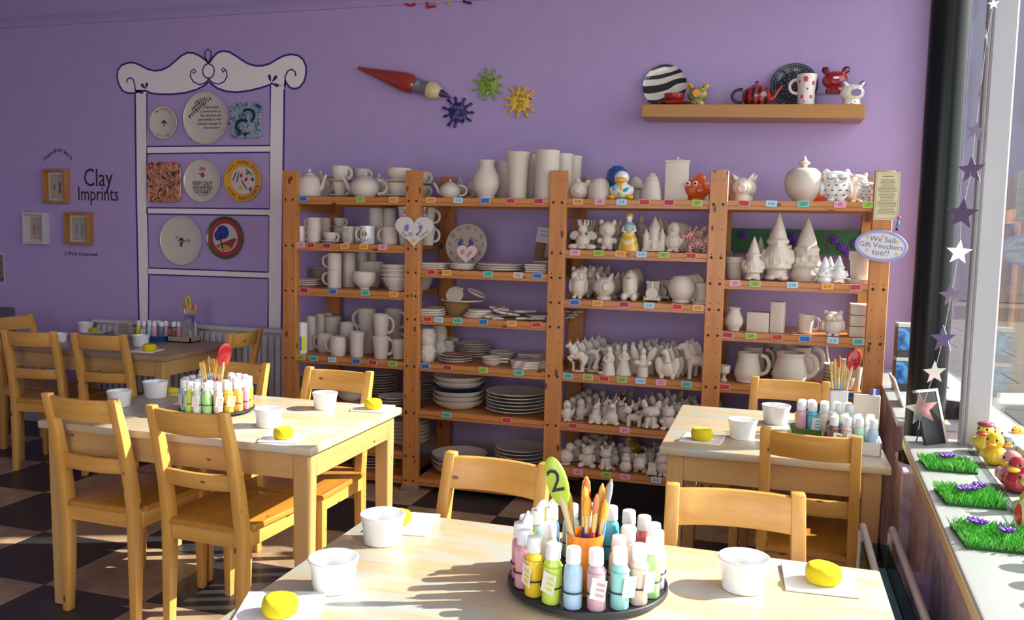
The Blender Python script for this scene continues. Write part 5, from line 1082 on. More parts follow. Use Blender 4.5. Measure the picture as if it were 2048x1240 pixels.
owl_lantern(1670, 62, 66, -.42, 'white pierced owl lantern with sleepy eyes')
figure('owl', 1712, 0, Z1, 62, 'plain white owl behind the pierced lantern', 'owl_ornament', 'ornament', Y=-.26)
owl_lantern(1736, 44, 43, -.44, 'small pierced owl lantern beside the price list')
# second shelf: gnomes, pots and the green flower board
GB = mstripe('green_lattice', (.012, .085, .018), (.02, .13, .03), 45, .4, direction='X', rough=.6, coat=0)
gb = empty('flower_board', (2.92, 0, Z3)); tag(gb, 'dark green trellis board with purple flowers behind the gnomes', 'board')
for x0, x1 in ((-.355, .155), (.165, .345)): MB().box((x0, .02, .135), (x1, .045, .272)).build('trellis_panel', GB, gb, smooth=0)
MB().box((-.36, .0, 0), (-.34, .04, .14)).build('support', mcol('lilac_support', (.3, .22, .36), .6), gb, smooth=0); MB().box((.3, .0, 0), (.32, .04, .14)).build('support', MATS['lilac_support'], gb, smooth=0)
for x, z in ((-.29, .235), (-.02, .23), (.0, .2), (.20, .22), (.24, .18), (.31, .20), (.27, .15)):
    bb = MB(); 
    for k in range(9): a = 2*pi*k/9; bb.ell(x+.016*cos(a), .012, z+.016*sin(a), .012, .006, .006, 0, -math.degrees(a))
    bb.ell(x, .006, z, .008, .008, .008); bb.build('flower', mcol('violet_flower', (.12, .03, .30), .6), gb)
pot(P_POT, 1469, 557, Z3, 40, 44, 'white flowerpot behind the fourth post', cat='flowerpot', Y=-.38)
figure('gnome', 1505, 560, Z3, 87, 'small white gnome at the left of the gnome group', 'gnome_figurine', Y=-.46, rep=rr('small white gnome behind the left small gnome', 'small gnome pair', 1, .03, .12), sx=.8)
figure('gnome', 1552, 563, Z3, 136, 'tallest white gnome with a long pointed hat', 'gnome_figurine', Y=-.41, sx=.74)
figure('gnome2', 1610, 566, Z3, 127, 'broad white gnome with one arm raised', 'gnome_figurine', Y=-.36, sx=.85)
figure('gnome2', 1648, 567, Z3, 53, 'tiny white gnome just right of the broad gnome', 'gnome_figurine', Y=-.46, mat=GLAZE, rep=rr('tiny white gnome behind the right tiny ones', 'tiny gnomes', 1, .03, .1))
figure('gnome', 1676, 568, Z3, 55, 'tiny glazed white gnome beside the large flowerpot', 'gnome_figurine', Y=-.46, mat=GLAZE)
pot(P_POT, 1719, 570, Z3, 46, 60, 'tall white flowerpot by the rightmost post', cat='flowerpot', Y=-.40, dz=.008)
p = spot(1719, 570, Z3, -.40); o = MB().lathe([(0, 0), (28/ppm(p), 0), (30/ppm(p), .022), (28/ppm(p), .022), (0, .008)], 30).build('pot_saucer', BISQ, loc=p); tag(o, 'white saucer under the tall flowerpot', 'saucer')
# third shelf
pot(P_VASE, 1467, 658, Z5, 38, 46, 'small round white vase beside the fourth post', cat='vase', Y=-.42)
def boxpot(px, Y, z, w, h, d, label, rz=0):
    p = spot(px, 0, z, Y); W_, H_ = sz(p, w, h); D = W_*d; t = .006
    bb = MB(); bb.box((-W_/2, -D/2, 0), (W_/2, D/2, H_)); o = bb.build('square_planter', BISQ, loc=p, bev=.003, seg=2); o.rotation_euler.z = rz; tag(o, label, 'planter')
    MB().box((-W_/2+t, -D/2+t, H_-.002), (W_/2-t, D/2-t, H_+.0006)).build('opening', mcol('inside_shade_bisque', (.5, .44, .38), .8), o, smooth=0); return o  # flat sheet on a solid top; the hollow's shade is in its darker colour
boxpot(1517, -.40, Z5, 42, 39, 1.0, 'square white planter on the third shelf of the rightmost bay', -.12)
boxpot(1554, -.42, Z5, 25, 62, 1.0, 'tall slim square white vase', -.2)
pot(P_TUB, 1610, 668, Z5, 34, 38, 'small white jug with handle on the right', cat='jug', side='R', Y=-.38, out=.6, rep=None)
o = figure('owl', 1664, 678, Z5, 52, 'white owl jar with round belly', 'owl_jar', 'jar', Y=-.45, sx=1.15)
for q in range(3):
    p = spot(1716, 680, Z5, -.41); s = 19/ppm(p); o = MB().box((-s, -s*1.2, 0), (s, s*1.2, .05)).build('trinket_box', BISQ, loc=p+Vector((0, 0, q*.056)), bev=.006, seg=2); MB().box((-s*1.03, -s*1.23, .04), (s*1.03, s*1.23, .054)).build('lid', BISQ, o, bev=.004); tag(o, 'rectangular white trinket box in the stack by the rightmost post', 'box', 'trinket boxes')
# fourth shelf
pot([(.55, 0), (.6, .04), (.3, .2), (.35, .35), (.9, .55), (1, 1)], 1447, 760, Z6, 26, 32, 'small white egg cup beside the fourth post', cat='egg cup', Y=-.42)
pot(P_JUG, 1494, 765, Z6, 52, 60, 'white pitcher at the left of the fourth shelf', cat='jug', side='R', Y=-.41, out=.5, z0=.3, z1=.92)
pot(P_JUG, 1504, 0, Z6, 50, 60, 'white pitcher behind the left front pitcher', cat='jug', side='R', Y=-.20, out=.5, z0=.3, z1=.92)
o = pot(P_CYL, 1552, 0, Z6, 52, 66, 'white canister lettered down its side behind the big jug', cat='canister', Y=-.07)
bb = MB(); [curved(bb, ch, .05, 26/ppm(o.location), 0, .145-.033*k, -.45) for k, ch in enumerate('YEAOL')]; bb.build('lettering', DARK, o, smooth=0)
pot(P_JUG, 1578, 768, Z6, 68, 66, 'large white jug in the middle of the fourth shelf', cat='jug', side='R', Y=-.42, out=.5, z0=.3, z1=.95)
pot(P_JUG, 1592, 0, Z6, 66, 66, 'large white jug behind the front large jug', cat='jug', side='R', Y=-.2, out=.5, z0=.3, z1=.95)
stack(1668, 0, Z6, 44, 6, .018, 'white spoon rest bowl in the stack behind the brushes', 'spoon rests', Y=-.36, prof=bowl_prof, h=.03, name='spoon_rest', cat='dish')
p = spot(1655, 0, Z6, -.30); bb = MB(); bb.tube([(0, 0, .08), (-.012, .02, .14), (-.02, .03, .2)], [.018, .02, .022], 10, sq=.4); o = bb.build('serving_spoon', BISQ, loc=p+Vector((0, 0, .03))); tag(o, 'upright white spoon-rest handle leaning from the spoon rests', 'spoon')  # long handle of a spoon rest, built as a separate piece
pot(P_LATTE, 1709, 785, Z6, 26, 46, 'white tumbler by the rightmost post', cat='tumbler', Y=-.43); pot(P_LATTE, 1694, 0, Z6, 26, 50, 'white tumbler behind the red spoon', cat='tumbler', Y=-.25)
pot(P_WIDE, 1685, 0, Z6, 50, 26, 'white bowl in front of the spoon rests', cat='bowl', Y=-.43)
# low shelves seen under the right table
for k, (px, Y) in enumerate(((1470, -.42), (1530, -.4), (1590, -.42), (1650, -.4))): pot(P_BELLY, px, 0, Z7, 46, 44, ('white pot low behind the back rail of the far chair', 'second white pot low behind the far chair', 'third white pot low behind the far chair', 'fourth white pot low behind the far chair')[k], cat='pot', Y=Y)
o = pot(P_BELLY, 1455, 0, Z8, 66, 60, 'round white casserole under the right table', cat='casserole', Y=-.42)
R = 34/ppm(o.location); l = MB().lathe([(R, 0), (R, .01), (R*.6, .035), (R*.2, .045), (0, .045)], 30).build('lid', BISQ, o); l.location = (0, 0, .135); MB().lathe([(0, 0), (.014, 0), (.022, .02), (.012, .03), (0, .03)], 14).build('lid_knob', BISQ, l).location = (0, 0, .043)
o = pot(P_WIDE, 1608, 0, Z8, 70, 46, 'wide white pot under the right table', cat='pot', Y=-.40)
p = spot(1540, 0, Z8, -.36); o = MB().box((-.11, -.04, 0), (.11, .04, .15)).build('striped_box', mstripe('red_black_stripe', (.03, .015, .02), (.26, .02, .03), 22, 0, direction='X', rough=.6, coat=0), loc=p, bev=.003); tag(o, 'red and black striped box under the right table', 'box')
figure('dog', 1690, 0, Z8, 76, 'white animal figure low beside the rightmost post', 'animal_figure', 'figurine', Y=-.42)
# ================================================================ tables and chairs
TH = .74
def table(x0, x1, y0, y1, label, topm=TOPM, th=.030, lg=.062, ap=.095, inset=.025):
    root = empty('dining_table', ((x0+x1)/2, (y0+y1)/2, 0)); tag(root, label, 'table', 'pine tables')
    w, d = (x1-x0)/2, (y1-y0)/2
    MB().box((-w, -d, TH-th), (w, d, TH)).build('tabletop', topm, root, bev=.006, seg=2)
    for sx in (-1, 1):
        for sy in (-1, 1):
            cx, cy = sx*(w-inset-lg/2), sy*(d-inset-lg/2)
            MB().loft([(cx, cy, 0, lg*.82, lg*.82), (cx, cy, TH-th-ap, lg, lg), (cx, cy, TH-th, lg, lg)]).build('leg', FRAMEW[2], root, bev=.004)
    for sy in (-1, 1):
        yc = sy*(d-inset-.012); MB().box((-w+inset+lg, yc-.011, TH-th-ap), (w-inset-lg, yc+.011, TH-th)).build('apron', FRAMEW[0], root, bev=.002)
    for sx in (-1, 1):
        xc = sx*(w-inset-.012); MB().box((xc-.011, -d+inset+lg, TH-th-ap), (xc+.011, d-inset-lg, TH-th)).build('apron', FRAMEW[1], root, bev=.002)
    return root
table(.109, 1.295, -2.462, -1.687, 'pine table with two chairs drawn up in front, left of centre')
table(2.435, 3.217, -1.977, -1.135, 'small pine table by the window at the right')
table(1.799, 3.069, -3.78, -2.985, 'nearest pine table with the round paint carousel')
table(-1.76, -.563, -.888, -.16, 'shaded pine table far left beside the radiator', TOPSHADE)
def chair():
    root = empty('dining_chair')
    W = CHAIRW
    for s in (-1, 1):
        MB().loft([(s*.162, -.185, 0, .030, .034), (s*.160, -.180, .22, .036, .044), (s*.158, -.180, .43, .038, .048), (s*.156, -.200, .58, .037, .046), (s*.154, -.235, .74, .036, .040), (s*.153, -.270, .872, .035, .030)]).build('back_post', W[2], root, bev=.004, seg=2)
        MB().loft([(s*.176, .178, 0, .028, .028), (s*.174, .176, .25, .038, .038), (s*.174, .176, .425, .040, .040)]).build('front_leg', W[2], root, bev=.004, seg=2)
        MB().box((s*.170-.010, -.160, .365), (s*.170+.010, .160, .425)).build('side_apron', W[1], root, bev=.002)
    MB().box((-.155, .165, .365), (.155, .186, .425)).build('front_apron', W[0], root, bev=.002)
    MB().box((-.140, -.190, .365), (.140, -.168, .425)).build('back_apron', W[0], root, bev=.002)
    def rail(z0, z1, yb, lean, bow):
        bb = MB(); n = 8; vs = []; fs = []
        for k in range(n+1):
            x = -.140+.28*k/n; c = bow*(1-(2*k/n-1)**2)
            for dy, z in ((-.010, z0), (.010, z0), (.010, z1), (-.010, z1)): vs.append((x, yb-c+dy-lean*(z-z0), z))
        for k in range(n): fs += [(k*4+q, k*4+(q+1) % 4, k*4+4+(q+1) % 4, k*4+4+q) for q in range(4)]
        fs += [(3, 2, 1, 0), tuple(n*4+q for q in range(4))]
        return bb.add(vs, fs)
    rail(.775, .862, -.240, .27, .026).build('top_rail', W[0], root, bev=.003, seg=2)
    rail(.575, .635, -.198, .2, .020).build('middle_rail', W[0], root, bev=.003, seg=2)
    bb = MB(); bb.add([(-.150, -.205, .425), (.150, -.205, .425), (.150, -.155, .425), (.192, -.155, .425), (.205, .205, .425), (-.205, .205, .425), (-.192, -.155, .425), (-.150, -.155, .425)]+[(x*.995, y*.995, .446) for x, y in ((-.134, -.203), (.134, -.203), (.134, -.153), (.192, -.153), (.205, .205), (-.205, .205), (-.192, -.153), (-.134, -.153))],
        [tuple(range(7, -1, -1)), tuple(range(8, 16))]+[(k, (k+1) % 8, (k+1) % 8+8, k+8) for k in range(8)])
    bb.build('seat', SEATW, root, bev=.003)
    return root
ch0 = chair(); first = True
CH = [((96, 782), (225, 795), 0, None, 'pine chair at the front left of the left-of-centre table'),
      ((313, 807), (453, 822), 0, None, 'pine chair at the front right of the left-of-centre table'),
      (None, (744.6, 744), 180, -2, 'pine chair behind the left-of-centre table, beside the stacked plates'),
      (None, (539, 724), 180, -2, 'pine chair behind the left-of-centre table, in front of the radiator'),
      ((3, 639), (77, 629), -90, 'E', 'shaded pine chair at the far left end of the shaded table'),
      ((20.5, 658), (105, 661), 0, None, 'shaded pine chair in front of the shaded table, nearest the left edge'),
      ((154.5, 664), (250, 668), 0, None, 'shaded pine chair in front of the shaded table, left of the yellow sponge'),
      ((469, 664), (528, 653), 90, 'H', 'shaded pine chair at the right end of the shaded table'),
      ((884.5, 906), (1097, 933), 180, None, 'pine chair facing the nearest table, in front of the plate shelves'),
      ((1333, 971.6), (1608, 993), 180, None, 'pine chair facing the nearest table at its right'),
      (None, (1652, 773), 180, -4, 'pine chair behind the small window table, below the jugs'),
      ((1533.6, 851), (1737.6, 871.6), 0, None, 'tall-backed pine chair drawn up in front of the small window table')]
ZT = .872
for a, c, base, sp, lab in CH:
    o = ch0 if first else dup(ch0); first = False
    if a is None:
        q = zz(*c, ZT); an = radians(sp); mid = q-Vector((cos(an), sin(an), 0))*.153
        if base == 180 and sp == -4: mid = Vector((2.90, -1.02, ZT))
        elif lab.endswith('plates'): mid = Vector((mid.x-.02, -1.60, ZT))
        else: mid = Vector((mid.x, -1.58, ZT))
    else:
        p, q = zz(*a, ZT), zz(*c, ZT); mid = (p+q)/2; an = math.atan2(q.y-p.y, q.x-p.x)
        if sp == 'E': an = radians(90); mid = Vector((-2.12, -.47, ZT))
        elif sp == 'H': an = radians(90); mid = Vector((-.27, -.50, ZT))
        an = max(-.12, min(.18, an)) if sp is None else 0
    if sp is None and a is not None: mid.y += {0: -.022, 180: .03}[base]
    rz = radians(base)+(an if a is None or sp is None else 0)
    mid.x += .02 if 'front left of the left-of' in lab else -.02 if 'tall-backed' in lab else 0
    off = Matrix.Rotation(rz, 3, 'Z') @ Vector((0, -.270, 0))
    put(o, (mid.x-off.x, mid.y-off.y, 0), rz, (.93, 1, 1) if 'tall-backed' in lab or 'plate shelves' in lab else 1); tag(o, lab, 'chair', 'pine chairs')

# radiator under the painted dresser
rad = empty('radiator', (-1.1, .04, .15)); tag(rad, 'white ribbed panel radiator on the wall below the painted dresser', 'radiator')
RADM = mcol('radiator_enamel', (.66, .62, .64), .4)
MB().box((-.77, -.005, 0), (.80, .012, .66)).build('panel', RADM, rad, smooth=0); MB().box((-.78, -.045, .645), (.81, .045, .672)).build('top_grille', RADM, rad, bev=.004)
rme = MB().loft([(0, 0, .03, .02, .012), (0, -.012, .06, .03, .016), (0, -.012, .59, .03, .016), (0, 0, .63, .02, .012)]).mesh('rib', RADM, 40, bev=.003)
for k in range(31): put(mesh_obj('rib', rme, rad), (-.745+.051*k, -.012, 0))
for k in (-.7, .7): MB().box((k, .012, .1), (k+.03, .06, .55)).build('wall_bracket', RADM, rad, smooth=0)
for k in (-.72, .74): MB().tube([(k, .0, .01), (k, .0, -.15)], .009, 10).build('feed_pipe', RADM, rad)
p = yy(0, 640, 0); o = MB().box((-.34, -.3, 0), (.055, .08, .86)).build('grey_cabinet', mcol('grey_enamel', (.10, .10, .12), .4), loc=(p.x, 0, 0), bev=.005); tag(o, 'grey metal cabinet at the left edge of the photo', 'cabinet')
MB().box((-.02, -.305, .1), (.035, -.299, .8)).build('cabinet_door', mcol('grey_enamel', (.1, .1, .12), .4), o, bev=.002)

# ================================================================ table settings
def ramekin(px, py, wpx, label, k=.0):
    p = zz(px, py, TH); W_ = wpx/ppm(p); h = W_*.66
    o = shell([(.80, 0), (.84, .02), (.88, .35), (.93, .72), (1, .92), (1, 1)], W_, h, .0035, 40).build('ramekin', GLAZE, loc=p); tag(o, label, 'bowl', 'white water bowls')
    MB().lathe([(0, 0), (W_*.43, 0)], 32).build('water', mcol('clouded_water', (.50, .56, .58), .06), o).location = (0, 0, h*.5)
    MB().lathe([(W_*.497, h*.93), (W_*.515, h*.955), (W_*.497, h*.98)], 40).build('rim', GLAZE, o)
for a in ((667, 1176, 98, 'white water bowl at the front left of the nearest table'), (765, 1083, 88, 'white water bowl at the rear left corner of the nearest table'), (1486, 1176, 100, 'white water bowl right of the carousel on the nearest table'),
          (650, 817, 50, 'white water bowl at the right rear of the left-of-centre table'), (537, 852, 55, 'white water bowl at the right front of the left-of-centre table'), (311, 794, 49, 'white water bowl left of the bottles on the left-of-centre table'), (239, 812, 48, 'white water bowl behind the left chair back'),
          (1551, 846, 56, 'white water bowl at the rear of the small window table'), (1484, 876, 58, 'white water bowl at the front of the small window table'),
          (171, 664, 30, 'white bowl at the rear of the shaded table'), (121, 683, 26, 'white bowl between the two shaded chairs'), (282, 692, 34, 'white bowl at the front of the shaded table')): ramekin(*a)
sp_me = None
def sponge(px, py, wpx, label, on_tile=True):
    global sp_me
    if sp_me is None:
        bb = MB(); n = 36; prof = [(0, 0), (.36, .0), (.46, .06), (.5, .2), (.5, .34), (.45, .48), (.34, .53), (.15, .52), (0, .515)]; bb.lathe(prof, n); rnd = random.Random(2)
        for i, v in enumerate(bb.v):
            a = math.atan2(v[1], v[0]); k = 1+.022*sin(3*a+1)+.015*sin(7*a)+rnd.uniform(-.008, .008); bb.v[i] = (v[0]*k, v[1]*k, v[2]*(1+.015*sin(2*a)*(v[2] > .3)))
        sp_me = bb.mesh('sponge', SPONGE, 60)
    z = TH+(.0065 if on_tile else 0); p = zz(px, py, z); o = mesh_obj('sponge', sp_me); s = wpx/ppm(p); o.location = p; o.scale = (s, s, s); o.rotation_euler.z = px*.7
    tag(o, label, 'sponge', 'yellow sponges')
tile_m = MB().box((-.075, -.075, 0), (.075, .075, .0065)).mesh('ceramic_tile', CERAM, 30, bev=.0015)
def wtile(px, py, rz, label, s=1):
    p = zz(px, py, TH); o = mesh_obj('ceramic_tile', tile_m); o.location = p; o.rotation_euler.z = rz; o.scale = (s, s, 1); tag(o, label, 'tile', 'white ceramic tiles')
wtile(1638, 1163, .06, 'white tile at the right of the nearest table', 1.02); sponge(1645, 1164, 70, 'yellow sponge on the tile right of the carousel')
wtile(560, 1222, .35, 'white tile at the front left of the nearest table', 1.08); sponge(560, 1228, 72, 'yellow sponge on the tile at the front left')
wtile(806, 1048, .15, 'white tile at the rear left corner of the nearest table', 1.08); sponge(797, 1047, 50, 'yellow sponge behind the rear left water bowl')
wtile(567, 877, .25, 'white tile at the right front of the left-of-centre table', .97); sponge(567, 876, 40, 'yellow sponge right of the carousel on the left-of-centre table')
wtile(746, 818, .1, 'white tile at the right rear corner of the left-of-centre table'); sponge(746, 817, 36, 'yellow sponge at the right rear corner of the left-of-centre table')
wtile(163, 829, .25, 'white tile seen through the left chair back'); sponge(155, 831, 40, 'yellow sponge seen through the left chair back')
wtile(352, 785, .2, 'white tile behind the left bottles'); sponge(344, 787, 22, 'yellow sponge behind the left water bowl')
wtile(1405, 879, -.1, 'white tile at the left of the small window table', 1.0); sponge(1403, 879, 43, 'yellow sponge at the left of the small window table')
wtile(1590, 841, 0, 'white tile beside the green tray'); sponge(1606, 843, 36, 'yellow sponge touching the green tray')
wtile(293, 702, .2, 'white tile at the front of the shaded table'); sponge(299, 702, 27, 'yellow sponge at the front of the shaded table')
wtile(195, 664, .2, 'white tile at the rear of the shaded table'); sponge(187, 664, 16, 'yellow sponge at the rear of the shaded table')
wtile(60, 687, .2, 'white tile at the left of the shaded table'); sponge(63, 687, 24, 'yellow sponge seen through the left shaded chair')
# paint bottles
CAPM = mcol('white_plastic_cap', (.82, .82, .84), .35)
BC = dict(pink=(.72, .36, .42), rose=(.62, .25, .34), yellow=(.85, .58, .03), lime=(.58, .76, .10), sky=(.40, .58, .76), mauve=(.60, .38, .44), teal=(.28, .62, .60), peach=(.80, .58, .48), green=(.36, .66, .25), lavender=(.50, .44, .72), navy=(.10, .18, .30), slate=(.25, .42, .48), sage=(.58, .66, .50), cream=(.76, .70, .58), red=(.62, .10, .14), aqua=(.10, .50, .62), orange=(.85, .38, .10), brown=(.24, .10, .07), olive=(.36, .40, .12), blue=(.20, .34, .60), white=(.75, .74, .72), mint=(.45, .70, .55))
bot_me = {}
def bottle(c, p, label, group, rz=0, tilt=(0, 0), h=.125, lidup=False, tagc=None, caps=CAPM):
    k = h/.125
    if (c, k) not in bot_me:
        m = mcol('paint_'+c, BC[c], .32, coat=.35)
        body = MB().lathe([(0, 0), (.0165*k, 0), (.019*k, .003*k), (.019*k, .074*k), (.0175*k, .083*k), (.0125*k, .091*k), (.0115*k, .095*k), (0, .095*k)], 20).mesh('paint_bottle', m, 40)
        bot_me[(c, k)] = body
    if ('cap', k) not in bot_me:
        bot_me[('cap', k)] = MB().lathe([(0, .092*k), (.0150*k, .092*k), (.0155*k, .094*k), (.0148*k, .118*k), (.0138*k, .1225*k), (.006*k, .125*k), (0, .125*k)], 18).mesh('cap', CAPM, 40)
        bot_me[('lid', k)] = MB().lathe([(0, -.002*k), (.0145*k, -.002*k), (.0145*k, .004*k), (0, .004*k)], 16, M=T(0, .012*k, .134*k) @ RX(1.1)).mesh('flip_lid', CAPM, 40)
    o = mesh_obj('paint_bottle', bot_me[(c, k)]); o.location = p; o.rotation_euler = (tilt[0], tilt[1], rz); tag(o, label, 'paint bottle', group)
    cp = mesh_obj('cap', bot_me[('cap', k)], o)
    if lidup: mesh_obj('flip_lid', bot_me[('lid', k)], cp)
    if tagc:
        a = tagc[1]; bb = MB(); bb.box((-.015*k, -.0235*k, .028*k), (.015*k, -.0215*k, .070*k)); 
        for q in range(3): bb.box((-.004*k, -.0242*k, (.036+.011*q)*k), (.012*k, -.0234*k, (.041+.011*q)*k), 1)
        t_ = bb.build('swatch_tag', [mcol('tag_card', (.80, .76, .72), .7), mcol('swatch_'+tagc[0], BC[tagc[0]], .5)], o, smooth=0); t_.rotation_euler = (0, .15, a)
        bb = MB(); bb.tube([(.0196*k*cos(q*pi/8), .0196*k*sin(q*pi/8), .078*k) for q in range(17)], .0014, 6); bb.build('tie', mcol('tie_'+tagc[0], tuple(v*.7 for v in BC[tagc[0]]), .5), o)
    return o
def carousel(cx, cy, R, outer, inner, label, gname, where, potm, potc, z=TH):
    root = empty('paint_carousel', (cx, cy, z)); tag(root, label, 'turntable')
    WIRE = mcol('black_wire', (.02, .02, .025), .4)
    MB().lathe([(0, 0), (R*.6, 0), (R*.6, .008), (R, .009), (R, .018), (R*.985, .020), (R*.97, .016), (0, .014)], 56).build('turntable', WIRE, root)
    def ring(r, rr, cols, zz_, off=0):
        n = len(cols)
        for k, c in enumerate(cols):
            if not c: continue
            a = -pi/2+2*pi*k/n+off; x, y = r*cos(a), r*sin(a)
            bb = MB(); bb.tube([(x+rr*cos(q*pi/8), y+rr*sin(q*pi/8), zz_) for q in range(17)], .0016, 6); bb.build('bottle_hoop', WIRE, root)
            fl = c.split('!'); c0 = fl[0]
            nb = []
            for e in (-1, 1):
                q = (k+e) % n
                while not cols[q]: q = (q+e) % n
                nb.append(cols[q].split('!')[0])
            bottle(c0, (cx+x, cy+y, z+.0168), '%s paint bottle between %s and %s ones, %s ring, %s' % (c0, nb[0], nb[1], 'outer' if zz_ < .055 else 'inner', where), gname, rz=a+pi/2, lidup='u' in fl[1] if len(fl) > 1 else False, tagc=(c0, random.uniform(-.3, .3)) if len(fl) > 1 and 't' in fl[1] else None, tilt=(random.uniform(-.02, .02), random.uniform(-.03, .03)))
    ring(R*.84, .0215, outer, .052); ring(R*.50, .0215, inner, .06, .2)
    for k in range(4): a = k*pi/2+.4; MB().tube([(R*.7*cos(a), R*.7*sin(a), .015), (R*.7*cos(a), R*.7*sin(a), .06)], .002, 6).build('wire_upright', WIRE, root)
    return root
C1 = (2.447, -3.312)
carousel(*C1, .172, ['sky', 'mauve!t', 'teal!t', 'peach!t', 'green', 'lavender', 'pink', 'red', 'slate', 'aqua', 'cream', 'mint', 'navy!u', 'slate!u', 'yellow', 'rose!u', 'pink', 'yellow!t', 'lime!t'], ['', 'cream', 'peach', '', 'cream', '', 'sage', ''], 'black paint turntable in the middle of the nearest table', 'nearest carousel', 'nearest carousel', None, None)
C2 = zz(428, 824, TH); C2 = (C2.x, C2.y+.02)
carousel(*C2, .150, ['white!t', 'green', 'peach!t', 'yellow!t', 'orange', 'rose', 'yellow', 'cream', 'white', 'red', 'white', 'sky', 'lavender', 'white!u', 'cream', 'peach', 'mint!t', 'sky!t', 'lime!t'], ['cream', 'white', 'sage', 'white', 'sky', 'white', 'white'], 'black paint turntable on the left-of-centre table', 'left carousel', 'left carousel', None, None)
# brushes and pots
BRC = {'amber': (.80, .36, .04), 'gold': (.75, .48, .10), 'tan': (.62, .40, .16), 'rust': (.50, .10, .03), 'grey': (.35, .36, .38)}
def brush(p, d, L, hc, bc, label, group, flat=False):
    root = empty('paintbrush', p); d = Vector(d).normalized(); root.rotation_mode = 'QUATERNION'; root.rotation_quaternion = d.to_track_quat('Z', 'Y'); tag(root, label, 'paintbrush', group)
    MB().lathe([(0, 0), (.003, .0), (.0048, L*.3), (.0056, L*.55), (.0044, L*.62), (0, L*.62)], 10).build('handle', mcol('brush_handle_%s' % (hc,), hc, .25, coat=.5), root)
    MB().lathe([(0, L*.61), (.0046, L*.61), (.0054, L*.8), (0, L*.8)], 10).build('ferrule', mcol('gold_ferrule', (.72, .52, .20), .3, metal=.7), root)
    o = MB().lathe([(0, L*.79), (.0054, L*.79), (.0066, L*.87), (.0056, L*.95), (.0015, L), (0, L)], 10).build('bristles', mcol('bristle_'+bc, BRC[bc], .7), root)
    if flat: o.scale = (1.5, .6, 1)
def spoon(p, d, L, mat, w, label, num=None, twist=0, slot=False):
    root = empty('wooden_spoon', p); root.rotation_mode = 'QUATERNION'; from mathutils import Quaternion
    dz_ = Vector(d).normalized(); ya = Vector((p[0]-CAM.x, p[1]-CAM.y, 0)); ya = (ya-dz_*ya.dot(dz_)).normalized(); xa = ya.cross(dz_)
    root.rotation_quaternion = Matrix((xa, ya, dz_)).transposed().to_quaternion() @ Quaternion((0, 0, 1), twist); tag(root, label, 'spoon')
    MB().tube([(0, 0, 0), (0, 0, L*.6), (0, 0, L*.72)], [.0055, .006, .007], 12).build('handle', SPOONW, root)
    bb = MB(); bb.ell(0, 0, L*.83, w/2, .008, L*.19, n=24); bw = bb.build('painted_bowl', mat, root)
    if num: bt = MB(); bt.text(num, L*.24, T(0, -.0085, L*.84) @ FACE, 0, .0008); bt.build('numeral', DARK, bw, smooth=0)
# nearest carousel: orange pot
pc = zz(1164, 1186, TH+.016); pc.y += .012; PB = (pc.x, pc.y, TH+.016)
o = shell([(.86, 0), (.9, .02), (1, 1)], .078, .125, .004, 32).build('orange_pot', mcol('orange_pot_glaze', (.80, .22, .015), .3, coat=.3), loc=PB); tag(o, 'orange pot holding brushes in the middle of the nearest carousel', 'pot')
rnd = random.Random(11)
for k in range(11):
    a = rnd.uniform(0, 2*pi); r = rnd.uniform(.004, .022); hc = ((.03, .06, .45), (.12, .30, .60), (.02, .03, .35), (.55, .05, .03))[k % 4]
    brush((PB[0]+.008+r*cos(a)*.6, PB[1]+r*sin(a)*.6, PB[2]+.006), (.07*cos(a)+.06, .05*sin(a), 1), .215+rnd.uniform(-.02, .025), hc, ('amber', 'amber', 'gold', 'rust', 'amber', 'grey')[k % 6], '%s-handled paintbrush with %s bristles in the orange pot' % (('dark blue', 'light blue', 'navy', 'red')[k % 4], ('amber', 'amber', 'gold', 'rust', 'amber', 'grey')[k % 6]), 'brushes in the orange pot', k % 3 == 0)
brush((PB[0]-.012, PB[1]+.004, PB[2]+.006), (-.14, .05, 1), .20, (.05, .45, .40), 'gold', 'slim green-handled brush at the left of the orange pot', None)
brush((PB[0]-.004, PB[1]+.004, PB[2]+.006), (-.02, .1, 1), .215, (.7, .45, .2), 'gold', 'slim tan brush behind the lime spoon', None)
spoon((PB[0]+.010, PB[1]-.008, PB[2]+.006), (-.30, -.05, 1), .285, mcol('lime_spoon', (.44, .60, .05), .3, coat=.4), .048, 'lime green spoon numbered 2 in the orange pot', '2', twist=-.25)
# left carousel: red pot
pc = zz(424, 818, TH+.016); PB = (pc.x, pc.y+.01, TH+.016)
o = shell([(.86, 0), (.9, .02), (1, 1)], .075, .12, .004, 32).build('coral_pot', mcol('coral_pot_glaze', (.66, .16, .16), .3, coat=.3), loc=PB); tag(o, 'coral pot holding brushes in the left carousel', 'pot')
for k in range(9):
    a = rnd.uniform(0, 2*pi); r = rnd.uniform(.004, .02); hc = ((.03, .22, .60), (.22, .12, .55), (.03, .35, .50))[k % 3]
    brush((PB[0]+r*cos(a)*.5-.004, PB[1]+r*sin(a)*.5, PB[2]+.006), (.18*cos(a)-.10, .08*sin(a), 1), .20+rnd.uniform(-.02, .02), hc, ('gold', 'amber', 'gold', 'tan')[k % 4], '%s-handled paintbrush with %s bristles in the coral pot' % (('blue', 'violet', 'aqua')[k % 3], ('gold', 'amber', 'gold', 'tan')[k % 4]), 'brushes in the coral pot')
for k in range(3): brush((PB[0]+.014, PB[1]+.004*k-.004, PB[2]+.006), (.10+.05*k, .05-.04*k, 1), .185, (.25, .5, .45), 'tan', 'pale modelling tool in the coral pot, %s from the left' % ('first', 'second', 'third')[k], 'tools in the coral pot')
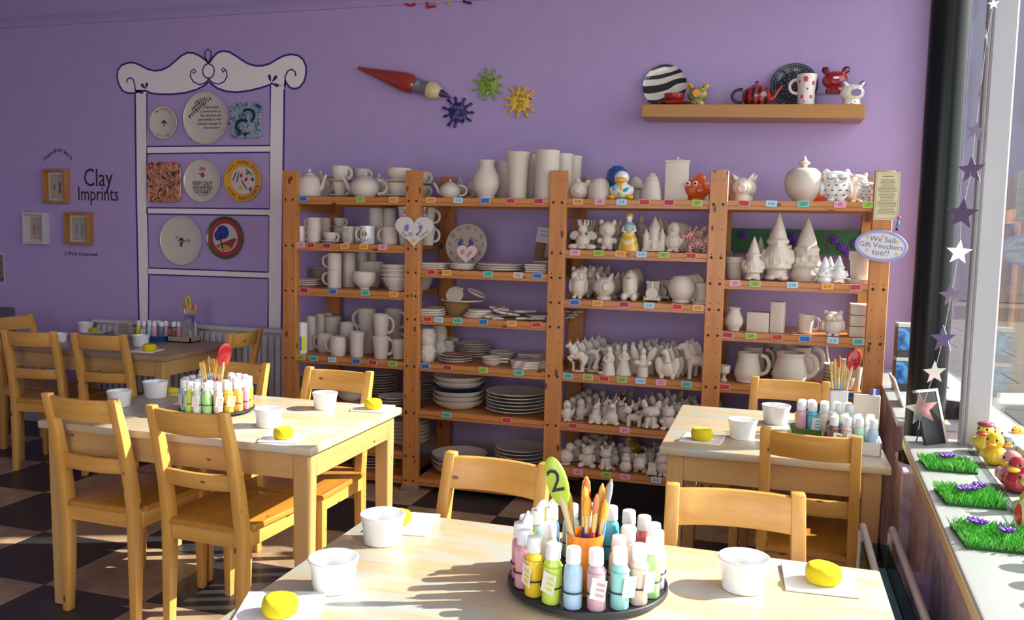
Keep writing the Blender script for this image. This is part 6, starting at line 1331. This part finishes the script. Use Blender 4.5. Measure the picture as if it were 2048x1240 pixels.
spoon((PB[0]+.006, PB[1]+.006, PB[2]+.006), (.20, .0, 1), .27, mcol('red_spoon', (.52, .015, .02), .25, coat=.5), .058, 'plain red painted spoon in the coral pot', twist=.3)
# window table: green tray, lidless box and bottles
tr = empty('green_tray', (3.02, -1.60, TH)); tag(tr, 'long green boat-shaped tray on the small window table', 'tray')
GT = mcol('green_tray_plastic', (.09, .20, .02), .35, coat=.2)
def boat(w, d, h, t=.006):
    n = 40; bb = MB(); vs = []; fs = []
    for rx, ry, z in ((.86, .8, 0), (1, 1, h), (1-2*t/w, 1-2*t/d, h), (.86-2*t/w, .8-2*t/d, t)):
        for k in range(n):
            a = 2*pi*k/n; c, s_ = cos(a), sin(a); e = .45; vs.append((w/2*rx*math.copysign(abs(c)**e, c), d/2*ry*math.copysign(abs(s_)**e, s_), z))
    for i in range(3): fs += [(i*n+k, i*n+(k+1) % n, (i+1)*n+(k+1) % n, (i+1)*n+k) for k in range(n)]
    fs += [tuple(range(n-1, -1, -1)), tuple(3*n+k for k in range(n))]
    return bb.add(vs, fs)
boat(.26, .13, .04).build('tray_shell', GT, tr)
bx = MB(); 
for a, c in (((-.10, -.07, 0), (.10, .07, .006)), ((-.10, -.07, 0), (-.094, .07, .05)), ((.094, -.07, 0), (.10, .07, .05)), ((-.10, -.07, 0), (.10, -.064, .05)), ((-.10, .064, 0), (.10, .07, .05))): bx.box(a, c)
o = bx.build('white_box_tray', mcol('white_painted_box', (.62, .60, .56), .5), loc=(3.10, -1.78, TH), smooth=0); o.rotation_euler.z = -.05; tag(o, 'open white wooden box of bottles on the small window table', 'box')
cols = ['pink', 'sky', 'aqua!t', 'blue', 'cream', 'sage!t', 'lime', 'slate', 'mint', 'white']
k = 0
for i in range(5):
    for j in range(2):
        c = cols[k % len(cols)].split('!'); bottle(c[0], (3.02-.088+.043*i, -1.625+.047*j, TH+.007), '%s paint bottle in the %s row of the green tray' % (c[0], ('front', 'rear')[j]), 'window tray '+c[0], tagc=(c[0], .2) if len(c) > 1 else None, tilt=(rnd.uniform(-.04, .04), rnd.uniform(-.05, .05)), h=.135); k += 1
cols = ['brown!t', 'peach!t', 'mint', 'sky', 'teal', 'blue', 'cream', 'white', 'brown', 'peach', 'lavender', 'sky']
k = 0
for j in range(3):
    for i in range(4):
        c = cols[k].split('!'); bottle(c[0], (3.10-.066+.044*i, -1.825+.044*j, TH+.007), '%s paint bottle in the %s row of the white box' % (c[0], ('front', 'middle', 'rear')[j]), 'white box '+c[0], tagc=(c[0], .2) if len(c) > 1 else None, tilt=(rnd.uniform(-.04, .04), rnd.uniform(-.05, .05)), h=.125); k += 1
pc = Vector((xat(1673, -1.46, TH), -1.46, TH)); PB = tuple(pc)
bb = MB(); bb.loft([(0, 0, 0, .055, .055), (0, 0, .17, .068, .068)]); o = bb.build('square_brush_pot', mblotch('marbled_white', [(.72, .70, .68), (.6, .58, .57)], 12, rough=.3), loc=PB, bev=.003); tag(o, 'square white brush pot behind the window table bottles', 'pot')
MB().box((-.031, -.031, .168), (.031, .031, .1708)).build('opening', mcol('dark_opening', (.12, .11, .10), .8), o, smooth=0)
for k in range(6): brush((PB[0]-.015+.006*k, PB[1]+.006*(k % 3)-.005, PB[2]+.08), (-.10+.05*k, .03, 1), .20+.012*(k % 3), ((.78, .50, .10), (.25, .4, .65))[k % 2], ('tan', 'gold', 'rust')[k % 3], '%s-handled paintbrush with %s bristles in the square white pot' % (('yellow', 'blue')[k % 2], ('tan', 'gold', 'rust')[k % 3]), 'brushes in the square pot')
spoon((PB[0]+.012, PB[1], PB[2]+.10), (.20, .02, 1), .235, mdots('red_black_dots', (.50, .012, .02), [(.05, .01, .02)], 130, .35), .056, 'red dotted spoon in the square white pot', twist=.25)
bb = MB(); bb.box((-.05, -.012, 0), (.05, .012, .14)); o = bb.build('card_holder', mcol('cream_card_holder', (.62, .55, .50), .6), loc=(3.19, -1.36, TH), bev=.002); tag(o, 'pale card holder with blue and white pens at the right rear', 'holder')
for k, c in enumerate(((.03, .08, .45), (.8, .8, .85), (.03, .08, .45))): MB().tube([(.015+.012*k, 0, .13), (.015+.012*k, 0, .165)], .005, 8).build('pen_end', mcol('pen_%d' % k, c, .3), o)
# shaded table: blue tray, wicker tray, stone pot
boat(.25, .13, .035).build('blue_tray', mcol('blue_tray_plastic', (.01, .10, .34), .35), loc=(-1.13, -.29, TH)); o = bpy.data.objects['blue_tray']; tag(o, 'blue oblong tray of bottles on the shaded table', 'tray')
bx = MB(); bx.box((-.09, -.055, 0), (.09, .055, .006)); 
for a, c in (((-.09, -.055, 0), (-.083, .055, .034)), ((.083, -.055, 0), (.09, .055, .034)), ((-.09, -.055, 0), (.09, -.048, .034)), ((-.09, .048, 0), (.09, .055, .034))): bx.box(a, c)
o = bx.build('wicker_tray', mstripe('pale_wicker', (.34, .27, .20), (.48, .40, .31), 80, 2, rough=.8, coat=0), loc=(-.91, -.25, TH), smooth=0); tag(o, 'pale wicker tray of bottles on the shaded table', 'tray')
cols = ['yellow', 'slate!t', 'sky', 'pink', 'navy', 'brown', 'sage', 'white', 'olive', 'rose']
k = 0
for i in range(5):
    for j in range(2):
        c = cols[(i+5*j) % 10].split('!'); bottle(c[0], (-1.13-.085+.0425*i, -.315+.05*j, TH+.007), '%s paint bottle in the %s row of the blue tray' % (c[0], ('front', 'rear')[j]), 'blue tray '+c[0], tagc=(c[0], .1) if len(c) > 1 else None, tilt=(rnd.uniform(-.05, .05), rnd.uniform(-.08, .08)))
cols = ['brown', 'rose', 'olive', 'yellow!t', 'white', 'peach', 'brown', 'cream']
for i in range(4):
    for j in range(2):
        c = cols[i+4*j].split('!'); bottle(c[0], (-.91-.06+.04*i, -.27+.042*j, TH+.007), '%s paint bottle in the %s row of the wicker tray' % (c[0], ('front', 'rear')[j]), 'wicker tray '+c[0], tagc=(c[0], .1) if len(c) > 1 else None)
PB = (xat(377, -.27, TH), -.27, TH)
o = MB().loft([(0, 0, 0, .058, .058), (0, 0, .16, .062, .062)]).build('stone_pot', mblotch('grey_stone_fleck', [(.16, .15, .17), (.36, .33, .35), (.22, .2, .22)], 90, rough=.6, coat=0), loc=PB, bev=.003); tag(o, 'grey flecked square brush pot on the shaded table', 'pot')
for k in range(5): brush((PB[0]-.012+.007*k, PB[1], PB[2]+.07), (-.10+.09*k, .0, 1), .19, (.02, .10, .42), ('rust', 'tan', 'gold')[k % 3], 'blue-handled %s-bristled paintbrush in the grey flecked pot, %s from the left' % (('rust', 'tan', 'gold')[k % 3], ('first', 'second', 'third', 'fourth', 'fifth')[k]), 'brushes in the flecked pot')
spoon((PB[0]-.004, PB[1]+.008, PB[2]+.08), (-.02, 0, 1), .225, mcol('ochre_spoon', (.42, .32, .02), .35), .05, 'ochre yellow spoon in the grey flecked pot', '3')
bb = MB(); bb.box((-.06, -.001, 0), (.06, .001, .10)); o = bb.build('price_list', mcol('cream_paper', (.50, .44, .36), .8), loc=(xat(248, -.2, TH), -.20, TH)); o.rotation_euler = (-.15, 0, .1); tag(o, 'small lettered card behind the blue tray', 'card')
bb = MB(); [bb.box((-.05, -.002, .02+.012*k), (.045-.02*(k % 2), -.001, .024+.012*k)) for k in range(6)]; bb.build('print_lines', mcol('card_print', (.10, .06, .05), .7), o, smooth=0)
# ================================================================ floating shelf pieces
def fz(x): return 2.2305-.0212*(x-2.642)+.0012
def fspot(px, Y):
    x = xat(px, Y, 2.23); return Vector((xat(px, Y, fz(x)), Y, fz(x)))
p = fspot(1326, .02); R = 44/ppm(p)
o = MB().lathe(coupe_prof(R, .016), 48, M=RX(pi/2)).build('zebra_plate', mstripe('zebra', (.02, .02, .022), (.74, .70, .62), 5.2, 6.0, rot=(0, .25, 0), thr=.42, detail=1, kind='BANDS', direction='Z'), loc=(p.x, .075, p.z+R*.98+.003), smooth=50); o.rotation_euler = (-.16, 0, 0); tag(o, 'black and white zebra striped plate standing on the floating shelf', 'plate')
RED = mcol('red_gloss', (.33, .015, .018), .15, coat=.7)
p = fspot(1348, -.06); s_ = MB().lathe(plate_prof(33/ppm(p), .012), 36).build('red_saucer', RED, loc=p); tag(s_, 'dark red saucer on the floating shelf', 'saucer')
o = ware('red_cup', P_CUP, 42/ppm(p), 20/ppm(p), None, RED); o.location = p+Vector((0, 0, .006)); tag(o, 'dark red teacup in front of the zebra plate', 'cup')
p = fspot(1394, -.04); h = 44/ppm(p); o = fig('pighead', 'painted_pig_bank', h, mdots('flower_splash', (.22, .28, .10), [(.45, .03, .04), (.6, .3, .03), (.10, .22, .08), (.5, .45, .1)], 9, .45)); o.scale.x *= 1.2; o.location = p; tag(o, 'multicoloured flowery pig bank on the floating shelf', 'money bank')
OR_ = mcol('orange_gloss', (.80, .32, .02), .2, coat=.5)
MB().tube([(0, -.40, .52), (0, -.47, .52)], .15, 16).build('snout', OR_, o); [MB().ell(s*.30, -.10, .86, .12, .05, .15, 0, s*28).build('ear', OR_, o) for s in (-1, 1)]
p = fspot(1512, -.04); W_, H_ = 58/ppm(p), 49/ppm(p); o = teapot(W_, H_, 'R', mstripe('red_black_spiral', (.42, .02, .015), (.015, .012, .014), 9, 1.2, direction='X', thr=.55, detail=0), sp=20/ppm(p)); o.location = p; tag(o, 'glossy red and black striped teapot on the floating shelf', 'teapot')
for c in o.children:
    if c.name.startswith(('lid', 'spout')): c.data.materials[0] = RED
    if c.name.startswith('handle'): c.data.materials[0] = BLACK
for c in o.children:
    for g in c.children: g.data.materials[0] = RED
p = fspot(1586, .02); R = 46/ppm(p); o = MB().lathe(plate_prof(R, .018), 48, M=RX(pi/2)).build('dotted_plate', mcol('black_glaze', (.018, .022, .035), .15, coat=.6), loc=(p.x, .078, p.z+R*.96+.004), smooth=50); o.rotation_euler = (-.22, 0, 0); tag(o, 'black plate with white dots standing on the floating shelf', 'plate')
bb = MB(); 
for k in range(56): a = 2*pi*k/56; bb.ell(R*.93*cos(a), -.0185, R*.93*sin(a), .0038, .0015, .0038, n=8)
for k in range(44): a = 2*pi*k/44; bb.ell(R*.8*cos(a), -.0150, R*.8*sin(a), .0025, .0015, .0025, n=8)
for k in range(38):
    a, r = k*2.4, R*.62*sqrt(k/38); bb.ell(r*cos(a), -.0075, r*sin(a), .003, .0015, .003, n=8)
bb.build('white_dots', mcol('dot_white', (.5, .5, .52), .4), o)
p = fspot(1611, -.06); o = ware('strawberry_mug', [(.78, 0), (.82, .03), (.84, .5), (1, 1)], 40/ppm(p), 60/ppm(p), 'L', mcol('pink_white_glaze', (.74, .66, .62), .25, coat=.4), out=.5, z0=.4, z1=.86); o.location = p; tag(o, 'tall white latte mug with red strawberries on the floating shelf', 'mug')
H_ = 60/ppm(p); Rm = 17/ppm(p)
for a, z, s in ((-.1, .82, 1.5), (.75, .7, 1), (-.8, .75, .9), (-.5, .25, 1.1), (.55, .25, .9), (.1, .5, .6), (-.2, .1, .5)):
    r = Rm*(1+.12*(z > .6)); MB().ell(r*sin(a), -r*cos(a), z*H_, .008*s, .003, .011*s, 0, 0, math.degrees(a)).build('strawberry_spot', mcol('strawberry', (.50, .08, .06), .4), o)
p = fspot(1658, -.02); bb = MB(); w_ = 26/ppm(p); hb = 25/ppm(p)
bb.box((-w_, -.03, hb-.003), (w_, .04, hb)); bb.box((-w_, -.03, 0), (-w_+.003, .04, hb)); bb.box((w_-.003, -.03, 0), (w_, .04, hb)); o = bb.build('acrylic_riser', ACRYL, loc=p, smooth=0); tag(o, 'small clear acrylic riser on the floating shelf', 'riser')
p2 = p+Vector((.025, 0, hb)); h = 52/ppm(p2); o = fig('pighead', 'red_pig_bank', h, RED); o.scale.x *= 1.2; o.location = p2; tag(o, 'red pig bank with dark ears on the acrylic riser', 'money bank')
[MB().ell(s*.30, -.10, .86, .12, .05, .15, 0, s*28).build('ear', mcol('maroon_black', (.03, .008, .012), .25, coat=.4), o) for s in (-1, 1)]; MB().ell(0, -.46, .53, .1, .02, .05).build('snout', GLAZE, o)
p = fspot(1703, -.08); h = 48/ppm(p); o = fig('pighead', 'spotted_pig_bank', h, mdots('cream_spotted', (.76, .70, .62), [(.04, .03, .05), (.12, .06, .2), (.4, .2, .1)], 9, .22)); o.scale.x *= 1.28; o.location = p; o.rotation_euler.z = .35; tag(o, 'white pig bank with dark spots at the right end of the floating shelf', 'money bank')
VIO = mcol('violet_gloss', (.10, .05, .22), .25, coat=.4)
MB().tube([(0, -.43, .45), (0, -.475, .45)], .15, 16).build('snout', VIO, o); [MB().ell(s*.30, -.10, .86, .11, .05, .14, 0, s*28).build('ear', VIO, o) for s in (-1, 1)]

# ================================================================ signs hung on the shelving posts
p = yy(829, 459, YF-.012); wd = 82/ppm(p)
hs = MB(); hs.prism([(x, z*.84) for x, z in heart_pts(wd)], -.008, 0); hs = hs.build('heart_sign', mcol('heart_white', (.66, .62, .56), .35, coat=.2), loc=(p.x, YF-.012, p.z), bev=.002); tag(hs, 'white heart with purple footprints hanging on the second post', 'sign')
bb = MB()
for s in (-1, 1):
    pass
bb.ell(-wd*.19, -.0087, .02*wd, wd*.055, .001, wd*.075); bb.ell(-wd*.165, -.0087, .09*wd, wd*.03, .001, wd*.05); [bb.ell(-wd*(.24+.012*k), -.0087, wd*(.09-.045*k), wd*.012, .001, wd*.016) for k in range(4)]
bb.build('footprint', mcol('violet_print', (.20, .16, .42), .5), hs, smooth=0); bb = MB()
bb.ribbon([(-wd*.09+wd*.045*cos(k*pi/8), -wd*.115+wd*.04*sin(k*pi/8)) for k in range(16)], wd*.02, -.0082, .001, closed=True); bb.build('ring_print', mcol('violet_print', (.20, .16, .42), .5), hs, smooth=0); bb = MB()
bb.ell(wd*.17, -.0087, wd*.06, wd*.05, .001, wd*.05); bb.ell(wd*.17, -.0087, -wd*.02, wd*.028, .001, wd*.09, 0, 30); bb.ell(wd*.10, -.0087, -wd*.11, wd*.05, .001, wd*.035, 0, -35); [bb.ell(wd*(.11+.04*k), -.0087, wd*(.15-.008*k*k), wd*.012, .001, wd*.016) for k in range(4)]; bb.build('footprint', mcol('violet_print', (.20, .16, .42), .5), hs, smooth=0)
bb = MB(); bb.text('ELLIE', wd*.07, T(-wd*.25, -.0087, -wd*.13) @ RY(.6) @ FACE, 0, .0005); bb.text('EMERSON', wd*.06, T(wd*.27, -.0087, -wd*.11) @ RY(-.6) @ FACE, 0, .0005); bb.build('lettering', DARK, hs, smooth=0)
MB().ell(0, -.0087, -wd*.27, wd*.04, .0015, wd*.04).build('gold_heart', mcol('gold_dot', (.65, .35, .02), .4), hs)
for s in (-1, 1):
    bb = MB(); x0 = s*wd*.26; bb.tube([(x0, -.004, wd*.24), (x0, -.002, wd*.56)], .0015, 6); bb.build('hanging_cord', mcol('lilac_cord', (.25, .12, .35), .6), hs)
    for k in range(5): MB().ell(x0, -.004, wd*(.30+.055*k), .006, .006, .006, n=10).build('bead', mcol('bead_%d' % (k % 3), ((.5, .12, .3), (.55, .5, .55), (.2, .08, .4))[k % 3], .2, coat=.5), hs)
# price list on the rightmost post
p = yy(1774, 392, YF-.004); w_, h_ = 23/ppm(p), 48/ppm(p)
pl = MB().box((-w_, -.003, -h_), (w_, 0, h_)).build('price_sheet', mcol('yellowed_paper', (.66, .58, .36), .7), loc=(p.x, YF-.002, p.z), smooth=0); tag(pl, 'yellowed printed sheet pinned to the top of the rightmost post', 'notice')
bb = MB(); bb.box((-w_*.45, -.0036, h_*.79), (w_*.45, -.003, h_*.83))
rnd = random.Random(4)
for k in range(24):
    l = w_*rnd.uniform(.5, .82); bb.box((-l, -.0036, h_*(.68-.062*k)-.0012), (l, -.003, h_*(.68-.062*k)+.0012))
bb.ribbon([(-w_*.9, -h_*.94), (w_*.9, -h_*.94), (w_*.9, h_*.94), (-w_*.9, h_*.94)], .0015, -.003, .0006, closed=True); bb.build('print_lines', mcol('sheet_ink', (.16, .13, .08), .7), pl, smooth=0)
# oval sign
p = yy(1762, 492, YF-.02); a_, c_ = 50/ppm(p), 32/ppm(p)
sg = MB(); sg.prism([(a_*cos(2*pi*k/48), c_*sin(2*pi*k/48)) for k in range(48)], -.010, 0); sg = sg.build('oval_sign', mcol('violet_edge_glaze', (.32, .29, .55), .3, coat=.4), loc=(p.x, YF-.012, p.z), bev=.003); sg.rotation_euler = (0, .10, 0); tag(sg, 'oval lilac-edged sign about gift vouchers hanging on the rightmost post', 'sign')
fc = MB(); fc.prism([(a_*.86*cos(2*pi*k/48), c_*.80*sin(2*pi*k/48)) for k in range(48)], -.0112, -.009); fc = fc.build('sign_face', mcol('sign_pale', (.62, .60, .66), .3, coat=.4), sg)
bb = MB(); [bb.text(l, s, T(dx*a_, -.0114, dz*c_) @ FACE, 0, .0005) for l, s, dx, dz in (('We Sell', .037, .02, .40), ('Gift Vouchers', .036, .0, .0), ('too!!', .040, .02, -.42))]; bb.build('lettering', mcol('grey_ink', (.10, .09, .12), .5), sg, smooth=0)
bb = MB(); [bb.prism([(x*a_+u, z*c_+v) for u, v in starp(5, .011, .005)], -.0122, -.0112) for x, z in ((-.55, .45), (.02, .62), (.55, .35), (-.5, -.35), (.6, -.4))]; bb.build('gold_star', mcol('gold_star', (.70, .42, .05), .4), sg, smooth=0)
bb = MB(); bb.tube([(a_*.42, -.004, c_*.85), (a_*.46, -.002, c_*2.2)], .0014, 6); bb.build('hanging_cord', MATS['lilac_cord'], sg)
for k, c in enumerate(((.02, .02, .03), (.02, .30, .55), (.4, .1, .3))): MB().ell(a_*.44+.006, -.006, c_*(1.15+.35*k), .008, .008, .009+.006*(k == 1), n=10).build('bead', mcol('sign_bead_%d' % k, c, .2, coat=.5), sg)

# ================================================================ window sill
# star garland
pts = [(1987, 8, 22, 0), (1973, 78, 44, 1.2), (1960, 190, 40, 1.3), (1951, 262, 40, -.35), (1943, 340, 58, -.6), (1924, 428, 66, -.45), (1918, 505, 52, .15), (1902, 590, 48, -.4), (1886, 678, 56, -.7), (1869, 745, 50, .3), (1843, 818, 68, .1)]
SY = -1.93
g0 = yy(1990, -20, SY); gl = empty('star_garland', g0); tag(gl, 'string of mirrored silver stars hanging by the window', 'garland')
P = [yy(x, y, SY) for x, y, s, r in pts]
MB().tube([Vector((0, 0, .1))]+[q-g0 for q in P]+[P[-1]-g0+Vector((-.005, 0, -.07))], .0009, 6).build('string', mcol('silver_thread', (.6, .6, .62), .4), gl)
for (x, y, s, r), q in zip(pts, P):
    R = s/2/ppm(q); bb = MB(); bb.prism(starp(5, R, R*.42), -.0012, .0012); o = bb.build('star', MIRROR, gl, smooth=0); o.location = q-g0; o.rotation_euler = (random.uniform(-.15, .15), random.uniform(-.2, .2), r)
# grass mats with crocuses
GR1 = mcol('bright_grass', (.05, .42, .03), .5); GR2 = mcol('pale_grass', (.25, .60, .12), .5)
for idx, (px, py, w_, d_, lab) in enumerate(((1895, 935, .140, .13, 'grass mat with two purple crocuses furthest along the sill'), (1938, 1000, .146, .15, 'middle grass mat with purple crocuses on the sill'), (1986, 1082, .152, .16, 'nearest grass mat with a clump of purple crocuses on the sill'))):
    p = zz(px, py, .80); root = empty('grass_mat', p, .05); tag(root, lab, 'grass mat')
    MB().box((-w_/2, -d_/2, 0), (w_/2, d_/2, .006)).build('mat_base', mcol('dark_green_mat', (.015, .09, .02), .8), root, smooth=0)
    rnd = random.Random(idx+20); bb = MB()
    for k in range(1500):
        x, y = rnd.uniform(-w_/2, w_/2), rnd.uniform(-d_/2, d_/2); a = rnd.uniform(0, 2*pi); l = rnd.uniform(.016, .030); t = rnd.uniform(.15, .75)
        dx, dy = cos(a), sin(a); b0 = .0011
        bb.add([(x-dy*b0, y+dx*b0, .004), (x+dy*b0, y-dx*b0, .004), (x+dx*l*t*.5, y+dy*l*t*.5, .004+l*.7), (x+dx*l*t, y+dy*l*t, .004+l)], [(0, 1, 2), (1, 3, 2), (2, 3, 0)], 0 if k % 3 else 1)
    o = bb.build('grass', [GR1, GR2], root, smooth=0); o['kind'] = 'stuff'
    for k in range((2, 3, 4)[idx]):
        x, y = rnd.uniform(-.035, .05), rnd.uniform(-.02, .045); bb = MB()
        for q in range(8): a = 2*pi*q/8; bb.ell(x+.010*cos(a), y+.010*sin(a), .034, .011, .004, .004, 0, -25, math.degrees(a))
        bb.ell(x, y, .034, .004, .004, .006); bb.build('crocus', mcol('crocus_violet', (.16, .05, .42), .5), root)
# ceramic ducks and creatures along the window rail
rail = MB(); rail.add([(xin(y)+o_, y, z) for y in (-4.2, -1.87) for o_, z in ((.186, .80), (.186, .822), (.191, .822), (.191, .80))], [(0,1,2,3),(7,6,5,4),(0,4,5,1),(1,5,6,2),(2,6,7,3),(3,7,4,0)])
o = rail.build('acrylic_rail', ACRYL, smooth=0); tag(o, 'clear acrylic strip along the back of the window sill', 'rail')
def creature(key, px, py, hpx, mat, label, name, rz=-.6, beak=None, z=.80, part=None):
    p = zz(px, py, z); o = fig(key, name, hpx/ppm(p), mat); p.x = max(p.x, xin(p.y)+.235); o.location = p; o.rotation_euler.z = rz; tag(o, label, 'ceramic creature', 'ceramic creatures in the window')
    if beak: MB().ell(0, -.33, .68, .16, .16, .075).build('beak', beak, o)
    for s in (-1, 1): MB().ell(s*.13, -.26, .82, .035, .03, .04).build('eye', DARK, o)
    return o
YD = mcol('yellow_duck_glaze', (.80, .50, .02), .2, coat=.5); OB = mcol('orange_bill', (.75, .30, .02), .25)
creature('duck', 1955, 905, 62, mcol('lemon_glaze', (.75, .62, .05), .2, coat=.5), 'lemon duck with a striped red cap at the far end of the window', 'ceramic_duck', beak=mcol('striped_bill', (.5, .06, .05), .3))
bpy.context.view_layer.update()
d0 = [x for x in bpy.data.objects if x.name == 'ceramic_duck'][0]
MB().ell(0, -.06, .95, .26, .26, .10).build('striped_cap', mstripe('red_blue_stripe', (.50, .04, .03), (.05, .03, .25), 7, .5), d0)
creature('duck', 1982, 930, 66, YD, 'golden yellow duck with an orange bill in the window', 'ceramic_duck', beak=OB)
creature('duck', 2004, 972, 74, mcol('pink_duck_glaze', (.66, .28, .30), .2, coat=.5), 'pink duck with a yellow bill in the window', 'ceramic_duck', beak=YD)
creature('duck', 2034, 985, 74, mcol('crimson_duck_glaze', (.42, .03, .04), .2, coat=.5), 'crimson duck with a yellow bill in the window', 'ceramic_duck', beak=YD)
creature('dragon', 2042, 1022, 84, mcol('lime_dino_glaze', (.50, .58, .06), .25, coat=.4), 'lime green dinosaur in the window', 'ceramic_dinosaur', rz=-1.0)
p = zz(2062, 1066, .80); o = MB().ell(0, 0, .042, .042, .042, .042, n=24).build('striped_ball', mstripe('red_yellow_white', (.55, .06, .03), (.75, .6, .35), 8, .3, direction='X'), loc=p); tag(o, 'red and cream striped ceramic ball in the window', 'ceramic creature')
creature('duck', 2000, 905, 52, GLAZE, 'white duck second row in the window', 'ceramic_duck', beak=OB); creature('duck', 2022, 925, 52, mcol('pale_blue_duck', (.50, .58, .62), .2, coat=.5), 'pale blue duck second row in the window', 'ceramic_duck', beak=OB)
creature('duck', 2035, 900, 50, YD, 'yellow duck deepest in the window', 'ceramic_duck', beak=OB)
for k in range(7):
    y = -2.98-.105*k; o = fig('duck', 'ceramic_duck', .105, (YD, MATS['pink_duck_glaze'], GLAZE)[k % 3]); o.location = (xin(y)+.235, y, .80); o.rotation_euler.z = -.7
    tag(o, '%s duck near the camera end of the window row, %s along' % (('yellow', 'pink', 'white')[k % 3], ('first', 'second', 'third', 'fourth', 'fifth', 'sixth', 'seventh')[k]), 'ceramic creature', 'ceramic creatures in the window')
    MB().ell(0, -.33, .68, .16, .16, .075).build('beak', OB, o)
# framed boards leaning on the sill
p = zz(1880, 888, .80); bd = empty('leaning_board', p); bd.rotation_euler = (-.30, .0, .75); tag(bd, 'black board with pale edge leaning on the sill', 'picture frame')
MB().box((-.07, 0, 0), (.03, .010, .185)).build('black_face', BLACK, bd, smooth=0); MB().box((.03, -.002, 0), (.042, .012, .187)).build('pale_edge', mcol('pale_edge_wood', (.66, .52, .42), .5), bd, smooth=0); MB().box((-.072, -.002, .183), (.042, .012, .193)).build('pale_top', WHITEP, bd, smooth=0)
MB().tube([(-.035, .02, .10), (-.06, .055, .0)], .0022, 8).build('easel_leg', BLACK, bd)
p = zz(1905, 842, .80); cb = empty('photo_stand', p+Vector((0, .03, 0))); cb.rotation_euler = (0, 0, .3); tag(cb, 'dark photo block under a tilted white card beside the window post', 'picture frame')
MB().box((-.045, 0, 0), (.04, .02, .09)).build('photo_block', mblotch('dark_photo', [(.01, .01, .015), (.10, .06, .05)], 25), cb, smooth=0)
o = MB().box((-.055, -.05, .100), (.05, .05, .106)).build('white_card', CERAM, cb, smooth=0); o.rotation_euler = (.30, 0.1, 0); o.location = (0, .03, 0)
p = zz(1797, 790, .80)
for k in range(2):
    o = MB().box((-.055, -.035, 0), (.055, .035, .158)).build('gift_box', mcol('black_card_box', (.02, .022, .03), .35, coat=.3), loc=(3.43, -.66, .80+.160*k), bev=.002); o.rotation_euler.z = .1; tag(o, ('lower', 'upper')[k]+' black gift box with a blue picture behind the pipe', 'box')
    MB().box((-.056, -.0362, .035), (.05, -.035, .138)).build('picture', mblotch('blue_swirl', [(.005, .03, .16), (.02, .16, .46), (.10, .35, .62)], 14, dist=2), o, smooth=0); MB().box((-.056, -.037, .142), (.056, .0355, .159)).build('silver_lid', mcol('pale_silver', (.6, .58, .55), .4), o, smooth=0)
o = MB().box((-.004, -.09, 0), (.004, .09, .13)).build('leaning_tablet', CERAM, loc=(3.36, -1.06, .80), bev=.002); o.rotation_euler = (0, -.35, 0); tag(o, 'white tablet leaning on the sill left of the pipe', 'tile')
# storage trolley between the tables and the low wall
ty = empty('storage_trolley', (3.135, -2.75, 0)); tag(ty, 'white-railed trolley with a blue plastic bin by the low wall', 'trolley')
RAILM = mcol('white_tube', (.70, .70, .70), .3, coat=.3)
for x in (-.040, .045):
    MB().tube([(x+.012, .52, .60), (x+.012, .50, .612), (x-.005, -.75, .612)], .0105, 12).build('top_rail', RAILM, ty)
    for y in (.49, -.7): MB().tube([(x+.005, y, .0), (x+.005, y, .60)], .008, 10).build('leg', RAILM, ty)
MB().box((-.036, .44, .50), (.042, .448, .58)).build('bin_end', BLUEPL, ty, smooth=0); MB().box((-.038, -.7, .22), (-.034, .44, .58)).build('bin_side', BLUEPL, ty, smooth=0); MB().box((.036, -.7, .22), (.040, .44, .58)).build('bin_side', BLUEPL, ty, smooth=0)
MB().box((-.032, -.69, .30), (.034, .43, .51)).build('bin_contents', mcol('teal_fabric', (.17, .34, .40), .9, noise=.3, nscale=40), ty, smooth=0)
MB().box((-.034, -.16, .50), (.036, -.15, .58)).build('bin_divider', BLUEPL, ty, smooth=0)

# ================================================================ labels: tell members of a stack or row apart
ORD = ['', 'second', 'third', 'fourth', 'fifth', 'sixth', 'seventh', 'eighth', 'ninth']
bpy.context.view_layer.update()
clus = {}
for o in list(bpy.data.objects):
    if o.parent is None and o.get('group') and o.get('label'): clus.setdefault((o['group'], o['label']), []).append(o)
for (g, l), os_ in clus.items():
    if len(os_) < 2: continue
    zs = [o.location.z for o in os_]; ys = [o.location.y for o in os_]
    if max(zs)-min(zs) > .006:
        os_.sort(key=lambda o: -o.location.z); n = len(os_)
        for k, o in enumerate(os_): o['label'] = l+', '+('topmost' if k == 0 else 'lowest' if k == n-1 else ORD[k]+' from top')
    elif max(ys)-min(ys) > .03:
        os_.sort(key=lambda o: o.location.y); n = len(os_)
        for k, o in enumerate(os_): o['label'] = l+', '+('foremost' if k == 0 else 'furthest back' if k == n-1 else ORD[k]+' back')
    else:
        os_.sort(key=lambda o: o.location.x); n = len(os_)
        for k, o in enumerate(os_): o['label'] = l+', '+('leftmost' if k == 0 else 'rightmost' if k == n-1 else ORD[k]+' from left')
